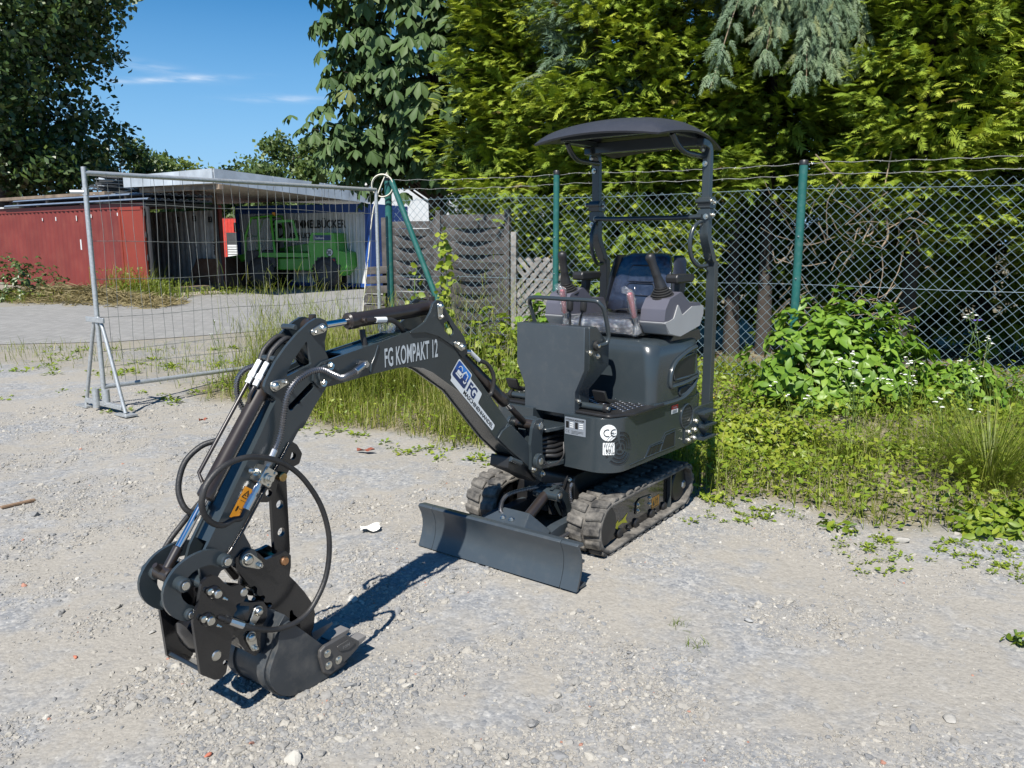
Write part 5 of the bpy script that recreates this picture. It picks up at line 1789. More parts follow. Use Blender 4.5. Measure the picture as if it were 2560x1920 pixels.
prism(mb, rp([(-1.40, 0.385), (-1.36, 0.355), (-1.37, 0.24), (-1.40, 0.215), (-1.425, 0.31)], 0.01), -0.066, 0.066)
X(mb, 'coupler_core', M['paint_black'], COUP, bevel=0.003)
pin_keeper(COUP, (-1.345, 0.336), (-1.372, 0.300), 0.082, 1, 0.024, 0.015)
pin_keeper(COUP, (-1.378, 0.262), (-1.368, 0.222), 0.084, 1, 0.024, 0.015)
BZ = 0.012
shell = [(-1.250, 0.262), (-1.272, 0.256), (-1.296, 0.232), (-1.300, 0.195), (-1.320, 0.160), (-1.338, 0.120), (-1.336, 0.078), (-1.312, 0.034), (-1.280, 0.008), (-1.240, -0.008), (-1.190, -0.012), (-1.100, -0.008), (-1.060, -0.002)]
shell = [(p.x, p.y) for p in (lambda S: [Vector((q.x, q.z)) for q in S])(spline([(a, 0, z) for a, z in shell], 4))]
inner_ = []
for i, (a, z) in enumerate(shell):
 p0, p1 = Vector(shell[max(i - 1, 0)]), Vector(shell[min(i + 1, len(shell) - 1)])
 t = (p1 - p0).normalized()
 nrm = Vector((-t.y, t.x))
 c = Vector((-1.2, 0.11)) - Vector((a, z))
 if nrm.dot(c) < 0:
  nrm = -nrm
 inner_.append((a + nrm.x * 0.010, z + nrm.y * 0.010))
mb = MB()
V = [(a, b, z + BZ) for b in (-0.118, 0.112) for a, z in shell] + [(a, b, z + BZ) for b in (-0.118, 0.112) for a, z in inner_]
n = len(shell)
F = []
for i in range(n - 1):
 F += [(i, i + 1, n + i + 1, n + i), (2 * n + i, 3 * n + i, 3 * n + i + 1, 2 * n + i + 1), (i, 2 * n + i, 2 * n + i + 1, i + 1), (n + i, n + i + 1, 3 * n + i + 1, 3 * n + i)]
F += [(0, n, 3 * n, 2 * n), (n - 1, 3 * n - 1 - 0, 4 * n - 1, 2 * n - 1)]
F[-1] = (n - 1, 3 * n - 1, 4 * n - 1, 2 * n - 1)
mb.add(V, F)
M['bucket'] = surf('slate_grey_bucket_paint', (0.034, 0.040, 0.046), 0.38, coat=0.1, var=0.1, dirt=0.55, dirtcol=(0.16, 0.145, 0.125), dscale=13, dthr=0.56)
BUCK = X(mb, 'bucket', M['bucket'], smooth=45)
side_poly = [(a, z + BZ) for a, z in shell] + [(-1.03, 0.060 + BZ), (-1.112, 0.112 + BZ)]
for (b0, b1) in ((0.112, 0.121), (-0.127, -0.118)):
 mb = MB()
 prism(mb, side_poly, b0, b1)
 X(mb, 'bucket_side', M['bucket'], BUCK, bevel=0.0015)
mb = MB()
outw = [(a - 0.0, z) for a, z in shell[8:44]]
def offs(line, d):
 o = []
 for i, (a, z) in enumerate(line):
  p0, p1 = Vector(line[max(i - 1, 0)]), Vector(line[min(i + 1, len(line) - 1)])
  t = (p1 - p0).normalized()
  nrm = Vector((t.y, -t.x))
  c = Vector((-1.2, 0.11)) - Vector((a, z))
  if nrm.dot(c) > 0:
   nrm = -nrm
  o.append((a + nrm.x * d, z + nrm.y * d + BZ))
 return o
for (b0, b1) in ((0.062, 0.100), (-0.105, -0.067)):
 P1, P2 = offs(outw, 0.007), offs(outw, 0.0005)
 prism(mb, P1 + P2[::-1], b0, b1)
X(mb, 'bucket_strip', M['bucket'], BUCK, smooth=45)
mb = MB()
prism(mb, rp([(-1.365, 0.335), (-1.335, 0.352), (-1.312, 0.330), (-1.262, 0.300), (-1.246, 0.272), (-1.268, 0.262), (-1.296, 0.244), (-1.304, 0.21), (-1.33, 0.17), (-1.35, 0.20), (-1.385, 0.245), (-1.395, 0.275)], 0.008, 3), -0.062, -0.050)
prism(mb, rp([(-1.365, 0.335), (-1.335, 0.352), (-1.312, 0.330), (-1.262, 0.300), (-1.246, 0.272), (-1.268, 0.262), (-1.296, 0.244), (-1.304, 0.21), (-1.33, 0.17), (-1.35, 0.20), (-1.385, 0.245), (-1.395, 0.275)], 0.008, 3), 0.050, 0.062)
prism(mb, [(-1.300, 0.258), (-1.262, 0.298), (-1.243, 0.276), (-1.265, 0.262)], -0.118, 0.112)
X(mb, 'bucket_ears', M['bucket'], BUCK, bevel=0.003)
mb = MB()
prism(mb, [(-1.10, -0.010 + BZ), (-1.03, 0.000 + BZ), (-1.01, 0.010 + BZ), (-1.03, 0.014 + BZ), (-1.10, 0.004 + BZ)], -0.127, 0.121)
X(mb, 'cutting_edge', M['bucket'], BUCK, bevel=0.002)
M['cutter'] = surf('cast_steel_grey', (0.085, 0.082, 0.08), 0.5, metal=0.35, var=0.12, bump=0.15, bscale=200)
M['tooth'] = surf('worn_tooth_steel', (0.22, 0.21, 0.20), 0.5, metal=0.3, var=0.2, bump=0.2, bscale=150)
for bb in (0.085, -0.004, -0.098):
 mb = MB()
 V = [(-1.045, bb - 0.020, 0.000 + BZ), (-1.045, bb + 0.020, 0.000 + BZ), (-1.050, bb + 0.020, 0.036 + BZ), (-1.050, bb - 0.020, 0.036 + BZ),
 (-0.985, bb - 0.021, 0.016 + BZ), (-0.985, bb + 0.021, 0.016 + BZ), (-0.995, bb + 0.021, 0.060 + BZ), (-0.995, bb - 0.021, 0.060 + BZ)]
 mb.add(V, [(0, 1, 2, 3), (4, 7, 6, 5), (0, 4, 5, 1), (1, 5, 6, 2), (2, 6, 7, 3), (3, 7, 4, 0)])
 X(mb, 'tooth_adapter', M['bucket'], BUCK, bevel=0.003)
 mb = MB()
 V = [(-1.000, bb - 0.023, 0.012 + BZ), (-1.000, bb + 0.023, 0.012 + BZ), (-1.008, bb + 0.023, 0.060 + BZ), (-1.008, bb - 0.023, 0.060 + BZ),
 (-0.905, bb - 0.024, 0.052 + BZ), (-0.905, bb + 0.024, 0.052 + BZ), (-0.908, bb + 0.024, 0.063 + BZ), (-0.908, bb - 0.024, 0.063 + BZ)]
 mb.add(V, [(0, 1, 2, 3), (4, 7, 6, 5), (0, 4, 5, 1), (1, 5, 6, 2), (2, 6, 7, 3), (3, 7, 4, 0)])
 X(mb, 'tooth', M['tooth'], BUCK, bevel=0.002)
CUT = rp([(-1.122, 0.122 + BZ), (-1.028, 0.126 + BZ), (-0.962, 0.070 + BZ), (-0.972, 0.050 + BZ), (-1.005, 0.036 + BZ), (-1.059, 0.016 + BZ), (-1.104, 0.006 + BZ), (-1.132, 0.026 + BZ), (-1.146, 0.088 + BZ), (-1.143, 0.112 + BZ)], 0.010, 4)
for (b0, b1, s) in ((0.121, 0.137, 1), (-0.143, -0.127, -1)):
 mb = MB()
 prism(mb, CUT, b0, b1)
 sc = X(mb, 'side_cutter', M['cutter'], BUCK, bevel=0.004)
 bf = b1 if s > 0 else b0
 for (a, z) in ((-1.114, 0.092), (-1.066, 0.046), (-1.111, 0.046)):
  mb = MB()
  lathe(mb, (a, bf - s * 0.001, z + BZ), (0, s, 0), [(0, 0.0150), (0.0025, 0.0150), (0.0025, 0.0100), (0.006, 0.0100), (0.007, 0.008)], 16)
  X(mb, 'cutter_bolt', M['zinc'], sc, smooth=30)
 if s > 0:
  mb = MB()
  prism(mb, rp([(-1.075, 0.100 + BZ), (-1.02, 0.104 + BZ), (-0.985, 0.076 + BZ), (-1.02, 0.066 + BZ), (-1.06, 0.076 + BZ)], 0.006), b1 - 0.001, b1 + 0.0035)
  X(mb, 'cutter_boss', M['cutter'], sc, bevel=0.0015)
  V, F = text_polys('HSM', 0.017, bold=0.0003)
  decal('cast_lettering', V, F, lambda u, v: W(-1.048 + u, b1 + 0.0042, 0.080 + BZ + v), M['tooth'], sc)
# ================================================================== ground
VEG = [(-30, 10.2), (-7.2, 9.9), (-4.9, 9.2), (-3.9, 8.1), (-2.94, 7.50), (-2.29, 7.05), (-1.52, 6.35), (-0.89, 5.95), (-0.34, 5.60), (0.4, 5.35), (0.9, 4.75), (1.21, 4.42), (1.53, 4.26), (1.82, 4.05), (2.09, 3.86), (2.47, 3.70), (4.5, 3.2), (9, 2.0), (30, -2)]
VX = np.array([p[0] for p in VEG])
VY = np.array([p[1] for p in VEG])
ROAD_NEAR = [(-30, 9.4), (-7.6, 11.75), (-6.1, 12.05), (-5.07, 12.85), (-4.3, 13.6), (-3.4, 15.2), (-2.6, 18.0), (-2.2, 24.0), (-2.0, 34.0)]
ROAD_FAR = [(-40, 10.5), (-20, 14.2), (-11.9, 18.6), (-9.7, 21.0), (-8.3, 23.6), (-6.6, 27.6), (-5.6, 34.0)]
FENCE = [(-1.50, 9.90), (0.49, 9.02), (2.76, 7.78), (5.02, 6.52), (7.2, 5.2)]
def veg_y(x):
 return np.interp(x, VX, VY)
def veg_amt(x, y):
 """0 on bare gravel .. 1 inside the overgrown strip"""
 x, y = np.asarray(x, float), np.asarray(y, float)
 e = veg_y(x) + 0.16 * smooth_noise(x * 3, y * 3, 5)
 return np.clip((y - e) / 0.35, 0, 1)
def fence_y(x):
 return np.interp(x, [p[0] for p in FENCE], [p[1] for p in FENCE])
def ground_z(x, y):
 x, y = np.asarray(x, float), np.asarray(y, float)
 z = 0.010 * smooth_noise(x * 1.6, y * 1.6, 2) + 0.007 * smooth_noise(x * 5, y * 5, 3) + 0.0035 * smooth_noise(x * 14, y * 14, 4) - 0.010
 d1 = np.hypot((x - 0.4) / 1.0, (y - 4.1) / 1.0)
 d2 = np.hypot(x + 0.75, y - 2.4)
 w = np.clip(np.minimum(d1 - 0.6, d2 - 0.25) / 0.5, 0, 1)
 z = z * w - 0.002 * (1 - w)
 t = np.clip((y - veg_y(x)) / 3.0, 0, 1)
 z = z + 0.12 * t * t * np.clip((x - 0.5) / 2.5, 0, 1) * np.clip((12.0 - y) / 2.0, 0, 1)
 r = np.clip((y - 11.0) / 0.6, 0, 1)
 return z * (1 - r) - 0.008 * r
def axis_pts(segs):
 out = [segs[0][0]]
 for (a, b, st) in segs:
  n = max(1, int(round((b - a) / st)))
  out += list(np.linspace(a, b, n + 1)[1:])
 return np.array(out)
gx = axis_pts([(-400, -60, 60), (-60, -14, 5), (-14, -5.5, 0.5), (-5.5, 6.0, 0.085), (6.0, 14, 0.6), (14, 60, 6), (60, 400, 60)])
gy = axis_pts([(-60, -4, 8), (-4, 0.8, 0.6), (0.8, 11.2, 0.085), (11.2, 30, 0.8), (30, 80, 8), (80, 500, 60)])
GX, GY = np.meshgrid(gx, gy)
GZ = ground_z(GX, GY)
V = np.stack([GX, GY, GZ], -1).reshape(-1, 3)
nx, ny = len(gx), len(gy)
I = (np.arange(ny - 1)[:, None] * nx + np.arange(nx - 1)[None]).ravel()
Q = np.stack([I, I + 1, I + nx + 1, I + nx], -1)
va = veg_amt(GX, GY)
far = np.clip((GY - 11.2) / 0.8, 0, 1)
def gravel_mat():
 m, nt, b = new_mat('compacted_gravel')
 tc = nt.nodes.new('ShaderNodeTexCoord').outputs['Object']
 at = nd(nt, 'ShaderNodeAttribute', attribute_name='tint').outputs['Fac']
 n_big = noise(nt, 0.9, 5, 0.6, tc)
 n_mid = noise(nt, 5.5, 6, 0.65, tc)
 n_fine = noise(nt, 60, 5, 0.7, tc)
 grit = nd(nt, 'ShaderNodeTexVoronoi', Scale=95.0)
 nt.links.new(tc, grit.inputs['Vector'])
 grit2 = nd(nt, 'ShaderNodeTexVoronoi', Scale=38.0)
 nt.links.new(tc, grit2.inputs['Vector'])
 stone = ramp(nt, grit.outputs['Color'], [(0.0, (0.09, 0.10, 0.115)), (0.4, (0.19, 0.20, 0.215)), (0.75, (0.29, 0.29, 0.285)), (1.0, (0.50, 0.49, 0.46))])
 stone2 = ramp(nt, grit2.outputs['Color'], [(0.0, (0.14, 0.15, 0.165)), (0.6, (0.28, 0.28, 0.275)), (1.0, (0.50, 0.485, 0.45))])
 st = mixc(nt, 0.45, stone, stone2)
 dust = ramp(nt, n_fine, [(0.25, (0.225, 0.207, 0.178)), (0.75, (0.355, 0.33, 0.285))])
 f = ramp(nt, nmath(nt, 'ADD', nmath(nt, 'MULTIPLY', n_big, 0.62), nmath(nt, 'MULTIPLY', n_mid, 0.42)), [(0.44, (0.05, 0.05, 0.05)), (0.56, (0.88, 0.88, 0.88))])
 c = mixc(nt, f, st, dust)
 soil = ramp(nt, n_mid, [(0.3, (0.10, 0.085, 0.05)), (0.7, (0.25, 0.215, 0.14))])
 c = mixc(nt, at, c, soil)
 nt.links.new(c, b.inputs['Base Color'])
 b.inputs['Roughness'].default_value = 0.92
 b.inputs['Specular IOR Level'].default_value = 0.2
 h = nmath(nt, 'ADD', nmath(nt, 'MULTIPLY', grit.outputs['Distance'], -0.6), nmath(nt, 'MULTIPLY', grit2.outputs['Distance'], -1.0))
 h = nmath(nt, 'ADD', h, nmath(nt, 'MULTIPLY', n_fine, 0.8))
 bp = nd(nt, 'ShaderNodeBump', Strength=0.35, Distance=0.006)
 nt.links.new(h, bp.inputs['Height'])
 nt.links.new(bp.outputs[0], b.inputs['Normal'])
 return m
M['gravel'] = gravel_mat()
me = np_mesh('ground', V, quads=Q, mats=[M['gravel']], tint=np.clip(np.maximum(va * np.where(GX < -3.2, 0.30, 0.9), far * np.where(GX < -3.2, 0.4, 1.0)), 0, 1).ravel(), smooth=True)
ground = np_obj('ground', me)
tag(ground, kind='structure')
def paver_mat():
 m, nt, b = new_mat('block_paving')
 tc = nt.nodes.new('ShaderNodeTexCoord').outputs['Object']
 mp = nd(nt, 'ShaderNodeMapping')
 mp.inputs['Rotation'].default_value = (0, 0, math.radians(33))
 nt.links.new(tc, mp.inputs[0])
 br = nd(nt, 'ShaderNodeTexBrick', Scale=1.0)
 br.inputs['Brick Width'].default_value = 0.24
 br.inputs['Row Height'].default_value = 0.12
 br.inputs['Mortar Size'].default_value = 0.006
 br.inputs['Color1'].default_value = (0.19, 0.187, 0.18, 1)
 br.inputs['Color2'].default_value = (0.25, 0.245, 0.235, 1)
 br.inputs['Mortar'].default_value = (0.10, 0.10, 0.09, 1)
 nt.links.new(mp.outputs[0], br.inputs['Vector'])
 c = mixc(nt, nmath(nt, 'MULTIPLY', noise(nt, 1.3, 6, 0.65, tc), 0.45), br.outputs['Color'], (0.30, 0.29, 0.265))
 nt.links.new(c, b.inputs['Base Color'])
 b.inputs['Roughness'].default_value = 0.85
 bp = nd(nt, 'ShaderNodeBump', Strength=0.6, Distance=0.006)
 nt.links.new(nmath(nt, 'ADD', nmath(nt, 'MULTIPLY', br.outputs['Fac'], -1.0), nmath(nt, 'MULTIPLY', noise(nt, 30, 4, 0.6, tc), 0.4)), bp.inputs['Height'])
 nt.links.new(bp.outputs[0], b.inputs['Normal'])
 return m
poly = ROAD_NEAR + ROAD_FAR[::-1]
mb = MB()
tr_ = tessellate_polygon([[Vector((x, y, 0)) for x, y in poly]])
mb.add([(x, y, 0.0) for x, y in poly], [tuple(t) for t in tr_])
road = mb.build('road', paver_mat(), None, None)
tag(road, kind='structure')
mb = MB()
AP = [(-9.6, 21.0), (-6.2, 26.0), (-3.4, 24.0), (-2.4, 30.0), (-5.0, 33.0), (-9.5, 32.0), (-13, 27)]
AP = [(-9.7, 21.6), (-8.2, 24.2), (-5.9, 27.4), (-3.0, 27.2), (-2.6, 34.0), (-12, 36), (-14, 27)]
tr_ = tessellate_polygon([[Vector((x, y, 0)) for x, y in AP]])
mb.add([(x, y, 0.006) for x, y in AP], [tuple(t) for t in tr_])
ap = mb.build('yard_apron', surf('dusty_concrete', (0.30, 0.27, 0.22), 0.9, var=0.3, vscale=1.5, bump=0.3, bscale=12), None, None)
tag(ap, kind='structure')
# ------------------------------------------------------------------ loose stones
def stone_template(seed, n=1):
 r = np.random.default_rng(seed)
 bm = bmesh.new()
 bmesh.ops.create_icosphere(bm, subdivisions=n, radius=1.0)
 V = np.array([v.co[:] for v in bm.verts])
 F = np.array([[v.index for v in f.verts] for f in bm.faces])
 bm.free()
 for _ in range(11):
  d = unit(r.normal(size=3))
  lim = r.uniform(0.35, 0.75)
  s = V @ d
  V = V - np.outer(np.maximum(s - lim, 0), d)
 V *= np.array([1.0, r.uniform(0.55, 0.9), r.uniform(0.3, 0.5)])
 return V, F
def stonemat(name, stops, bump=0.4):
 m, nt, b = new_mat(name)
 at = nd(nt, 'ShaderNodeAttribute', attribute_name='tint', attribute_type='INSTANCER')
 c = ramp(nt, at.outputs['Fac'], stops)
 c = mixc(nt, nmath(nt, 'MULTIPLY', noise(nt, 70, 5, 0.65), 0.4), c, (0.33, 0.31, 0.27))
 nt.links.new(c, b.inputs['Base Color'])
 b.inputs['Roughness'].default_value = 0.88
 b.inputs['Specular IOR Level'].default_value = 0.25
 bp = nd(nt, 'ShaderNodeBump', Strength=bump, Distance=0.003)
 nt.links.new(noise(nt, 180, 4, 0.6), bp.inputs['Height'])
 nt.links.new(bp.outputs[0], b.inputs['Normal'])
 return m
M['stones'] = stonemat('gravel_stones', [(0.0, (0.115, 0.122, 0.133)), (0.3, (0.20, 0.204, 0.21)), (0.6, (0.285, 0.268, 0.238)), (0.88, (0.365, 0.343, 0.30)), (0.985, (0.52, 0.50, 0.455)), (1.0, (0.36, 0.15, 0.10))])
def rot_random(n, tilt=0.5):
 yaw = RNG.uniform(0, 2 * np.pi, n)
 f = np.stack([np.cos(yaw), np.sin(yaw), RNG.normal(0, tilt * 0.3, n)], -1)
 up = unit(np.stack([RNG.normal(0, tilt, n), RNG.normal(0, tilt, n), np.ones(n)], -1))
 return frames(f, up)
def in_view(x, y, margin=0.3):
 return (np.abs(x) < 0.66 * y + margin)
def gravel_density(x, y):
 v = smooth_noise(x * 1.3, y * 1.3, 21) + 0.7 * smooth_noise(x * 5.5, y * 5.5, 22)
 return np.clip(0.22 + 0.62 * v, 0.025, 1.0)
P_, S_, R_, T_ = [], [], [], []
for (count, s0, s1, y0, y1) in ((80000, 0.0024, 0.005, 1.4, 5.0), (46000, 0.004, 0.009, 1.4, 8.0), (12000, 0.007, 0.014, 1.4, 9.6), (2600, 0.012, 0.023, 1.4, 9.8), (300, 0.020, 0.034, 1.5, 9.6)):
 y = y0 * (y1 / y0) ** RNG.random(count * 4)
 x = RNG.uniform(-0.72, 0.72, len(y)) * (y + 0.4)
 den = gravel_density(x, y) * (1 - 0.93 * veg_amt(x, y))
 keep = (RNG.random(len(y)) < den) & (y < 11.0)
 x, y = x[keep][:count], y[keep][:count]
 n = len(x)
 size = s0 + (s1 - s0) * RNG.random(n) ** 2.0
 P_.append(np.stack([x, y, ground_z(x, y) + size * 0.02], -1))
 S_.append(size[:, None] * np.stack([RNG.uniform(.8, 1.25, n), RNG.uniform(.6, 1.0, n), RNG.uniform(.35, .7, n)], -1))
 R_.append(np.stack([RNG.normal(0, .3, n), RNG.normal(0, .3, n), RNG.uniform(0, 6.28, n)], -1))
 t = np.clip(RNG.beta(2.0, 2.0, n), 0, 0.97)
 t[RNG.random(n) < 0.002] = 1.0
 T_.append(t)
P_, S_, R_, T_ = map(np.concatenate, (P_, S_, R_, T_))
me = bpy.data.meshes.new('gravel')
me.vertices.add(len(P_))
me.vertices.foreach_set('co', P_.astype(np.float32).ravel())
for nm, arr, ty in (('size', S_, 'FLOAT_VECTOR'), ('spin', R_, 'FLOAT_VECTOR'), ('tint', T_, 'FLOAT')):
 at = me.attributes.new(nm, ty, 'POINT')
 at.data.foreach_set('vector' if ty == 'FLOAT_VECTOR' else 'value', arr.astype(np.float32).ravel())
me.materials.append(M['stones'])
gravel = np_obj('gravel', me)
tag(gravel, kind='stuff')
ng = bpy.data.node_groups.new('scatter_stones', 'GeometryNodeTree')
ng.interface.new_socket('Geometry', in_out='INPUT', socket_type='NodeSocketGeometry')
ng.interface.new_socket('Geometry', in_out='OUTPUT', socket_type='NodeSocketGeometry')
gi, go = ng.nodes.new('NodeGroupInput'), ng.nodes.new('NodeGroupOutput')
g2i = ng.nodes.new('GeometryNodeGeometryToInstance')
for k in range(4):
 ico = ng.nodes.new('GeometryNodeMeshIcoSphere')
 ico.inputs['Radius'].default_value = 1.0
 ico.inputs['Subdivisions'].default_value = 2
 pos = ng.nodes.new('GeometryNodeInputPosition')
 vo = ng.nodes.new('ShaderNodeTexVoronoi')
 vo.inputs['Scale'].default_value = 0.9
 add = ng.nodes.new('ShaderNodeVectorMath')
 add.operation = 'ADD'
 add.inputs[1].default_value = (k * 3.7, k * 1.9, k * 5.3)
 ng.links.new(pos.outputs[0], add.inputs[0])
 ng.links.new(add.outputs[0], vo.inputs['Vector'])
 mr = ng.nodes.new('ShaderNodeMapRange')
 mr.inputs[1].default_value = 0.1
 mr.inputs[2].default_value = 0.8
 mr.inputs[3].default_value = 1.15
 mr.inputs[4].default_value = 0.62
 ng.links.new(vo.outputs['Distance'], mr.inputs[0])
 sc_ = ng.nodes.new('ShaderNodeVectorMath')
 sc_.operation = 'SCALE'
 ng.links.new(pos.outputs[0], sc_.inputs[0])
 ng.links.new(mr.outputs[0], sc_.inputs['Scale'])
 sp = ng.nodes.new('GeometryNodeSetPosition')
 ng.links.new(ico.outputs['Mesh'], sp.inputs['Geometry'])
 ng.links.new(sc_.outputs[0], sp.inputs['Position'])
 sm = ng.nodes.new('GeometryNodeSetMaterial')
 sm.inputs['Material'].default_value = M['stones']
 ng.links.new(sp.outputs[0], sm.inputs[0])
 ng.links.new(sm.outputs[0], g2i.inputs[0])
iop = ng.nodes.new('GeometryNodeInstanceOnPoints')
iop.inputs['Pick Instance'].default_value = True
for nm, sock in (('size', 'Scale'), ('spin', 'Rotation')):
 na = ng.nodes.new('GeometryNodeInputNamedAttribute')
 na.data_type = 'FLOAT_VECTOR'
 na.inputs[0].default_value = nm
 ng.links.new(na.outputs[0], iop.inputs[sock])
ng.links.new(gi.outputs[0], iop.inputs['Points'])
ng.links.new(g2i.outputs[0], iop.inputs['Instance'])
ng.links.new(iop.outputs[0], go.inputs[0])
gm_ = gravel.modifiers.new('stones', 'NODES')
gm_.node_group = ng
def single_stone(name, label, x, y, size, mat, seed, flat=1.0):
 T, TF = stone_template(seed, 2)
 V = T * size * np.array([1, 1, flat])
 a = random.uniform(0, 6)
 c, s = math.cos(a), math.sin(a)
 V = np.stack([V[:, 0] * c - V[:, 1] * s, V[:, 0] * s + V[:, 1] * c, V[:, 2]], -1)
 V[:, 2] -= V[:, 2].min() + size * 0.06
 me = np_mesh(name, V, tris=TF, mats=[mat])
 o = np_obj(name, me)
 o.location = (x, y, float(ground_z(x, y)))
 return tag(o, label, 'stone', 'larger stones lying on the gravel')
M['st_grey'] = surf('grey_limestone', (0.30, 0.30, 0.295), 0.85, var=0.25, vscale=30, bump=0.5, bscale=110)
M['st_pale'] = surf('pale_limestone', (0.33, 0.315, 0.285), 0.85, var=0.2, vscale=30, bump=0.5, bscale=110)
M['st_blue'] = surf('bluish_pebble', (0.30, 0.37, 0.36), 0.7, var=0.15, vscale=30, bump=0.2, bscale=110)
M['st_brick'] = surf('broken_brick', (0.42, 0.14, 0.085), 0.85, var=0.25, vscale=40, bump=0.5, bscale=110)
for (lab, x, y, sz, mt, sd, fl) in (
 ('round grey stone lying on the gravel in front of the dozer blade', -0.265, 3.27, 0.024, 'st_grey', 5, 1.5),
 ('smooth bluish pebble on the gravel left of the black tilt hitch', -1.26, 3.28, 0.023, 'st_blue', 6, 0.8),
 ('flat pale slab of stone in the right foreground with a dark underside', 1.40, 2.31, 0.036, 'st_pale', 7, 0.6),
 ('dark grey angular stone on open gravel right of the dozer blade', 0.96, 3.01, 0.024, 'st_grey', 8, 1.2),
 ('pale rock at the edge of the weeds on the right', 1.98, 3.84, 0.045, 'st_pale', 9, 1.1),
 ('reddish brick fragment on the gravel below the tilt hitch', -0.90, 2.13, 0.017, 'st_brick', 10, 1.0),
 ('orange brick crumb on the gravel at the far left foreground', -1.62, 2.73, 0.014, 'st_brick', 11, 1.0),
 ('flat pale stone in the bottom right corner of the gravel', 1.05, 2.02, 0.03, 'st_pale', 12, 0.7),
 ('chalky pale stone near the left edge of the foreground', -1.42, 2.92, 0.020, 'st_pale', 13, 1.0)):
 single_stone('stone', lab, x, y, sz, M[mt], sd, fl)
mb = MB()
V = []
for i in range(7):
 for j in range(5):
  x, y = -0.05 + 0.10 * i / 6, -0.035 + 0.07 * j / 4
  V.append((x + 0.004 * math.sin(j * 2), y + 0.006 * math.sin(i * 1.3), 0.012 + 0.008 * math.sin(i * 1.1 + j * .8) + 0.012 * (i / 6) * (j / 4)))
mb.add(V, [(i * 5 + j, (i + 1) * 5 + j, (i + 1) * 5 + j + 1, i * 5 + j + 1) for i in range(6) for j in range(4)])
o = mb.build('paper_scrap', surf('white_paper', (0.72, 0.70, 0.64), 0.8, var=0.06), None, 60)
o.location = (-0.75, 4.01, 0.0)
o.rotation_euler = (0, 0, 0.15)
tag(o, 'crumpled white scrap of paper lying on the gravel left of the dozer blade', 'paper')
def leaf_mesh(name, L, Wd, mat, curl=0.02):
 mb = MB()
 V = []
 n = 8
 for i in range(n + 1):
  t = i / n
  w = Wd * math.sin(math.pi * min(1, t * 0.95 + 0.03)) ** 0.8
  V += [(L * (t - .5), -w, 0.008 + curl * math.sin(t * 5) ** 2), (L * (t - .5), 0, 0.005 + curl * .5 * t), (L * (t - .5), w, 0.01 + curl * math.cos(t * 4) ** 2)]
 F = []
 for i in range(n):
  F += [(i * 3, i * 3 + 3, i * 3 + 4, i * 3 + 1), (i * 3 + 1, i * 3 + 4, i * 3 + 5, i * 3 + 2)]
 mb.add(V, F)
 return mb.build(name, mat, None, 60)
M['dead_leaf'] = surf('rust_brown_leaf', (0.20, 0.055, 0.03), 0.7, var=0.3, vscale=30)
o = leaf_mesh('dead_leaf', 0.13, 0.025, M['dead_leaf'], 0.02)
o.location = (-1.06, 5.60, 0.0)
tag(o, 'rust brown dead leaf on the gravel at the foot of the tall grass', 'leaf')
o = leaf_mesh('dead_leaf', 0.07, 0.018, M['dead_leaf'], 0.02)
o.location = (-2.62, 6.6, 0.0)
o.rotation_euler = (0, 0, .5)
tag(o, 'small reddish dead leaf on the gravel near the fence stand', 'leaf')
mb = MB()
box(mb, (-0.09, -0.012, 0.0), (0.09, 0.012, 0.014))
o = mb.build('wood_splinter', surf('weathered_wood', (0.20, 0.13, 0.08), 0.8, var=0.3, vscale=60), None, None, bevel=0.003)
o.location = (-2.86, 4.42, 0.0)
o.rotation_euler = (0, 0, 0.9)
tag(o, 'brown wooden splinter on the gravel at the left edge', 'wood')
# ================================================================== chain-link fence with green posts
ZF0, ZF1 = 0.06, 2.02
FEN = empty('chain_link_fence', (FENCE[0][0], FENCE[0][1], 0), 0, 'green wire mesh fence with round green posts and barbed wire on top', 'fence')
def fx(o):
 """parent to the fence while keeping world coordinates in the mesh"""
 o.parent = FEN
 o.matrix_parent_inverse = Matrix.Translation((-FENCE[0][0], -FENCE[0][1], 0))
 return o
mb = MB()
D = 0.0485
segs = [(Vector(FENCE[i]), Vector(FENCE[i + 1])) for i in range(len(FENCE) - 1)]
L_all = [(q - p).length for p, q in segs]
def on_fence(s):
 for (p, q), L in zip(segs, L_all):
  if s <= L:
   return p.lerp(q, s / L)
  s -= L
 return segs[-1][1]
tot = sum(L_all[:3]) + 0.6
nw = int(tot / D)
nk = int((ZF1 - ZF0) / D)
Vl, Ql = [], []
r_ = 0.0021
base = 0
for i in range(nw):
 prev = None
 for k in range(nk + 1):
  s = (i + ((k + i) % 2)) * D
  p = on_fence(s)
  wob = 0.012 * math.sin(s * 2.1 + k * 0.13) + 0.02 * math.sin(s * 0.9 + 1) * math.sin(k / nk * math.pi)
  q = Vector((p.x, p.y + 0.055 + wob + (0.003 if k % 2 else -0.003), ZF1 - k * D + 0.02 * math.sin(s * 1.3) - 0.015 * math.sin(s * 3.7)))
  if prev is not None:
   d = (q - prev).normalized()
   n2 = Vector((0.46, 0.888, 0))
   n1 = d.cross(n2).normalized() * r_
   n2 = n2 * r_
   for e in (prev, q):
    Vl += [tuple(e + n1), tuple(e + n2), tuple(e - n1), tuple(e - n2)]
   for j in range(4):
    Ql.append((base + j, base + (j + 1) % 4, base + 4 + (j + 1) % 4, base + 4 + j))
   base += 8
  prev = q
me = np_mesh('wire_mesh', np.array(Vl), quads=np.array(Ql), mats=[M['link']])
wm = fx(np_obj('wire_mesh', me))
wm['kind'] = 'stuff'
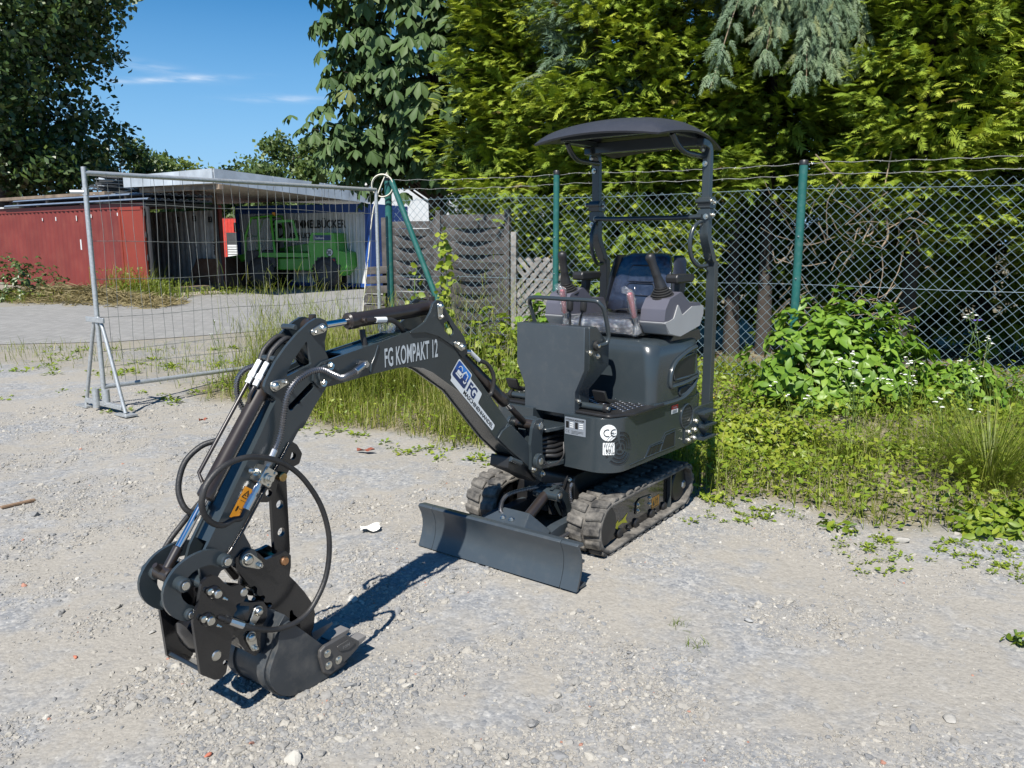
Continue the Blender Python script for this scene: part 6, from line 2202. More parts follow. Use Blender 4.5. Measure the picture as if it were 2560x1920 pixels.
for (p, ztop, r) in ((FENCE[0], 2.27, 0.042), (FENCE[1], 2.27, 0.034), (FENCE[2], 2.26, 0.040), (FENCE[3], 2.26, 0.038)):
 mb = MB()
 cyl(mb, (p[0], p[1], -0.2), (p[0], p[1], ztop - 0.04), r, 20)
 po = fx(mb.build('post', M['green_post'], None, 40))
 mb = MB()
 lathe(mb, (p[0], p[1], ztop - 0.045), (0, 0, 1), [(0, r + 0.003), (0.035, r + 0.003), (0.045, r * 0.9)], 20)
 cap = mb.build('post_cap', M['plastic_black'], po, 40)
 mb = MB()
 for zz in (0.35, 1.15, 1.55):
  cyl(mb, (p[0] - r * .6, p[1] - r - 0.006, zz), (p[0] - r * .6, p[1] - r * .6, zz), 0.006, 8)
 mb.build('wire_clip', M['galv'], po, None)['kind'] = 'stuff'
mb = MB()
cyl(mb, (-1.44, 9.80, 2.22), (-0.60, 9.42, 0.05), 0.034, 16)
fx(mb.build('brace', M['green_post'], None, 40))
for zz in (1.985, 1.08, 0.15):
 mb = MB()
 pts = [Vector((on_fence(s).x, on_fence(s).y + 0.045, zz + 0.012 * math.sin(s * 1.7))) for s in np.arange(0, tot, 0.2)]
 tube(mb, pts, 0.0024, 5)
 fx(mb.build('straining_wire', M['link'], None, 60))
for zz in (2.235, 2.13):
 mb = MB()
 pts = [Vector((on_fence(s).x, on_fence(s).y + 0.045, zz - 0.02 * abs(math.sin(s * 1.26)) + 0.006 * math.sin(s * 19))) for s in np.arange(0, tot, 0.06)]
 tube(mb, pts, 0.0026, 4)
 for s in np.arange(0.05, tot, 0.12):
  p = on_fence(s)
  q = Vector((p.x, p.y + 0.045, zz - 0.02 * abs(math.sin(s * 1.26))))
  for k in range(2):
   d = Vector((random.uniform(-1, 1), random.uniform(-1, 1), random.uniform(-1, 1))).normalized() * 0.014
   tube(mb, [q - d, q + d], 0.0018, 3)
 fx(mb.build('barbed_wire', M['barb'], None, 60))
# ------------------------------------------------------------------ mobile fence panel
PA, PB_ = Vector((-3.66, 7.02, 0)), Vector((-1.60, 9.62, 0))
dP = (PB_ - PA)
LP = dP.length
dP.normalize()
PAN = empty('mobile_fence_panel', PA, 0, 'galvanised site fence panel with thin wire grid standing left of the excavator', 'fence panel')
def pw(u, z, o=0.0):
 """point on the panel, relative to its empty"""
 n = Vector((-dP.y, dP.x, 0))
 return dP * u + n * o + Vector((0, 0, z))
Z0, Z1 = 0.20, 2.10
def part(mb, name, mat, parent, smooth=40, **k):
 return mb.build(name, mat, parent, smooth, **k)
for (nm, p, q, r) in (('frame_post', pw(0, 0.08), pw(0, Z1 + 0.03), 0.021), ('frame_post', pw(LP, 0.10), pw(LP, Z1), 0.021), ('frame_rail', pw(0, Z1 - 0.02), pw(LP, Z1), 0.021), ('frame_rail', pw(0, Z0 + 0.02), pw(LP, Z0), 0.021)):
 mb = MB()
 cyl(mb, p, q, r, 16, ch=0.002)
 part(mb, nm, M['galv'], PAN)
nv = 33
for i in range(1, nv):
 u = LP * i / nv
 mb = MB()
 pts = []
 bow = 0.02 * math.sin(i * 2.3) * 0.6
 for k in range(9):
  t = k / 8
  pts.append(pw(u + bow * math.sin(t * math.pi) + 0.008 * math.sin(t * 9 + i), Z0 + 0.02 + (Z1 - 0.04 - Z0) * t, 0.01 * math.sin(i + t * 5)))
 tube(mb, pts, 0.0022, 5)
 part(mb, 'vertical_wire', M['wire'], PAN)
for k, z in enumerate((1.83, 1.50, 1.17, 0.84, 0.54, 0.40)):
 mb = MB()
 tube(mb, [pw(LP * i / 14, z + 0.012 * math.sin(i * .9 + k) * (0.5 + 0.5 * (i / 14)), 0.01 * math.sin(i * 1.3)) for i in range(15)], 0.0026, 5)
 part(mb, 'horizontal_wire', M['wire'], PAN)
mb = MB()
box(mb, (-0.02, -0.02, 1.895), (0.02, 0.02, 1.955))
cyl(mb, pw(-0.01, 1.92, 0.0), pw(-0.01, 1.92, 0.0) + Vector((-0.11, -0.02, 0)), 0.018, 10)
part(mb, 'coupling_clamp', M['galv'], PAN)
ST = empty('fence_stand', (-3.66, 7.02, 0), math.atan2(6.775 - 7.211, -3.362 + 3.964), 'galvanised A-shaped stand carrying the left end of the fence panel', 'fence stand')
for s in (1, -1):
 mb = MB()
 tube(mb, spline([(s * 0.345, 0, 0.02), (s * 0.30, 0, 0.14), (s * 0.13, 0, 0.62), (s * 0.055, 0.0, 0.80), (s * 0.0, 0.0, 0.845)], 6), 0.0165, 12)
 part(mb, 'stand_leg', M['galv'], ST)
 mb = MB()
 prism(mb, rp([(s * 0.345 - 0.10, -0.055), (s * 0.345 + 0.10, -0.055), (s * 0.345 + 0.10, 0.055), (s * 0.345 - 0.10, 0.055)], 0.01), 0.004, 0.018, plane='ab')
 part(mb, 'foot_plate', M['galv'], ST)
mb = MB()
box(mb, (-0.31, -0.022, 0.045), (0.31, 0.022, 0.085))
part(mb, 'cross_bar', M['galv'], ST, bevel=0.003)
mb = MB()
cyl(mb, (-0.08, -0.035, 0.03), (-0.08, -0.035, 0.20), 0.032, 18)
part(mb, 'socket', M['galv'], ST)
mb = MB()
cyl(mb, (0.035, 0.0, 0.06), (0.035, 0.0, 0.20), 0.03, 18)
part(mb, 'socket', M['galv'], ST)
mb = MB()
box(mb, (-0.15, -0.03, 0.80), (0.15, -0.012, 0.845))
part(mb, 'clamp_plate', M['galv'], ST, bevel=0.003)
# ------------------------------------------------------------------ weathered timber fence behind the wire
M['timber'] = surf('weathered_brown_timber', (0.062, 0.055, 0.052), 0.8, var=0.45, vscale=9, bump=0.5, bscale=60, dirt=0.45, dirtcol=(0.17, 0.16, 0.155), dscale=7)
M['timber_pale'] = surf('weathered_grey_timber', (0.23, 0.215, 0.20), 0.8, var=0.35, vscale=10, bump=0.5, bscale=60)
def timber_panel(x0, y0, x1, y1, z0, z1, label, n=11):
 p, q = Vector((x0, y0, 0)), Vector((x1, y1, 0))
 d = q - p
 L = d.length
 T = empty('timber_fence_panel', p, math.atan2(d.y, d.x), label, 'fence panel', 'slatted timber panels behind the wire fence')
 me = None
 hgt = (z1 - z0) / n
 for k in range(n):
  o = None
  if me is None:
   mb = MB()
   V, F = [], []
   for i in range(9):
    t = i / 8
    y = 0.022 * math.cos(t * math.pi * 2)
    V += [(L * t, y, -hgt * .53), (L * t, y - 0.012, hgt * .53), (L * t, y + 0.012, -hgt * .53), (L * t, y, hgt * .53)]
   for i in range(8):
    a = i * 4
    F += [(a, a + 4, a + 5, a + 1), (a + 2, a + 3, a + 7, a + 6), (a + 1, a + 5, a + 7, a + 3), (a, a + 2, a + 6, a + 4)]
   mb.add(V, F)
   me = mb.mesh('slat', M['timber'], 30)
  o = link(bpy.data.objects.new('slat', me))
  o.parent = T
  o.location = (0, 0.014 * (1 if k % 2 else -1), z0 + hgt * (k + .5) + random.uniform(-.006, .006))
  o.rotation_euler = (0.14, random.uniform(-.012, .012), 0)
  if k % 2:
   o.scale = (1, -1, 1)
 for u in (0.0, L):
  mb = MB()
  box(mb, (u - 0.035, -0.045, 0.0), (u + 0.035, 0.035, z1 + 0.06))
  part(mb, 'panel_post', M['timber'], T, None, bevel=0.004)
 return T
timber_panel(-1.72, 11.0, -0.98, 10.65, 0.25, 1.76, 'low brown slatted timber panel beside the corner post', 18)
timber_panel(-0.95, 10.6, -0.05, 10.2, 0.15, 1.84, 'wide dark slatted timber panel behind the diagonal brace', 20)
LT = empty('lattice_panel', (0.03, 10.0, 0), math.atan2(-0.35, 1.0), 'pale grey diagonal lattice panel leaning behind the wire fence', 'lattice')
for k in range(-6, 10):
 for s in (1, -1):
  x0 = 0.11 * k
  P = []
  for t in np.linspace(0, 1, 13):
   x, z = x0 + s * t * 1.0 + (0.0 if s > 0 else 0.5), 0.15 + t * 1.15
   if 0.0 <= x <= 1.0:
    P.append((x, z))
  if len(P) < 2:
   continue
  (xa, za), (xb, zb) = P[0], P[-1]
  mb = MB()
  d = Vector((xb - xa, zb - za)).normalized() if (xb - xa or zb - za) else Vector((1, 0))
  nn = Vector((-d.y, d.x)) * 0.026
  poly = [(xa + nn.x, za + nn.y), (xb + nn.x, zb + nn.y), (xb - nn.x, zb - nn.y), (xa - nn.x, za - nn.y)]
  prism(mb, poly, -0.012 if s > 0 else 0.004, 0.0 if s > 0 else 0.016)
  part(mb, 'lath', M['timber_pale'], LT, None)
for u in (0.0, 1.0):
 mb = MB()
 box(mb, (u - 0.035, -0.04, 0.0), (u + 0.035, 0.04, 1.62 if u < .5 else 1.32))
 part(mb, 'panel_post', M['timber_pale'], LT, None, bevel=0.004)
mb = MB()
box(mb, (-0.045, -0.015, 0.0), (0.045, 0.015, 1.75))
o = mb.build('leaning_plank', M['timber_pale'], None, None, bevel=0.003)
o.location = (-1.28, 10.55, 0.0)
o.rotation_euler = (math.radians(-6), math.radians(17), 0.1)
tag(o, 'grey board leaning against the slatted timber panel', 'board')
mb = MB()
pts = []
for k in range(60):
 t = k / 59 * 2 * math.pi * 2.2
 pts.append((-1.55 + 0.13 * math.cos(t), 9.80 + 0.03 * math.sin(t * .7), 2.16 + 0.13 * math.sin(t)))
pts += [(-1.66, 9.78, 1.9), (-1.72, 9.72, 1.4), (-1.80, 9.70, 0.8), (-1.85, 9.7, 0.25)]
tube(mb, spline(pts, 3), 0.009, 6)
o = mb.build('white_cable', surf('white_cable_sheath', (0.6, 0.57, 0.48), 0.5), None, 60)
tag(o, 'white cable looped over the corner post of the fence', 'cable')
# ================================================================== plants
def tri_fan_leaf(wid=0.5, fold=0.12, droop=0.15, st=((0, 0), (0.22, 0.72), (0.5, 1.0), (0.78, 0.62), (1.0, 0))):
 """unit leaf along +Y with a folded midrib; returns verts, tris"""
 V, idx = [], []
 for (t, w) in st:
  z = -droop * t * t
  row = [len(V)]
  V.append((0, t, z))
  if w > 0:
   V.append((-w * wid / 2, t, z + fold * w * .5))
   V.append((w * wid / 2, t, z + fold * w * .5))
   row += [len(V) - 2, len(V) - 1]
  idx.append(row)
 F = []
 for a, b in zip(idx, idx[1:]):
  if len(a) == 1:
   F += [(a[0], b[0], b[1]), (a[0], b[2], b[0])]
  elif len(b) == 1:
   F += [(a[0], b[0], a[1]), (a[0], a[2], b[0])]
  else:
   F += [(a[0], b[0], b[1]), (a[0], b[1], a[1]), (a[0], a[2], b[2]), (a[0], b[2], b[0])]
 return np.array(V, float), np.array(F)
LEAF_V, LEAF_F = tri_fan_leaf()
MINI_V, MINI_F = tri_fan_leaf(0.55, 0.1, 0.15, ((0, 0), (0.5, 1.0), (1.0, 0)))
LANCE_V, LANCE_F = tri_fan_leaf(0.3, 0.05, 0.2, ((0, 0), (0.3, 0.9), (0.65, 0.8), (1.0, 0)))
BLADE_V = np.array([(-.5, 0, 0), (.5, 0, 0), (-.42, .38, .0), (.42, .38, .0), (-.28, .72, .06), (.28, .72, .06), (0, .97, .20)], float)
BLADE_F = np.array([(0, 1, 3), (0, 3, 2), (2, 3, 5), (2, 5, 4), (4, 5, 6)])
class Mass:
 def __init__(s):
  s.v, s.f, s.t, s.n = [], [], [], 0
 def add(s, T, TF, pos, Mx, sc, tint):
  if len(pos) == 0:
   return
  v, f = scatter(T, TF, pos, Mx, sc)
  s.v.append(v)
  s.f.append(f + s.n)
  s.n += len(v)
  s.t.append(np.repeat(np.asarray(tint, float) * np.ones(len(pos)), len(T)))
 def build(s, name, mats, parent=None):
  me = np_mesh(name, np.concatenate(s.v), tris=np.concatenate(s.f), mats=mats if isinstance(mats, list) else [mats], tint=np.concatenate(s.t))
  return np_obj(name, me, parent)
def blades(mass, x, y, h, w, lean=0.35, tint=None, z=None):
 n = len(x)
 yaw = RNG.uniform(0, 2 * np.pi, n)
 tl = np.abs(RNG.normal(0, lean, n))
 f = np.stack([np.cos(yaw) * np.sin(tl), np.sin(yaw) * np.sin(tl), np.cos(tl)], -1)
 up = np.stack([np.cos(yaw), np.sin(yaw), np.full(n, 0.05)], -1)
 Mx = frames(f, up)
 zz = ground_z(x, y) - 0.005 if z is None else z
 sc = np.stack([w, h, h * RNG.uniform(0.4, 2.2, n)], -1)
 mass.add(BLADE_V, BLADE_F, np.stack([x, y, zz], -1), Mx, sc, tint if tint is not None else RNG.random(n))
def flat_leaves(mass, x, y, z, L, tint, T=MINI_V, TF=MINI_F, lift=0.35, spread=0.5):
 n = len(x)
 yaw = RNG.uniform(0, 2 * np.pi, n)
 el = RNG.normal(lift, 0.3, n)
 f = np.stack([np.cos(yaw) * np.cos(el), np.sin(yaw) * np.cos(el), np.sin(el)], -1)
 up = unit(np.stack([RNG.normal(0, spread, n), RNG.normal(0, spread, n) - 0.15, np.ones(n)], -1))
 mass.add(T, TF, np.stack([x, y, z], -1), frames(f, up), L, tint)
GREEN = [(0.0, (0.09, 0.14, 0.017)), (0.35, (0.16, 0.225, 0.026)), (0.65, (0.25, 0.29, 0.04)), (0.85, (0.29, 0.29, 0.08)), (1.0, (0.46, 0.39, 0.19))]
M['grass'] = leafmat('meadow_grass', GREEN, 0.42, 0.5)
M['weed'] = leafmat('fresh_weed_leaves', [(0.0, (0.09, 0.165, 0.016)), (0.5, (0.20, 0.285, 0.026)), (1.0, (0.35, 0.39, 0.05))], 0.35, 0.45)
M['dogwood'] = leafmat('dogwood_leaves', [(0.0, (0.08, 0.175, 0.02)), (0.5, (0.165, 0.29, 0.033)), (1.0, (0.28, 0.41, 0.06))], 0.3, 0.42)
M['chestnut'] = leafmat('chestnut_leaves', [(0.0, (0.045, 0.085, 0.030)), (0.5, (0.065, 0.115, 0.040)), (0.9, (0.10, 0.15, 0.05)), (1.0, (0.18, 0.19, 0.06))], 0.15, 0.55, 0.22)
M['maple'] = leafmat('maple_leaves', [(0.0, (0.03, 0.06, 0.018)), (0.6, (0.06, 0.105, 0.026)), (1.0, (0.14, 0.19, 0.045))], 0.2, 0.4, 0.5)
M['pale_tree'] = leafmat('pale_green_leaves', [(0.0, (0.075, 0.12, 0.04)), (0.6, (0.12, 0.18, 0.05)), (1.0, (0.2, 0.25, 0.06))], 0.3, 0.5)
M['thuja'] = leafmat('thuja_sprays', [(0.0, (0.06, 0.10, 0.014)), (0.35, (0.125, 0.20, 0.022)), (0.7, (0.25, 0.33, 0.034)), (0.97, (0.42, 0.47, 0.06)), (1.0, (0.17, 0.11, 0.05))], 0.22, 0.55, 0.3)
M['cypress'] = leafmat('blue_cypress_sprays', [(0.0, (0.05, 0.095, 0.062)), (0.5, (0.11, 0.175, 0.105)), (0.8, (0.20, 0.27, 0.145)), (0.93, (0.27, 0.26, 0.09)), (1.0, (0.32, 0.23, 0.11))], 0.2, 0.55, 0.3)
M['bark'] = surf('grey_brown_bark', (0.045, 0.036, 0.03), 0.9, var=0.35, vscale=10, bump=0.8, bscale=25)
M['twig'] = surf('dry_twig_bark', (0.25, 0.19, 0.13), 0.85, var=0.3, vscale=12)
M['hay'] = leafmat('dry_hay', [(0.0, (0.16, 0.13, 0.06)), (0.6, (0.26, 0.21, 0.10)), (1.0, (0.36, 0.31, 0.17))], 0.2, 0.8)
M['flower_white'] = surf('white_petals', (0.72, 0.72, 0.66), 0.7, var=0.08)
M['flower_yellow'] = surf('yellow_petals', (0.65, 0.46, 0.02), 0.7, var=0.12)
M['flower_violet'] = surf('violet_petals', (0.12, 0.07, 0.42), 0.7, var=0.12)
M['stem'] = surf('green_stem', (0.10, 0.16, 0.04), 0.7, var=0.25)
def sample_region(n, x0, x1, y0, y1, dens):
 out = []
 got = 0
 while got < n:
  x = RNG.uniform(x0, x1, n * 3)
  y = RNG.uniform(y0, y1, n * 3)
  k = RNG.random(len(x)) < dens(x, y)
  out.append(np.stack([x[k], y[k]], -1))
  got += k.sum()
 P = np.concatenate(out)[:n]
 return P[:, 0], P[:, 1]
def road_y(x):
 return np.interp(x, [p[0] for p in ROAD_NEAR], [p[1] for p in ROAD_NEAR])
def patch(x, y, s=1.0, seed=31):
 return np.clip(0.5 + 0.7 * smooth_noise(x * 1.7 * s, y * 1.7 * s, seed), 0.05, 1)
def under_machine(x, y):
 """keep the excavator's footprint clear"""
 dx, dy = x + 0.0884, y - 3.5174
 az = math.radians(-36.2)
 a = -dx * math.sin(az) + dy * math.cos(az)
 b = dx * math.cos(az) + dy * math.sin(az)
 return (a > -0.1) & (a < 1.5) & (np.abs(b + 0.03) < 0.46)
def d_left(x, y):
 v = veg_amt(x, y) * (y < np.minimum(road_y(x) - 0.05, fence_y(x) + 1.6))
 thin = np.where(x < -3.1, 0.16, 1.0)
 return v * thin * (0.25 + 0.75 * patch(x, y)) * (~under_machine(x, y))
def d_right(x, y):
 return veg_amt(x, y) * (y < fence_y(x) + 0.9) * (0.3 + 0.7 * patch(x, y, 1.4, 33)) * (~under_machine(x, y)) * (np.abs(x) < 0.66 * y + 0.5)
G = Mass()
x, y = sample_region(11000, -7.5, 0.9, 5.2, 12.6, d_left)
blades(G, x, y, RNG.uniform(0.05, 0.24, len(x)), RNG.uniform(0.004, 0.009, len(x)), 0.5, np.clip(RNG.normal(0.5, 0.25, len(x)), 0, 1))
x, y = sample_region(17000, 0.2, 5.6, 3.4, 9.6, d_right)
hh = 0.10 + 0.16 * patch(x, y, 2.0, 35)
blades(G, x, y, hh * RNG.uniform(0.4, 1.25, len(x)), RNG.uniform(0.0035, 0.008, len(x)), 0.5, np.clip(RNG.normal(0.46, 0.24, len(x)), 0, 1))
def d_tall(x, y):
 e = y - veg_y(x)
 return d_left(x, y) * np.clip((x + 3.2) / 0.8, 0, 1) * np.clip((0.6 - x) / 0.6, 0.15, 1) * np.clip(e / 0.3, 0.2, 1) * np.clip((veg_y(x) + 2.7 - y) / 0.8, 0, 1)
x, y = sample_region(8500, -3.3, 0.9, 5.6, 10.4, d_tall)
h = (0.10 + 0.46 * patch(x, y, 1.8, 36) ** 1.5) * np.clip((y - veg_y(x)) / 0.9 + 0.25, 0.3, 1)
blades(G, x, y, h * RNG.uniform(0.5, 1.25, len(x)), RNG.uniform(0.0035, 0.008, len(x)), 0.38, np.clip(RNG.normal(0.62, 0.26, len(x)), 0, 1))
grass = G.build('grass', M['grass'])
tag(grass, kind='stuff')
S = Mass()
x, y = sample_region(900, -3.0, 0.2, 6.6, 9.6, d_tall)
n = len(x)
h = RNG.uniform(0.6, 1.35, n) * np.clip(0.6 + 0.5 * patch(x, y, 1.0, 37), 0.5, 1.1)
blades(S, x, y, h, RNG.uniform(0.004, 0.006, n), 0.14, RNG.uniform(0.3, 0.8, n))
for k in range(9):
 t = RNG.uniform(0.35, 1.0, n)
 px, py = x + RNG.normal(0, 0.03, n), y + RNG.normal(0, 0.03, n)
 blades(S, px, py, RNG.uniform(0.05, 0.20, n), RNG.uniform(0.003, 0.0055, n), 0.7, RNG.uniform(0.3, 0.95, n), z=ground_z(x, y) + h * t * 0.96)
x, y = sample_region(160, 1.1, 5.2, 4.2, 8.0, d_right)
n = len(x)
h = RNG.uniform(0.3, 0.7, n)
blades(S, x, y, h, RNG.uniform(0.003, 0.005, n), 0.2, RNG.uniform(0.5, 1.0, n))
stalks = S.build('tall_grass_stalks', M['grass'])
tag(stalks, kind='stuff')
C = Mass()
x, y = sample_region(21000, 0.2, 5.6, 3.5, 9.4, d_right)
z = ground_z(x, y) + RNG.uniform(0.01, 0.20, len(x)) * (0.4 + patch(x, y, 2.2, 38))
flat_leaves(C, x, y, z, RNG.uniform(0.018, 0.065, len(x)), np.clip(RNG.normal(0.55, 0.27, len(x)), 0, 1))
x, y = sample_region(7500, -3.4, 0.9, 5.4, 10.5, d_left)
z = ground_z(x, y) + RNG.uniform(0.01, 0.16, len(x))
flat_leaves(C, x, y, z, RNG.uniform(0.018, 0.05, len(x)), np.clip(RNG.normal(0.45, 0.25, len(x)), 0, 1))
def d_sprout(x, y):
 e = veg_y(x) - y
 return np.where((e > -0.1) & (e < 0.85), 1, 0) * np.clip(1 - e / 0.85, 0, 1) * (patch(x, y, 3.0, 39) > 0.55) * (~under_machine(x, y))
def rosettes(n, x0, x1, y0, y1, dens, per, rad, L):
 cx, cy = sample_region(n, x0, x1, y0, y1, dens)
 k = RNG.poisson(per, n) + 2
 size = RNG.uniform(.4, 1.3, n)
 cx, cy, size = np.repeat(cx, k), np.repeat(cy, k), np.repeat(size, k)
 yaw = RNG.uniform(0, 6.28, len(cx))
 r = rad * size * np.abs(RNG.normal(0, .6, len(cx)))
 px, py = cx + r * np.cos(yaw), cy + r * np.sin(yaw)
 el = RNG.normal(.35, .3, len(cx))
 f = np.stack([np.cos(yaw) * np.cos(el), np.sin(yaw) * np.cos(el), np.sin(el)], -1)
 C.add(MINI_V, MINI_F, np.stack([px, py, ground_z(px, py) + RNG.uniform(.002, .014, len(px))], -1), frames(f, unit(np.stack([RNG.normal(0, .4, len(px)), RNG.normal(0, .4, len(px)), np.ones(len(px))], -1))), L * size * RNG.uniform(.6, 1.2, len(px)), np.clip(RNG.normal(.55, .25, len(px)), 0, 1))
rosettes(210, 0.75, 3.4, 2.9, 4.7, d_sprout, 13, .035, .026)
rosettes(150, -6.8, -2.6, 6.6, 11.4, lambda x, y: (patch(x, y, 2.0, 40) > 0.45) * np.clip((y - 6.6) / 1.5, 0.1, 1) * (y < road_y(x) - 0.1), 14, .07, .05)
rosettes(40, -2.2, 0.3, 4.9, 6.6, lambda x, y: np.clip(1 - (veg_y(x) - y) / .4, 0, 1) * (y < veg_y(x)), 10, .05, .04)
cover = C.build('ground_cover', M['weed'])
tag(cover, kind='stuff')
Y = Mass()
x, y = sample_region(420, 3.0, 5.4, 6.0, 7.7, lambda x, y: (y < fence_y(x) - 0.05) * (y > fence_y(x) - 0.55) * (patch(x, y, 2.5, 41) > .45))
flat_leaves(Y, x, y, ground_z(x, y) + RNG.uniform(0.03, 0.10, len(x)), RNG.uniform(0.012, 0.022, len(x)), RNG.random(len(x)))
x, y = sample_region(60, 1.0, 2.4, 5.8, 7.4, lambda x, y: 1.0 + 0 * x)
flat_leaves(Y, x, y, ground_z(x, y) + RNG.uniform(0.06, 0.20, len(x)), RNG.uniform(0.012, 0.02, len(x)), RNG.random(len(x)))
yo = Y.build('yellow_stonecrop', M['flower_yellow'])
tag(yo, kind='stuff')
# ------------------------------------------------------------------ shrubs as things
def shrub(name, label, cat, c, rx, ry, h, n, L, mat, nstem=14, group=None, squash=1.0, lo=0.05, T=LEAF_V, TF=LEAF_F, tint=(0.5, 0.25), zbase=None):
 zb = float(ground_z(c[0], c[1])) if zbase is None else zbase
 E_ = empty(name, (c[0], c[1], zb), 0, label, cat, group)
 mb = MB()
 for k in range(nstem):
  a = 2 * math.pi * k / nstem + random.uniform(-.3, .3)
  rr = random.uniform(0.3, 0.85)
  tip = Vector((rx * rr * math.cos(a), ry * rr * math.sin(a), h * math.sqrt(max(0.05, 1 - rr * rr)) * random.uniform(.75, .97)))
  tube(mb, spline([(tip.x * .08, tip.y * .08, -0.02), (tip.x * .45, tip.y * .45, tip.z * .5), tip], 4), 0.006, 5, radii=None)
 mb.build('stems', M['stem'], E_, 60)
 m = Mass()
 nc = n // 6
 u = RNG.uniform(-1, 1, nc * 2)
 az = RNG.uniform(0, 2 * np.pi, nc * 2)
 el = np.arcsin(np.clip(RNG.uniform(lo, 1, nc * 2), -1, 1))
 rad = (RNG.uniform(0.55, 1.0, nc * 2) ** 0.5) * (1 + 0.14 * np.sin(az * 5 + 1) + 0.10 * np.sin(az * 9 + el * 6))
 cx = rx * np.cos(az) * np.cos(el) * rad
 cy = ry * np.sin(az) * np.cos(el) * rad
 cz = h * np.sin(el) * rad * 0.96
 keep = (cz > 0.02)
 cx, cy, cz, az, el = cx[keep][:nc], cy[keep][:nc], cz[keep][:nc], az[keep][:nc], el[keep][:nc]
 k = len(cx)
 for j in range(6):
  yaw = j * np.pi / 3 + RNG.uniform(-.5, .5, k) + az
  tl = RNG.uniform(-0.5, 0.5, k)
  outw = np.stack([np.cos(az) * np.cos(el), np.sin(az) * np.cos(el), np.sin(el) * 0.8 + 0.35], -1)
  outw = unit(outw)
  r1 = unit(np.cross(outw, np.array([0.0, 0, 1]) + 1e-3))
  r2 = np.cross(outw, r1)
  f = r1 * np.cos(yaw)[:, None] + r2 * np.sin(yaw)[:, None] + outw * (0.1 + tl[:, None])
  f[:, 2] -= 0.25
  nrm = unit(outw + RNG.normal(0, .35, (k, 3)))
  pos = np.stack([cx, cy, cz], -1) + outw * (-0.02 * (j // 2))[..., None] if False else np.stack([cx, cy, cz], -1) - outw * 0.022 * (j // 2)
  m.add(T, TF, pos, frames(f, nrm), RNG.uniform(L * .65, L * 1.2, k), np.clip(RNG.normal(tint[0], tint[1], k), 0, 1))
 m.build('leaves', mat, E_)
 return E_
shrub('dogwood_bush', 'broad light green leafy bush growing in front of the wire fence on the right', 'bush', (2.85, 6.85), 0.86, 0.55, 0.92, 3000, 0.105, M['dogwood'], 18, lo=0.0)
shrub('leafy_shrub', 'low light green shrub at the right foot of the broad leafy bush', 'bush', (3.75, 6.55), 0.42, 0.35, 0.48, 700, 0.085, M['dogwood'], 8, lo=0.0)
shrub('leafy_shrub', 'light green shrub showing between the boom and the front console', 'bush', (-0.12, 8.15), 0.75, 0.5, 0.78, 1600, 0.085, M['weed'], 12, lo=0.0)
shrub('leafy_shrub', 'green shrub behind the joysticks at the foot of the green post', 'bush', (0.42, 8.35), 0.5, 0.4, 0.95, 1100, 0.10, M['dogwood'], 8, lo=0.0)
shrub('leafy_shrub', 'low green growth in front of the lattice panel above the arm cylinder', 'bush', (-0.95, 8.9), 0.75, 0.45, 0.5, 1000, 0.06, M['weed'], 10, lo=0.0)
shrub('yellow_green_shrub', 'low yellow green shrub beside the rear of the rubber track', 'bush', (1.85, 5.75), 0.55, 0.40, 0.30, 900, 0.06, M['weed'], 10, lo=0.0, tint=(0.85, 0.15))
shrub('creeping_shrub', 'dark low shrub at the right edge under the wire fence', 'bush', (4.55, 6.55), 0.7, 0.3, 0.42, 800, 0.05, M['dogwood'], 8, lo=0.0, tint=(0.15, 0.15))
shrub('broadleaf_weed', 'cluster of big leaved weeds at the lower right edge of the green strip', 'weed', (2.6, 4.0), 0.40, 0.22, 0.16, 420, 0.062, M['weed'], 6, lo=0.0)
shrub('broadleaf_weed', 'flat broad leaved weed on bare ground left of the big leaved weeds', 'weed', (1.72, 4.02), 0.14, 0.10, 0.05, 60, 0.05, M['weed'], 4, lo=0.0)
shrub('broadleaf_weed', 'single small green weed on open gravel at the right edge', 'weed', (1.94, 2.83), 0.045, 0.045, 0.06, 26, 0.042, M['weed'], 3, lo=0.1)
shrub('dark_leaved_shrub', 'dark green shrub at the left edge before the red container', 'bush', (-13.1, 20.9), 1.5, 0.9, 1.15, 1500, 0.11, M['maple'], 8, lo=0.0, tint=(0.6, 0.3), zbase=0.0)
for i, (x_, y_, lab) in enumerate(((0.66, 2.98, 'small grass tuft on open gravel right of the dozer blade'), (0.70, 2.80, 'sparse grass tuft on open gravel nearest the foreground'))):
 m = Mass()
 n = 26
 blades(m, RNG.normal(0, .02, n), RNG.normal(0, .02, n), RNG.uniform(.02, .055, n), RNG.uniform(.0015, .003, n), .8, RNG.uniform(0, .5, n), z=np.zeros(n))
 o = m.build('grass_tuft', M['grass'])
 o.location = (x_, y_, float(ground_z(x_, y_)))
 tag(o, lab, 'grass tuft')
def tuft(name, label, c, n, h, w, lean, tint, mat, cat='grass tuft'):
 m = Mass()
 r = np.abs(RNG.normal(0, 0.10, n))
 a = RNG.uniform(0, 2 * np.pi, n)
 x, y = r * np.cos(a), r * np.sin(a)
 f_lean = np.abs(RNG.normal(lean, 0.25, n))
 f = np.stack([np.cos(a) * np.sin(f_lean), np.sin(a) * np.sin(f_lean), np.cos(f_lean)], -1)
 up = np.stack([np.cos(a), np.sin(a), np.full(n, .05)], -1)
 hh = h * RNG.uniform(.5, 1.1, n)
 m.add(BLADE_V, BLADE_F, np.stack([x, y, np.zeros(n)], -1), frames(f, up), np.stack([RNG.uniform(w * .6, w, n), hh, hh * RNG.uniform(1.0, 2.6, n)], -1), tint(n))
 o = m.build(name, mat)
 o.location = (c[0], c[1], float(ground_z(*c)) - 0.01)
 return tag(o, label, cat)
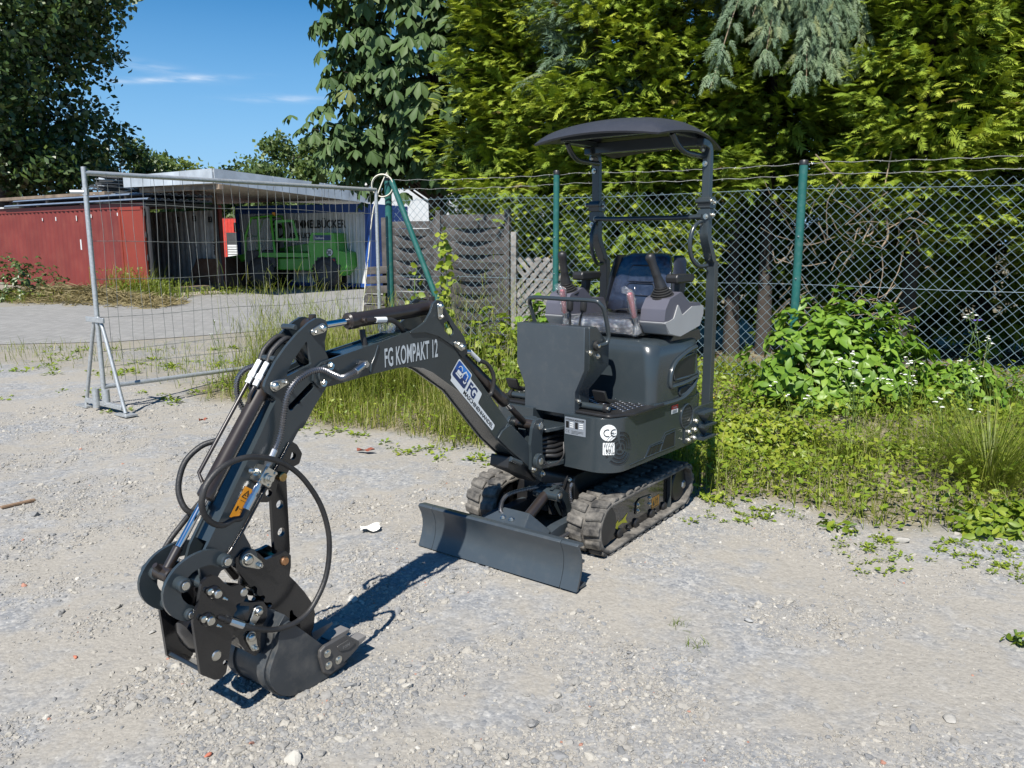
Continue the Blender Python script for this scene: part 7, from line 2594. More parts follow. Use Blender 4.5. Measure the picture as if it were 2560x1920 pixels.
M['sedge'] = leafmat('sedge_blades', [(0.0, (0.09, 0.13, 0.014)), (0.6, (0.17, 0.22, 0.025)), (1.0, (0.36, 0.34, 0.12))], 0.3, 0.45)
tuft('sedge_tuft', 'large arching yellow green grass tuft at the right edge of the green strip', (2.95, 4.75), 850, 0.80, 0.0045, 0.62, lambda n: np.clip(RNG.normal(.5, .25, n), 0, 1), M['sedge'])
tuft('sedge_tuft', 'smaller dense grass tuft in the middle of the green strip', (2.35, 5.35), 260, 0.32, 0.0045, 0.4, lambda n: np.clip(RNG.normal(.4, .2, n), 0, 1), M['sedge'])
def yarrow(label, c, h, k, heads, violet=False, grp='white flowering yarrow'):
 E_ = empty('yarrow', (c[0], c[1], float(ground_z(*c))), 0, label, 'flower', grp)
 mb, mf = MB(), MB()
 m = Mass()
 for i in range(k):
  a = random.uniform(0, 6.28)
  rr = random.uniform(.02, .18)
  tip = Vector((rr * math.cos(a), rr * math.sin(a), h * random.uniform(.65, 1.05)))
  pts = spline([(0, 0, 0), (tip.x * .3, tip.y * .3, tip.z * .55), tip], 4)
  tube(mb, pts, 0.003, 4)
  for j in range(heads):
   q = tip + Vector((random.uniform(-.045, .045), random.uniform(-.04, .04), random.uniform(-.03, .01)))
   tube(mb, [tip - Vector((0, 0, .06)), q], 0.0016, 3)
   r = random.uniform(.010, .019)
   V = [q + Vector((0, 0, .004))]
   for t in range(9):
    rad = r * random.uniform(.7, 1.1)
    V.append(q + Vector((rad * math.cos(t * .698), rad * math.sin(t * .698), random.uniform(-.004, .003))))
   mf.add(V, [(0, t + 1, (t + 1) % 9 + 1) for t in range(9)])
  n = 7
  t = RNG.uniform(.1, .85, n)
  pos = np.array([list(pts[int(q * (len(pts) - 1))]) for q in t])
  yaw = RNG.uniform(0, 6.28, n)
  m.add(LANCE_V, LANCE_F, pos, frames(np.stack([np.cos(yaw), np.sin(yaw), np.full(n, .4)], -1), np.tile([0, 0, 1.0], (n, 1))), RNG.uniform(.04, .085, n), RNG.random(n))
 mb.build('stems', M['stem'], E_, None)
 m.build('leaves', M['weed'], E_)
 mf.build('flower_heads', M['flower_violet'] if violet else M['flower_white'], E_, None)
 return E_
yarrow('yarrow with white heads in front of the middle of the leafy bush', (2.62, 5.95), 0.62, 7, 3)
yarrow('yarrow standing before the right side of the leafy bush', (3.05, 6.0), 0.52, 6, 3)
yarrow('yarrow with few heads at the left front of the leafy bush', (2.15, 5.95), 0.45, 3, 2)
yarrow('yarrow near the big sedge tuft', (2.98, 5.35), 0.42, 3, 2)
yarrow('yarrow at the right end of the low shrub', (3.60, 6.15), 0.50, 4, 2)
yarrow('tall yarrow rising in front of the dark mesh on the right', (4.05, 6.75), 0.85, 5, 3)
yarrow('tall yarrow nearest the right edge of the photo', (4.42, 6.62), 0.80, 3, 2)
yarrow('single violet flower spike in front of the dark mesh', (3.92, 6.85), 0.92, 1, 4, True, 'violet flowers')
yarrow('yarrow in the grass left of the boom behind the site fence', (-3.05, 8.3), 0.75, 2, 2)
def creeper(label, pts, n, L):
 E_ = empty('climbing_vine', pts[0], 0, label, 'vine')
 o_ = Vector(pts[0])
 P = spline([Vector(p) - o_ for p in pts], 8)
 mb = MB()
 tube(mb, P, 0.006, 5)
 mb.build('stem', M['stem'], E_, None)
 m = Mass()
 t = RNG.uniform(0, 1, n)
 base = np.array([list(P[int(q * (len(P) - 1))]) for q in t]) + RNG.normal(0, .045, (n, 3))
 yaw = RNG.uniform(0, 6.28, n)
 f = np.stack([np.cos(yaw), np.sin(yaw) - .5, RNG.uniform(-.9, .2, n)], -1)
 m.add(LEAF_V * np.array([1.5, 1, 1]), LEAF_F, base, frames(f, unit(np.stack([RNG.normal(0, .4, n), -np.ones(n), RNG.normal(.4, .4, n)], -1))), RNG.uniform(L * .6, L * 1.2, n), np.clip(RNG.normal(.7, .2, n), 0, 1))
 m.build('leaves', M['weed'], E_)
creeper('bright green creeper climbing beside the diagonal brace', [(-0.78, 9.35, 0.1), (-0.80, 9.38, 0.6), (-0.76, 9.38, 1.1), (-0.80, 9.40, 1.62)], 150, 0.09)
creeper('sparse creeper with heart shaped leaves left of the brace', [(-1.12, 9.5, 0.1), (-1.10, 9.52, 0.5), (-1.16, 9.54, 0.95), (-1.13, 9.55, 1.2)], 38, 0.09)
# ------------------------------------------------------------------ trees
def trunk_mesh(parent, pts, r0, r1, name='trunk', n=9, mat=None):
 mb = MB()
 P = spline(pts, 5)
 N = len(P)
 tube(mb, P, r0, n, radii=[r0 + (r1 - r0) * (i / (N - 1)) ** 0.8 for i in range(N)])
 return mb.build(name, mat or M['bark'], parent, 60)
def spray_template(seed, droop=0.25, wide=0.46, nf=6, fw=0.085):
 r = np.random.default_rng(seed)
 V, F = [], []
 def frond(p, ang, L, w, z0):
  d = np.array([math.sin(ang), math.cos(ang)])
  q = np.array([d[1], -d[0]])
  n0 = len(V)
  for (t, s) in ((0.05, -1), (0.2, 1), (1.0, 0)):
   c = np.array(p) + d * L * t + q * w * s
   V.append((c[0], c[1], z0 - droop * c[1] ** 2 - 0.12 * abs(c[0]) + r.uniform(-.02, .02)))
  F.append((n0, n0 + 1, n0 + 2))
 for k in range(nf):
  t = 0.08 + 0.82 * k / (nf - 1)
  for s in (-1, 1):
   L = wide * (1 - 0.62 * t) * r.uniform(.8, 1.2)
   frond((0, t), s * math.radians(r.uniform(32, 52)), L, fw * r.uniform(.8, 1.2), 0)
 frond((0, 0.55), 0, 0.5, fw, 0)
 frond((0, 0.0), 0, 0.6, fw * .6, 0)
 return np.array(V), np.array(F)
SPR = [spray_template(s, droop=0.25, wide=0.54, nf=9, fw=0.042) for s in (1, 2, 3)]
CSPR = [spray_template(s, droop=0.55, wide=0.36, nf=9, fw=0.032) for s in (4, 5)]
def conifer(name, label, c, R, H, nb, per, L, mat, temps, group, seed, z_lo=0.25, rise=0.25, droop=0.0, tint=(0.5, 0.25), lump=0.3, core=900, face=True, prof=None):
 """columnar conifer made of branches, each a clump of fan sprays"""
 rng = np.random.default_rng(seed)
 E_ = empty(name, (c[0], c[1], 0.0), 0, label, 'tree', group)
 trunk_mesh(E_, [(0, 0, -0.1), (0.05 * rng.normal(), 0.05 * rng.normal(), H * .4), (0, 0, H * .95)], 0.11, 0.02)
 m = Mass()
 z0 = z_lo + (H - z_lo) * rng.random(nb) ** 1.0
 az = rng.uniform(0, 2 * np.pi, nb)
 if face:   # more branches on the open (camera) side
  back = np.sin(az) > 0.25
  flip = back & (rng.random(nb) < 0.6)
  az = np.where(flip, -az, az)
 if prof is None:
  def prof(t):
   return np.clip(1.0 - 0.35 * t ** 1.5, 0, 1) * np.clip((1 - t) / 0.12, 0, 1) ** .5 * (0.75 + 0.25 * np.clip(t / 0.12, 0, 1))
 rr = R * prof((z0 - z_lo) / (H - z_lo)) * (1 + lump * np.sin(az * 3 + z0 * 2.1 + seed) * np.sin(z0 * 3.3 + seed * 2) + rng.uniform(-.18, .12, nb))
 for b in range(nb):
  if face and math.sin(az[b]) > 0.35 and rng.random() < .65:
   continue
  d = np.array([math.cos(az[b]), math.sin(az[b]), 0])
  side = np.array([-d[1], d[0], 0])
  n = int(per * rng.uniform(.7, 1.3))
  t = 1 - 0.62 * rng.random(n) ** 1.3
  spread = 0.42 * R * 0.5
  u = rng.normal(0, spread * .55, n) * (1.15 - 0.4 * t)
  vz = rng.normal(0, spread * .33, n)
  pos = d * (rr[b] * t)[:, None] + side * u[:, None]
  pos[:, 2] = z0[b] + rise * rr[b] * t ** 1.5 + vz - droop * rr[b] * t * t - np.abs(u) * 0.25
  f = d + side * (u / spread * 0.5)[:, None] + rng.normal(0, .28, (n, 3))
  f[:, 2] += rng.uniform(-0.15, 0.55, n) - droop * 1.6
  nrm = np.stack([d[0] * .35 + rng.normal(0, .35, n), d[1] * .35 + rng.normal(0, .35, n), np.ones(n)], -1)
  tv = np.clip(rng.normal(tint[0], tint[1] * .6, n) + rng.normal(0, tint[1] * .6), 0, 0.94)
  tv[rng.random(n) < 0.015] = 1.0
  T, TF = temps[b % len(temps)]
  m.add(T, TF, pos, frames(f, nrm), rng.uniform(L * .6, L * 1.25, n), tv)
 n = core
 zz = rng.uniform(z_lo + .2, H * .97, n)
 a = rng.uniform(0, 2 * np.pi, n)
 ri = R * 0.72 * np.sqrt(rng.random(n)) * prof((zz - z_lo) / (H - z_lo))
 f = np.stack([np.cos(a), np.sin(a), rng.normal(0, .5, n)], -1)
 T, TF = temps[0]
 m.add(T, TF, np.stack([ri * np.cos(a), ri * np.sin(a), zz], -1), frames(f, rand_dirs(n)), rng.uniform(L * 1.2, L * 2.0, n), np.clip(rng.normal(tint[0] * .7, .15, n), 0, 1))  # inner sprays get a darker tint: crown shade put into the colour
 m.build('crown', mat, E_)
 return E_
GRP = 'conifers in the hedge behind the wire fence'
HEDGE = [
 ('yellow tipped thuja left of the canopy roof, next to the chestnut', 0.30, 11.5, 1.25, 6.6, 0.8),
 ('yellow tipped thuja directly behind the canopy roof', 1.55, 10.1, 1.2, 6.4, 0.35),
 ('dark hollow thuja under the hanging blue branch', 3.15, 9.9, 1.1, 6.4, 1.8),
 ('yellow tipped thuja right of the hanging blue branch', 4.45, 9.0, 1.15, 6.2, 1.45),
 ('yellow tipped thuja at the right edge of the photo', 5.95, 8.2, 1.15, 6.2, 1.25),
 ]
for i, (lab, cx, cy, R, H, zl) in enumerate(HEDGE):
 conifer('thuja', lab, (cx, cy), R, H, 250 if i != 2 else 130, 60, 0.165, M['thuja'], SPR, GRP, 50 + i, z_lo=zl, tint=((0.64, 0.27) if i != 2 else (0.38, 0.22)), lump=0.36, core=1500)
for i, (lab, cx, cy) in enumerate((('conifer coloured dark as shade behind the second thuja', 0.75, 12.0), ('conifer coloured dark as shade behind the hollow thuja', 2.6, 11.5), ('conifer coloured dark as shade filling the gap right of the hollow thuja', 4.3, 10.6), ('conifer coloured dark as shade behind the rightmost thuja', 6.0, 10.1), ('conifer coloured dark as shade beyond the right edge of the hedge', 7.4, 9.6), ('conifer coloured dark as shade glimpsed between the two rightmost thujas', 5.4, 11.2))):
 conifer('thuja', lab, (cx, cy), 1.35, 7.2, 50, 26, 0.34, M['thuja'], SPR, 'dark tinted conifers in the second hedge row', 80 + i, z_lo=0.2, tint=(0.2, 0.15), core=1000)  # row added against sky gaps; low tint puts hedge-depth shade into the colour
conifer('blue_cypress', 'blue green cypress between the two yellow tipped thujas', (1.02, 10.15), 0.72, 6.4, 80, 24, 0.21, M['cypress'], CSPR, None, 95, z_lo=2.9, tint=(0.25, 0.2), core=200)
conifer('blue_cypress', 'dark blue green cypress standing behind the hanging branch', (2.75, 9.9), 0.85, 7.0, 70, 24, 0.21, M['cypress'], CSPR, None, 96, z_lo=4.0, tint=(0.25, 0.2), core=200)
HB = empty('hanging_branch', (2.95, 8.75, 4.35), 0, 'pale blue green cypress branch hanging broken over the fence above the canopy', 'branch')
rng = np.random.default_rng(5)
mb = MB()
roots = []
for k in range(16):
 a = rng.uniform(-1.25, 1.25)
 tip = Vector((0.95 * math.sin(a) * rng.uniform(.5, 1.0) - 0.15, -0.35 * math.cos(a) * rng.uniform(.2, 1.0), -1.35 * rng.uniform(.35, 1.0)))
 mid = Vector((tip.x * .6, tip.y * .7, tip.z * .25 + 0.12))
 P = spline([(rng.uniform(-.1, .3), 0.3, 0.25), mid, tip], 7)
 roots.append(P)
 tube(mb, P, 0.014, 6, radii=[0.016 - 0.013 * i / (len(P) - 1) for i in range(len(P))])
for (p, q, r) in (((0.45, 0.35, 0.38), (-0.25, -0.1, 0.62), 0.022), ((0.30, 0.2, 0.35), (0.05, -0.25, 0.02), 0.018), ((0.75, 0.3, 0.05), (0.25, -0.15, 0.10), 0.018), ((0.2, 0.1, 0.40), (-0.1, -0.25, 0.05), 0.014), ((0.55, 0.1, 0.0), (0.42, -0.25, -0.42), 0.014)):
 tube(mb, spline([p, (Vector(p) + Vector(q)) / 2 + Vector((0.03, 0, 0.05)), q], 5), r, 6)
mb.build('bare_wood', M['twig'], HB, 60)
m = Mass()
for P in roots:
 n = 130
 t = rng.uniform(.18, 1.0, n)
 base = np.array([list(P[int(q * (len(P) - 1))]) for q in t])
 a = rng.uniform(0, 6.28, n)
 base += np.stack([np.cos(a) * .06, np.sin(a) * .06, rng.normal(0, .03, n)], -1)
 f = np.stack([np.cos(a) * .6 + rng.normal(0, .2, n), np.sin(a) * .6 - .35, rng.uniform(-1.3, -.3, n)], -1)
 nrm = np.stack([rng.normal(0, .4, n), -np.ones(n), rng.normal(.7, .4, n)], -1)
 tv = np.clip(rng.normal(.62, .14, n), 0, .88)
 tv[(t < .4) & (rng.random(n) < .45)] = rng.uniform(.9, 1.0)
 T, TF = CSPR[0]
 m.add(T, TF, base, frames(f, nrm), rng.uniform(.11, .22, n), tv)
m.build('blue_sprays', M['cypress'], HB)
HB2 = empty('hanging_branch', (1.95, 8.9, 4.75), 0, 'smaller pale blue branch left of the broken one at the top of the photo', 'branch')
m = Mass()
mb = MB()
for k in range(9):
 a = rng.uniform(-1.2, 1.2)
 tip = Vector((0.85 * math.sin(a), -0.25 * math.cos(a), -0.75 * rng.uniform(.3, 1.0)))
 P = spline([(0, 0.2, 0.2), (tip.x * .6, tip.y * .6, tip.z * .2 + .1), tip], 7)
 tube(mb, P, 0.01, 5, radii=[0.012 - 0.009 * i / (len(P) - 1) for i in range(len(P))])
 n = 95
 t = rng.uniform(.15, 1.0, n)
 base = np.array([list(P[int(q * (len(P) - 1))]) for q in t])
 a = rng.uniform(0, 6.28, n)
 f = np.stack([np.cos(a) * .6, np.sin(a) * .6 - .3, rng.uniform(-1.2, -.2, n)], -1)
 m.add(CSPR[1][0], CSPR[1][1], base, frames(f, np.stack([rng.normal(0, .4, n), -np.ones(n), rng.normal(.7, .4, n)], -1)), rng.uniform(.11, .21, n), np.clip(rng.normal(.5, .17, n), 0, .95))
mb.build('bare_wood', M['twig'], HB2, 60)
m.build('blue_sprays', M['cypress'], HB2)
TW = empty('dry_twig_tangle', (3.35, 8.15, 0.0), 0, 'tangle of bare dry twigs behind the wire right of the second green post', 'twigs')
mb = MB()
for k in range(70):
 p = Vector((rng.normal(0.1, .38), rng.normal(0, .12), rng.uniform(.55, 1.9)))
 d = Vector((rng.normal(0, 1), rng.normal(0, .3), rng.normal(0.1, .9))).normalized()
 L = rng.uniform(.12, .55)
 q = p + d * L
 tube(mb, spline([p, (p + q) / 2 + Vector((rng.normal(0, .04), 0, rng.normal(0, .05))), q], 4), rng.uniform(.002, .0055), 4)
for (p, q, r) in (((-.35, 0, 2.35), (.25, -.02, 1.75), .007), ((.40, 0, 2.38), (.18, 0, 1.5), .007), ((.25, 0, 1.75), (.22, 0, 1.55), .01), ((.62, 0, 1.0), (.30, 0, .75), .008), ((0.4, 0, 1.75), (0.38, 0, 1.45), .012)):
 tube(mb, spline([p, (Vector(p) + Vector(q)) / 2 + Vector((.04, 0, -.05)), q], 5), r, 5)
mb.build('twigs', M['twig'], TW, None)
CH = empty('chestnut_tree', (-1.35, 13.6, 0), 0, 'horse chestnut with large drooping palmate leaves left of the conifers', 'tree')
trunk_mesh(CH, [(0, 0, -.1), (.1, .05, 1.6), (0.05, 0, 3.2), (.15, .1, 7.5)], 0.24, 0.05)
def palm_template(seed):
 r = np.random.default_rng(seed)
 V, F = [], []
 LV, LF = tri_fan_leaf(0.44, 0.16, 0.22, ((0, 0), (0.35, 0.6), (0.72, 1.0), (1.0, 0)))
 for k in range(6):
  ang = math.radians(-105 + 42 * k + r.uniform(-6, 6))
  L = (1.0 - 0.32 * abs(k - 2.5) / 2.5) * r.uniform(.9, 1.05)
  dr = math.radians(r.uniform(18, 42))
  c, s = math.cos(ang), math.sin(ang)
  f = np.array([s * math.cos(dr), c * math.cos(dr), -math.sin(dr)])
  up = np.array([0, 0, 1.0])
  Mx = frames(f[None], up[None])[0]
  P = (LV * L) @ Mx.T
  F.append(LF + len(np.concatenate(V)) if V else LF)
  V.append(P)
 return np.concatenate(V), np.concatenate(F)
PALM = [palm_template(s) for s in (1, 2, 3)]
m = Mass()
mbt = MB()
nb = 210
cz, RX, RZ = 4.6, 2.05, 4.3
for b in range(nb):
 az = rng.uniform(0, 6.28)
 if math.sin(az) > 0.3 and rng.random() < .6:
  az = -az
 el = math.asin(rng.uniform(-.72, .98))
 k = rng.uniform(.62, 1.0) * (1 + .16 * math.sin(az * 3 + el * 5))
 tip = np.array([RX * math.cos(az) * math.cos(el) * k, RX * math.sin(az) * math.cos(el) * k, cz + RZ * math.sin(el) * k])
 if tip[2] < 2.75:
  tip[2] = 2.75 + rng.uniform(0, .5)
 root = np.array([0.05, 0, max(1.7, tip[2] - .7)])
 tube(mbt, spline([Vector(root), Vector((root + tip) / 2) + Vector((0, 0, .15)), Vector(tip)], 4), 0.02, 5, radii=[.022 - .017 * i / 8 for i in range(9)])
 n = 15
 t = 1 - .4 * rng.random(n) ** 1.5
 pos = root + (tip - root) * t[:, None] + rng.normal(0, .20, (n, 3))
 out = unit(np.stack([pos[:, 0], pos[:, 1], (pos[:, 2] - cz) * .3], -1))
 yaw = rng.uniform(-1.3, 1.3, n)
 f = np.stack([out[:, 0] * np.cos(yaw) - out[:, 1] * np.sin(yaw), out[:, 0] * np.sin(yaw) + out[:, 1] * np.cos(yaw), rng.uniform(-.75, -.05, n)], -1)
 nrm = unit(np.stack([out[:, 0] * .5 + rng.normal(0, .25, n), out[:, 1] * .5 + rng.normal(0, .25, n), np.ones(n)], -1))
 T, TF = PALM[b % 3]
 tv = np.clip(rng.normal(.45, .22, n), 0, .97)
 m.add(T, TF, pos, frames(f, nrm), rng.uniform(.20, .32, n), tv)
mbt.build('limbs', M['bark'], CH, 60)
m.build('crown', M['chestnut'], CH)
def clump_template(seed, n=9, spread=0.5):
 r = np.random.default_rng(seed)
 V, F = [], []
 for k in range(n):
  c = r.normal(0, spread, 3) * np.array([1, 1, .6])
  d = unit(r.normal(size=3))
  q = unit(np.cross(d, r.normal(size=3)))
  a, b = d * r.uniform(.22, .38), q * r.uniform(.16, .28)
  n0 = len(V)
  V += [c - a, c - b * .9, c + a, c + b]
  F += [(n0, n0 + 1, n0 + 2), (n0, n0 + 2, n0 + 3)]
 return np.array(V), np.array(F)
CLUMP = [clump_template(s) for s in (1, 2, 3)]
def broadleaf(name, label, c, z0, H, R, n, L, mat, seed, group=None, cat='tree', holes=0.3, nlimb=14, trunk_r=0.25, tint=(.45, .25)):
 rng = np.random.default_rng(seed)
 E_ = empty(name, (c[0], c[1], 0), 0, label, cat, group)
 trunk_mesh(E_, [(0, 0, -.1), (.1, 0, z0 * .7), (0, .1, z0 + H * .4), (.1, .1, z0 + H * .8)], trunk_r, trunk_r * .15)
 mb = MB()
 blobs = []
 for k in range(nlimb):
  a = 2.4 * k + rng.uniform(-.4, .4)
  hz = z0 + H * (k + .5) / nlimb * rng.uniform(.85, 1.1)
  prof = math.sqrt(max(.08, 1 - ((hz - z0 - H * .45) / (H * .58)) ** 2))
  rr = R * prof * rng.uniform(.45, .85)
  tip = Vector((rr * math.cos(a), rr * math.sin(a), hz))
  tube(mb, spline([(0, 0, max(z0 * .6, hz - rr * .7)), (tip.x * .55, tip.y * .55, hz - rr * .15), tip], 4), trunk_r * .2, 5, radii=[trunk_r * (.28 - .24 * i / 8) for i in range(9)])
  blobs.append((tip, R * prof * rng.uniform(.38, .6)))
 mb.build('limbs', M['bark'], E_, 60)
 m = Mass()
 per = n // len(blobs)
 for tip, r in blobs:
  d = rand_dirs(per)
  k = rng.random(per) ** .4
  pos = np.array(tip) + d * (r * k)[:, None] * np.array([1, 1, .8])
  T, TF = CLUMP[rng.integers(3)]
  m.add(T, TF, pos, frames(rand_dirs(per), rand_dirs(per)), rng.uniform(L * .7, L * 1.3, per), np.clip(rng.normal(tint[0], tint[1], per), 0, 1))
 m.build('crown', mat, E_)
 return E_
broadleaf('maple_tree', 'tall dark green maple rising behind the red container', (-20.9, 33.5), 4.0, 15.0, 4.8, 7000, 0.44, M['maple'], 3, nlimb=26, trunk_r=.4, tint=(.35, .3))
broadleaf('maple_tree', 'dark maple filling the left edge behind the red container', (-28.5, 36.5), 2.0, 15.0, 5.5, 2600, 0.6, M['maple'], 4, nlimb=20, trunk_r=.4, tint=(.3, .25))
broadleaf('young_tree', 'small dark tree top above the timber stack', (-21.5, 45.0), 3.6, 3.2, 1.9, 420, 0.42, M['maple'], 5, nlimb=6, trunk_r=.12)
broadleaf('far_tree', 'yellow green tree top behind the shed roof left of centre', (-22.5, 55), 2.5, 4.2, 3.6, 1100, 0.5, M['pale_tree'], 6, 'trees beyond the shed', nlimb=8, trunk_r=.2, tint=(.8, .2))
broadleaf('far_tree', 'pale green tree standing tallest behind the shed roof', (-15.5, 58), 2.5, 6.5, 3.2, 800, 0.5, M['pale_tree'], 7, 'trees beyond the shed', nlimb=9, trunk_r=.2, tint=(.45, .25))
broadleaf('far_tree', 'lower pale green tree left of the tallest one behind the shed', (-19.0, 60), 2.0, 5.2, 2.6, 600, 0.5, M['pale_tree'], 8, 'trees beyond the shed', nlimb=7, trunk_r=.2, tint=(.5, .25))
broadleaf('far_tree', 'small pale tree beside the white roof', (-13.2, 58), 2.0, 4.4, 1.6, 260, 0.5, M['pale_tree'], 9, 'trees beyond the shed', nlimb=5, trunk_r=.15, tint=(.5, .25))
broadleaf('far_tree', 'leafy green tree seen through the open shed', (-12.6, 40), 0.4, 4.5, 2.6, 1500, 0.36, M['pale_tree'], 10, 'trees beyond the shed', nlimb=9, trunk_r=.2, tint=(.3, .25))
broadleaf('far_tree', 'tree seen through the shed left of the green vehicle', (-15.5, 42), 0.4, 4.5, 2.6, 1200, 0.36, M['pale_tree'], 12, 'trees beyond the shed', nlimb=9, trunk_r=.2, tint=(.3, .25))
# ================================================================== containers, shed and telehandler
M['red_cont'] = surf('faded_red_container_paint', (0.155, 0.024, 0.019), 0.55, var=0.18, vscale=0.8, dirt=0.30, dirtcol=(0.16, 0.07, 0.045), dscale=1.6, dthr=.6)
M['red_door'] = surf('brighter_red_door_paint', (0.21, 0.030, 0.016), 0.5, var=0.12, vscale=1.2, dirt=0.15, dirtcol=(0.16, 0.08, 0.05), dscale=2)
M['cont_in'] = surf('pale_grey_container_lining', (0.50, 0.52, 0.52), 0.7, var=0.15, dirt=0.5, dirtcol=(0.12, 0.10, 0.08), dscale=1.4)
M['cont_white'] = surf('white_container_paint', (0.55, 0.57, 0.58), 0.55, var=0.08, dirt=0.25, dirtcol=(0.25, 0.22, 0.18), dscale=1.2)
M['cont_blue'] = surf('blue_container_paint', (0.012, 0.06, 0.26), 0.5, var=0.1)
M['dark_frame'] = surf('dark_container_frame', (0.04, 0.042, 0.045), 0.6, var=0.2)
M['plank'] = surf('old_planks', (0.17, 0.13, 0.095), 0.85, var=0.4, vscale=3, bump=0.4, bscale=20)
M['tin'] = surf('weathered_galvanised_sheet', (0.45, 0.49, 0.53), 0.45, metal=0.25, var=0.25, vscale=1.4)
M['ceil_plank'] = surf('aged_ceiling_boards', (0.40, 0.36, 0.31), 0.8, var=0.2, vscale=2)
M['bluesheet'] = surf('blue_grey_trapezoid_sheet', (0.20, 0.26, 0.36), 0.4, metal=0.4, var=0.15)
def corrugated(mb, L, H, depth=0.036, pitch=0.28, axis='x'):
 """corrugated sheet in the x-z plane, y out"""
 n = int(L / pitch)
 xs, ys = [], []
 for i in range(n + 1):
  x0 = i * pitch
  for (f, y) in ((0, 0), (0.25, 0), (0.5, depth), (0.75, depth)):
   x = x0 + f * pitch
   if x <= L:
    xs.append(x)
    ys.append(y)
 V = [(x, y, 0) for x, y in zip(xs, ys)] + [(x, y, H) for x, y in zip(xs, ys)]
 m = len(xs)
 mb.add(V, [(i, i + 1, m + i + 1, m + i) for i in range(m - 1)])
# --- red container: local x along its length (left-back), y = across (towards the far side)
EXD = Vector((-0.817, 0.577, 0))
RC = empty('red_container', (-10.38, 23.1, 0.02), math.atan2(EXD.y, EXD.x), 'long rusty red shipping container with its end doors open', 'container')
LC, WC, HC = 12.19, 2.44, 2.59
def pt_mesh(mb, name, mat, parent, smooth=None, bevel=0.0):
 return mb.build(name, mat, parent, smooth, bevel)
mb = MB()
corrugated(mb, LC - 0.1, HC - 0.30, -0.036)
mb.v = [(x + 0.05, y, z + 0.15) for x, y, z in mb.v]
pt_mesh(mb, 'side_wall', M['red_cont'], RC)
mb = MB()
corrugated(mb, LC - 0.1, HC - 0.30, 0.036)
mb.v = [(x + 0.05, y - WC, z + 0.15) for x, y, z in mb.v]
pt_mesh(mb, 'inner_wall', M['cont_in'], RC)
mb = MB()
box(mb, (LC - .06, -WC, 0.1), (LC, 0, HC - .1))
pt_mesh(mb, 'end_wall', M['red_cont'], RC)
mb = MB()
box(mb, (0.02, -WC + .02, 0.10), (LC - .02, -0.05, 0.15))
pt_mesh(mb, 'container_floor', M['plank'], RC)
mb = MB()
box(mb, (0.02, -WC + .02, HC - 0.05), (LC - .02, -0.02, HC - .01))
pt_mesh(mb, 'container_roof', M['red_cont'], RC)
for (nm, c0, c1, mt) in (('top_rail', (0, -0.05, HC - .16), (LC, 0.012, HC), 'red_cont'), ('bottom_rail', (0, -0.05, 0.0), (LC, 0.012, .16), 'red_cont'),
 ('header', (-0.02, -WC, HC - .13), (0.05, 0.0, HC + .005), 'dark_frame'), ('sill', (-0.02, -WC, 0.0), (0.05, 0.0, .13), 'dark_frame'),
 ('corner_post', (-0.03, -0.10, 0.0), (0.10, 0.02, HC), 'dark_frame'), ('corner_post', (-0.03, -WC - .02, 0.0), (0.10, -WC + .10, HC), 'red_cont')):
 mb = MB()
 box(mb, c0, c1)
 pt_mesh(mb, nm, M[mt], RC, None, 0.006)
mb = MB()
box(mb, (0.0, 0.0, 0.0), (1.17, 0.05, 2.36))
dr = pt_mesh(mb, 'door', M['red_door'], RC, None, 0.008)
dr.location = (-0.02, 0.06, 0.10)
dr.rotation_euler = (0, 0, math.radians(3.5))
mb = MB()
for (x0, x1, z0, z1) in ((0.0, 1.17, 0, .09), (0, 1.17, 2.27, 2.36), (0, .09, 0, 2.36), (1.08, 1.17, 0, 2.36)):
 box(mb, (x0, 0.05, z0), (x1, 0.066, z1))
pt_mesh(mb, 'door_frame', M['red_door'], dr, None)
for zz in (0.25, 0.85, 1.5, 2.1):
 mb = MB()
 cyl(mb, (-0.03, 0.03, zz), (-0.03, 0.03, zz + .16), 0.02, 8)
 pt_mesh(mb, 'hinge', M['dark_frame'], dr)
mb = MB()
box(mb, (0, -0.05, 0), (1.15, 0, 2.36))
d2 = pt_mesh(mb, 'door', M['dark_frame'], RC, None, 0.006)
d2.location = (-0.03, -0.02, 0.10)
d2.rotation_euler = (0, 0, math.radians(172))
d2.scale = (0.12, 1, 1)
def wall_text(s, size, x, y, z, mat, parent, name, rot=0.0, flip=True, bold=0.01, sx=.9):
 V, F = text_polys(s, size, bold=bold, sx=sx)
 c, sn = math.cos(rot), math.sin(rot)
 V = [(u * c - v * sn, u * sn + v * c) for u, v in V]
 mb = MB()
 mb.add([((-u if flip else u), 0, v) for u, v in V], F)
 me = mb.mesh(name, mat, None, recalc=False)
 o = link(bpy.data.objects.new(name, me))
 o.parent = parent
 o.location = (x, y, z)
 return o
wall_text('83', 0.24, 0.62, -WC + 0.045, 2.08, M['black_print'], RC, 'stencil_number')
wall_text('83', 0.24, 1.45, -WC + 0.045, 2.12, M['black_print'], RC, 'stencil_number')
wall_text('83', 0.24, 2.35, -WC + 0.045, 2.10, M['black_print'], RC, 'stencil_number')
wall_text('404664', 0.17, 0.30, -WC + 0.045, 1.05, M['black_print'], RC, 'container_number', rot=math.pi / 2)
mb = MB()
box(mb, (0.20, -WC + .039, .62), (0.28, -WC + .042, .82))
pt_mesh(mb, 'reflector', M['orange_print'], RC)
mw = MB()
for (x, z, w_, h_) in ((1.5, 2.32, .05, .09), (3.0, 2.3, .05, .10), (3.9, 2.28, .05, .16), (5.2, 2.26, .06, .12), (3.75, 1.55, .08, .32), (6.1, 2.24, .05, .09), (0.9, 2.40, .10, .07), (0.35, 2.40, .10, .07)):
 box(mw, (x, 0.002, z - h_), (x + w_, 0.003, z))
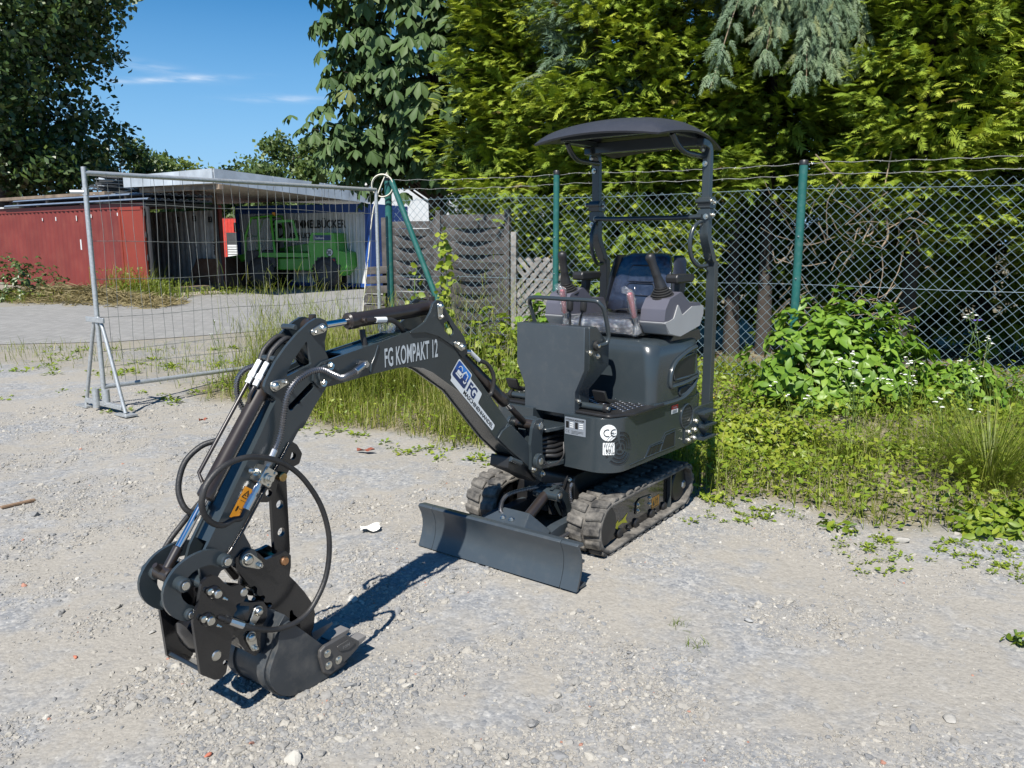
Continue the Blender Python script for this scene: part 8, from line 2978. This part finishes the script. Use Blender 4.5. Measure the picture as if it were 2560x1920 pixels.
mo = pt_mesh(mw, 'paint_marks', M['cont_white'], RC)
mo['kind'] = 'stuff'
def beam(name, label, x0, x1, y0, y1, z0, z1, mat, grp, rz=0.0, cat='timber'):
 mb = MB()
 box(mb, (x0, y0, z0), (x1, y1, z1))
 o = mb.build(name, mat, None, None, bevel=0.004)
 o.location = RC.location
 o.rotation_euler = (0, 0, RC.rotation_euler[2] + rz)
 return tag(o, label, cat, grp)
def sheet_stack(label, x0, x1, y0, y1, z, mat, waves):
 mb = MB()
 n = waves * 4
 V = []
 for i in range(n + 1):
  y = y0 + (y1 - y0) * i / n
  zz = z + (0.05 if (i % 4) in (1, 2) else 0)
  V += [(x0, y, zz), (x1, y, zz), (x0, y, zz + .012), (x1, y, zz + .012)]
 F = []
 for i in range(n):
  a = 4 * i
  F += [(a, a + 1, a + 5, a + 4), (a + 2, a + 6, a + 7, a + 3), (a, a + 4, a + 6, a + 2), (a + 1, a + 3, a + 7, a + 5)]
 mb.add(V, F)
 o = mb.build('roof_sheet', mat, None, None)
 o.location = RC.location
 o.rotation_euler = RC.rotation_euler
 return tag(o, label, 'sheet metal', 'corrugated sheets stacked on the container')
sheet_stack('lower blue grey corrugated sheet resting on the red container', -0.25, 8.6, -2.0, 0.14, 2.64, M['bluesheet'], 11)
sheet_stack('upper blue grey corrugated sheet on the container stack', -0.30, 8.0, -2.0, 0.10, 2.79, M['bluesheet'], 11)
for x in (0.6, 3.4, 6.2, 8.2):
 beam('spacer_beam', 'short timber spacer between the corrugated sheets', x, x + .12, -1.9, 0.06, 2.60, 2.638, M['plank'], 'timber spacers in the sheet stack')
for x in (0.9, 3.0, 5.6, 7.6):
 beam('spacer_beam', 'short timber spacer between the corrugated sheets', x, x + .12, -1.9, 0.04, 2.705, 2.785, M['plank'], 'timber spacers in the sheet stack')
beam('long_beam', 'long weathered plank lying on top of the sheet stack', 2.2, 9.0, -0.35, -0.05, 2.86, 2.96, M['plank'], None, 0.01)
beam('long_beam', 'thin grey ledge board under the stack at the far left', 7.5, 10.5, -0.3, 0.08, 2.595, 2.65, M['cont_in'], None)
for k in range(16):
 mb = MB()
 box(mb, (-0.75, -0.09, 0), (0.75, 0.09, 0.012))
 box(mb, (-0.75, -0.09, 0), (0.75, -0.075, 0.06))
 o = mb.build('scrap_profile', M['dark_frame'] if k % 3 else M['tin'], None, None)
 p = RC.matrix_basis @ Vector((2.2 + random.uniform(-.6, .6), -0.55 + random.uniform(-.3, .3), 2.88 + 0.035 * k))
 o.location = p
 o.rotation_euler = (random.uniform(-.2, .2), random.uniform(-.12, .12), RC.rotation_euler[2] + random.uniform(-.5, .5))
 tag(o, 'loose dark metal profile in the heap on the container roof', 'scrap metal', 'scrap heap on the container roof')
# --- shed roof: sloping slab with tin fascia and boarded underside
SR = empty('shed_roof', (-7.5, 20.6, 0), 0, 'low pitched shed roof with galvanised fascia and boarded underside', 'roof')
c_ = [(0, 0, 3.20), (4.9, 1.35, 2.70), (2.2, 8.2, 2.75), (-4.9, 3.46, 3.25)]
c_l = [(-4.9, 3.46, 3.25)]
def quad_slab(p, t):
 V = [Vector(q) for q in p] + [Vector(q) + Vector((0, 0, t)) for q in p]
 n = len(p)
 F = [tuple(range(n)), tuple(range(2 * n - 1, n - 1, -1))] + [(i, (i + 1) % n, (i + 1) % n + n, i + n) for i in range(n)]
 return V, F
mb = MB()
mb.add(*quad_slab([(0.0, 0.08, 3.06), (3.0, 4.72, 2.84), (1.5, 11.0, 2.9), (-6.4, 8.6, 3.12), (-3.45, 2.78, 3.12)], 0.22))
pt_mesh(mb, 'roof_deck', M['tin'], SR)
def fascia(p, q, z0p, z1p, z0q, z1q, n, th=0.03):
 d = Vector((q[0] - p[0], q[1] - p[1], 0))
 for i in range(n):
  t0, t1 = i / n + 0.002, (i + 1) / n - 0.002
  a, b = Vector((p[0], p[1], 0)) + d * t0, Vector((p[0], p[1], 0)) + d * t1
  nn = Vector((d.y, -d.x, 0)).normalized() * th
  mb = MB()
  V = []
  for (pt, t) in ((a, t0), (b, t1)):
   za, zb = z0p + (z0q - z0p) * t, z1p + (z1q - z1p) * t
   V += [pt + Vector((0, 0, za)), pt + Vector((0, 0, zb)), pt + nn + Vector((0, 0, zb)), pt + nn + Vector((0, 0, za))]
  mb.add(V, [(0, 1, 2, 3), (7, 6, 5, 4), (0, 4, 5, 1), (1, 5, 6, 2), (2, 6, 7, 3), (3, 7, 4, 0)])
  pt_mesh(mb, 'fascia_sheet', M['tin'], SR)
fascia((0, 0), (3.07, 4.70), 2.95, 3.31, 2.68, 3.09, 3)
fascia((-3.55, 2.75), (0, 0), 3.02, 3.33, 2.95, 3.31, 3)
for i in range(18):
 t0, t1 = i / 18, (i + .94) / 18
 A, B = Vector((0.0, 0.08, 3.03)), Vector((3.0, 4.72, 2.81))
 Dv, Ev = Vector((-3.4, 9.6, 2.87)), Vector((-3.45, 2.78, 3.09))
 q0, q1 = A.lerp(Ev, t0), A.lerp(Ev, t1)
 r0, r1 = B.lerp(Dv, t0), B.lerp(Dv, t1)
 mb = MB()
 mb.add(*quad_slab([q0, r0, r1, q1], 0.025))
 pt_mesh(mb, 'ceiling_board', M['ceil_plank'], SR)
mb = MB()
box(mb, (-0.06, -0.06, 0), (0.06, 0.06, 2.95))
po = pt_mesh(mb, 'shed_post', M['plank'], SR)
po.location = (-1.62, 4.42, 0)
mb = MB()
V, F = quad_slab([(-3.0, 2.45, 2.86), (0.12, 0.03, 2.80), (0.2, 0.14, 2.80), (-2.9, 2.58, 2.86)], 0.13)
mb.add(V, F)
pt_mesh(mb, 'rotten_beam', M['plank'], SR, None, 0.01)
mb = MB()
cyl(mb, (-1.45, 4.25, 0), (-1.55, 4.2, 2.6), 0.045, 10)
pt_mesh(mb, 'down_pipe', M['dark_frame'], SR)
# --- white container wall with the firm's lettering
WX = Vector((0.955, 0.297, 0)).normalized()
WCo = empty('white_container', (-8.05, 26.05, 0.06), math.atan2(-0.30, 1.0) * 0 + math.atan2(1.05, 6.06), 'white corrugated site container with blue frame and dark lettering', 'container')
WCo.location = (-9.35, 27.6, 0.06)
WCo.rotation_euler = (0, 0, math.atan2(25.6 - 27.6, -4.50 + 9.35))
LW = 5.25
mb = MB()
corrugated(mb, LW - .2, 2.25, 0.025, 0.14)
mb.v = [(x + .1, -y, z + .12) for x, y, z in mb.v]
pt_mesh(mb, 'side_wall', M['cont_white'], WCo)
mb = MB()
box(mb, (0, 0.03, 0), (LW, 2.4, 2.55))
pt_mesh(mb, 'container_body', M['cont_white'], WCo)
for (nm, c0, c1) in (('top_rail', (0, -0.06, 2.36), (LW, 0.03, 2.62)), ('bottom_rail', (0, -0.05, 0), (LW, 0.03, .12)), ('corner_post', (LW - .14, -.07, 0), (LW + .02, .05, 2.62)), ('corner_post', (0, -.06, 0), (.12, .05, 2.62)), ('end_panel', (LW, 0.05, 0), (LW + .025, 2.4, 2.62))):
 mb = MB()
 box(mb, c0, c1)
 pt_mesh(mb, nm, M['cont_blue'], WCo, None, 0.004)
o = wall_text('WIMMELBÜCKER', 0.36, 2.15, -0.035, 1.88, M['black_print'], WCo, 'firm_lettering', flip=False, bold=0.008, sx=.82)
o = wall_text('ABBRUCH GmbH', 0.24, 2.17, -0.035, 1.56, M['black_print'], WCo, 'firm_lettering', flip=False, bold=0.006, sx=.86)
lg = join2(arc_stroke(0, 0, .28, 0, 360, .06, 24), arc_stroke(0, -.10, .24, 25, 155, .07, 10), rect(-.045, -.26, .045, .02), rect(-.13, .02, .13, .10))
mb = MB()
mb.add([(u + 1.72, -0.035, v + 1.86) for u, v in lg[0]], lg[1])
lo_ = link(bpy.data.objects.new('firm_emblem', mb.mesh('firm_emblem', M['black_print'], None, recalc=False)))
lo_.parent = WCo
for k in range(9):
 mb = MB()
 box(mb, (-.15, -.1, -.05), (.15, .1, .05))
 o = mb.build('stacked_board', M['timber'], None, None, bevel=.006)
 o.location = (-1.93 + .016 * k, 10.9, 0.08 + .13 * k)
 o.rotation_euler = (random.uniform(-.06, .06), random.uniform(-.08, .08), random.uniform(-.1, .1))
 tag(o, 'short dark board in the leaning stack beside the fence corner', 'board', 'stacked boards beside the corner post')
# --- telehandler
M['lime'] = surf('lime_green_paint', (0.07, 0.34, 0.018), 0.35, coat=0.2, var=0.08, dirt=0.12)
M['glass'] = new_mat('dark_cab_glass')[0]
_b = M['glass'].node_tree.nodes['Principled BSDF']
_b.inputs['Base Color'].default_value = (0.9, 0.95, 0.93, 1)
_b.inputs['Transmission Weight'].default_value = 0.85
_b.inputs['Roughness'].default_value = 0.03
_b.inputs['IOR'].default_value = 1.1
TX = Vector((-4.95 + 9.55, 25.0 - 26.35, 0))
TE = empty('telehandler', (-9.0, 25.7, 0.03), math.atan2(-0.9, 4.4), 'lime green telescopic handler parked under the shed roof', 'telehandler')
TE.scale = (0.9, 0.9, 0.97)
mb = MB()
prism(mb, rp([(3.02, 0.62), (3.0, 1.45), (3.12, 1.80), (3.95, 1.80), (4.02, 1.25), (4.36, 1.18), (4.38, 0.72), (4.1, 0.42), (3.2, 0.42)], .08), 0.05, 1.55)
bd = pt_mesh(mb, 'engine_cover', M['lime'], TE, 40, .05)
mb = MB()
prism(mb, rp([(1.0, .62), (1.0, .95), (3.1, 1.02), (3.1, .58)], .05), 0.25, 1.4)
pt_mesh(mb, 'chassis', M['lime'], TE, 40, .03)
mb = MB()
prism(mb, rp([(1.05, 1.02), (1.2, 1.16), (3.05, 1.16), (3.05, 1.02)], .03), 0.02, 0.5)
pt_mesh(mb, 'fender', M['lime'], TE, 40, .02)
mb = MB()
for pts in ([(0.55, .95), (0.62, 1.7), (0.88, 2.28), (1.62, 2.34), (1.72, 1.0)],):
 for yy in (0.08, 0.92):
  tube(mb, [Vector((a, yy, z)) for a, z in pts], 0.045, 8)
for (a, z) in ((0.88, 2.28), (1.62, 2.34), (0.62, 1.7)):
 tube(mb, [(a, .08, z), (a, .92, z)], .04, 8)
tube(mb, [(1.13, .08, 1.0), (1.13, .08, 2.3)], .035, 8)
cb = pt_mesh(mb, 'cab_frame', M['lime'], TE, 50)
mb = MB()
prism(mb, [(.88, 2.27), (1.62, 2.33), (1.62, 2.38), (.88, 2.32)], .05, .95)
pt_mesh(mb, 'cab_roof', M['dark_frame'], cb)
mb = MB()
prism(mb, [(.66, 1.25), (.72, 1.72), (.90, 2.22), (1.60, 2.28), (1.66, 1.25)], .075, .082)
pt_mesh(mb, 'cab_window', M['glass'], cb)
mb = MB()
prism(mb, rp([(.55, .7), (.60, 1.22), (1.7, 1.22), (1.72, .7)], .05), .06, .94)
pt_mesh(mb, 'cab_body', M['dark_frame'], cb, None, .02)
mb = MB()
box(mb, (1.15, .35, 1.2), (1.55, .75, 1.32))
box(mb, (1.45, .35, 1.3), (1.57, .75, 1.85))
pt_mesh(mb, 'cab_seat', M['plastic_black'], cb, None, .03)
mb = MB()
tube(mb, [Vector((1.0 + .06 * math.cos(t) * .4, .5 + .17 * math.sin(t), 1.48 + .15 * math.cos(t))) for t in np.linspace(0, 6.28, 17)], .014, 6)
tube(mb, [(1.0, .5, 1.48), (.85, .5, 1.1)], .02, 6)
pt_mesh(mb, 'steering_wheel', M['plastic_black'], cb, 60)
mb = MB()
prism(mb, rp([(1.75, 1.55), (1.75, 2.2), (2.45, 2.22), (2.62, 1.55)], .06), .10, .14, holes=[rp([(1.83, 1.62), (1.83, 2.12), (2.40, 2.14), (2.52, 1.62)], .05)])
pt_mesh(mb, 'window_frame', M['lime'], cb, None, .01)
mb = MB()
prism(mb, rp([(-.9, .75), (-.9, .98), (3.6, 1.62), (3.75, 1.35)], .04), 1.0, 1.3)
pt_mesh(mb, 'telescopic_boom', M['lime'], TE, None, .02)
for (wx, wy, wr) in ((1.15, -0.02, .52), (3.55, 1.05, .52), (3.62, -0.02, .52), (1.15, 1.25, .52)):
 mb = MB()
 lathe(mb, (wx, wy, wr + 0.0), (0, 1, 0), [(0, .34), (.0, .44), (.05, .51), (.12, .52), (.25, .52), (.31, .50), (.34, .42), (.34, .3)], 28)
 tl = 24
 for k in range(tl):
  a = 2 * math.pi * k / tl
  c, s = math.cos(a), math.sin(a)
  q = Vector((wx + .525 * c, wy + (.04 if k % 2 else .19), wr + .525 * s))
  t = Vector((-s, 0, c)) * .035
  r = Vector((c, 0, s)) * .018
  V = [q - t - r, q + t - r, q + t + r, q - t + r]
  V += [v + Vector((0, .12, 0)) for v in V]
  mb.add(V, [(0, 1, 2, 3), (7, 6, 5, 4), (0, 4, 5, 1), (1, 5, 6, 2), (2, 6, 7, 3), (3, 7, 4, 0)])
 w_ = pt_mesh(mb, 'wheel', M['rubber'], TE, 40)
 mb = MB()
 lathe(mb, (wx, wy - .012, wr), (0, 1, 0), [(0, .06), (.0, .26), (.03, .27), (.05, .2), (.2, .2)], 20)
 pt_mesh(mb, 'rim', M['dark_frame'], w_, 40)
rear = math.radians(0)
mb = MB()
box(mb, (3.2, 0.035, 1.56), (3.85, 0.048, 1.72))
pt_mesh(mb, 'dark_panel', M['navy_print'], bd)
wall_text('Stellhorn', 0.10, 3.27, 0.030, 1.60, M['white_print'], bd, 'panel_lettering', flip=False, bold=0.002)
mb = MB()
mb.add([(3.78 + .12 * math.cos(t), 0.044, 1.18 + .12 * math.sin(t)) for t in np.linspace(0, 6.28, 25)[:-1]], [tuple(range(24))])
pt_mesh(mb, 'speed_sticker', M['white_print'], bd)
mb = MB()
tube(mb, [Vector((3.78 + .118 * math.cos(t), 0.040, 1.18 + .118 * math.sin(t))) for t in np.linspace(0, 6.29, 25)], .008, 4)
pt_mesh(mb, 'sticker_rim', M['black_print'], bd)
wall_text('20', 0.17, 3.69, 0.038, 1.12, M['black_print'], bd, 'speed_number', flip=False, bold=0.006, sx=.85)
mb = MB()
box(mb, (3.30, 0.036, 0.78), (4.0, 0.048, 1.02))
pt_mesh(mb, 'rear_panel', M['dark_frame'], bd)
mb = MB()
box(mb, (3.68, 0.028, 0.82), (3.95, 0.036, .96))
pt_mesh(mb, 'tail_lamp', M['red_print'], bd)
for xx in (3.18, 4.12):
 mb = MB()
 cyl(mb, (xx, 0.02, .75), (xx, 0.06, .75), .05, 14)
 pt_mesh(mb, 'reflector_lamp', M['dark_frame'], bd, 40)
mb = MB()
cyl(mb, (1.62, .3, 2.34), (1.62, .3, 2.46), .06, 12, ch=.01)
pt_mesh(mb, 'beacon', M['orange_print'], cb, 40)
for yy in (0.0,):
 mb = MB()
 tube(mb, [(.62, .05, 1.75), (.45, -.15, 1.95)], .012, 6)
 box(mb, (.36, -.22, 1.82), (.44, -.12, 2.12))
 pt_mesh(mb, 'mirror', M['plastic_black'], cb)
mb = MB()
prism(mb, rp([(-.95, .05), (-1.1, .5), (-.85, .95), (-.2, .95), (0.3, .05)], .06), -.5, 1.4)
o = mb.build('loader_bucket', surf('rusty_brown_bucket', (0.10, 0.055, 0.035), .75, var=.3, vscale=3, dirt=.4), None, None, .02)
o.location = TE.location
o.rotation_euler = TE.rotation_euler
tag(o, 'rusty brown loader bucket standing left of the green telehandler', 'bucket')
# --- small red site booth with shutters far behind
BO = empty('site_booth', (-13.6, 36.5, 0), math.radians(-8), 'small red site cabin with a white louvred shutter far behind the shed', 'cabin')
mb = MB()
corrugated(mb, 2.6, 2.5, 0.03, .16)
pt_mesh(mb, 'front_wall', surf('bright_red_cabin', (0.50, 0.05, 0.035), .5), BO)
mb = MB()
box(mb, (0, .05, 0), (2.6, 2.4, 2.55))
pt_mesh(mb, 'cabin_body', M['red_cont'], BO)
mb = MB()
box(mb, (.8, -.05, .6), (1.75, -.035, 1.9))
wn_ = pt_mesh(mb, 'window', M['dark_frame'], BO)
for k in range(7):
 mb = MB()
 box(mb, (.84, -.075, .62 + .11 * k), (1.71, -.055, .70 + .11 * k))
 pt_mesh(mb, 'shutter_slat', M['cont_white'], wn_)
HA = empty('white_hall', (-6.0, 33.0, 0), math.radians(18), 'low white hall with a sloping roof behind the chestnut', 'building')
mb = MB()
box(mb, (0, 0, 0), (9, 6, 3.6))
pt_mesh(mb, 'wall', M['cont_white'], HA)
mb = MB()
prism(mb, [(-.3, 3.6), (4.6, 5.2), (9.3, 3.6), (9.3, 3.75), (4.6, 5.4), (-.3, 3.75)], -.3, 6.3)
pt_mesh(mb, 'roof', surf('white_roof_sheet', (.70, .68, .64), .5, var=.04), HA)
# --- heap of cut hay, dry stems and weeds in front of the container
HY = Mass()
n = 5200
u = RNG.uniform(-1, 1, n)
x = -11.2 + 3.2 * u
y = 20.4 - 0.55 * (x + 11.2) * 0.75 + RNG.normal(0, .42, n)
z = 0.42 * np.exp(-((x + 11.2) / 2.6) ** 2) * np.exp(-((y - (20.4 - 0.41 * (x + 11.2))) / .5) ** 2) * RNG.uniform(.3, 1, n) + 0.01
yaw = RNG.uniform(0, 6.28, n)
HY.add(BLADE_V, BLADE_F, np.stack([x, y, z], -1), frames(np.stack([np.cos(yaw), np.sin(yaw), RNG.normal(0.1, .25, n)], -1), rand_dirs(n)), np.stack([RNG.uniform(.012, .03, n), RNG.uniform(.15, .45, n), RNG.uniform(.1, .4, n)], -1), RNG.random(n))
hay = HY.build('hay_heap', M['hay'])
tag(hay, 'heap of dry cut grass lying along the road before the red container', 'hay')
hay['kind'] = 'stuff'
W2 = Mass()
for (cx, cy, sx, sy, n, h) in ((-9.9, 21.9, .5, .25, 500, .6), (-8.6, 23.2, .7, .2, 160, .26), (-7.6, 24.6, .7, .3, 60, .2), (-10.6, 22.2, .4, .2, 250, 1.0), (-12.4, 20.6, 1.2, .4, 600, .35), (-5.0, 26.6, 1.2, .25, 300, .25)):
 x, y = RNG.normal(cx, sx, n), RNG.normal(cy, sy, n)
 blades(W2, x, y, h * RNG.uniform(.4, 1.1, n), RNG.uniform(.01, .022, n), .35, np.clip(RNG.normal(.45, .25, n), 0, 1), z=np.zeros(n))
 flat_leaves(W2, x, y, h * RNG.uniform(.05, .8, n), RNG.uniform(.05, .11, n), np.clip(RNG.normal(.35, .2, n), 0, 1))
wo = W2.build('roadside_weeds', M['grass'])
tag(wo, kind='stuff')
L2 = Mass()
x, y = sample_region(5000, 0.5, 8.0, 6.0, 11.5, lambda x, y: (y > fence_y(x) - .5) * 1.0)
flat_leaves(L2, x, y, ground_z(x, y) + RNG.uniform(0, .02, len(x)), RNG.uniform(.03, .07, len(x)), RNG.random(len(x)), lift=0.05)
M['litter'] = leafmat('brown_leaf_litter', [(0.0, (0.09, 0.055, 0.03)), (0.6, (0.16, 0.10, 0.06)), (1.0, (0.24, 0.16, 0.09))], .1, .8)
lit = L2.build('leaf_litter', M['litter'])
tag(lit, kind='stuff')
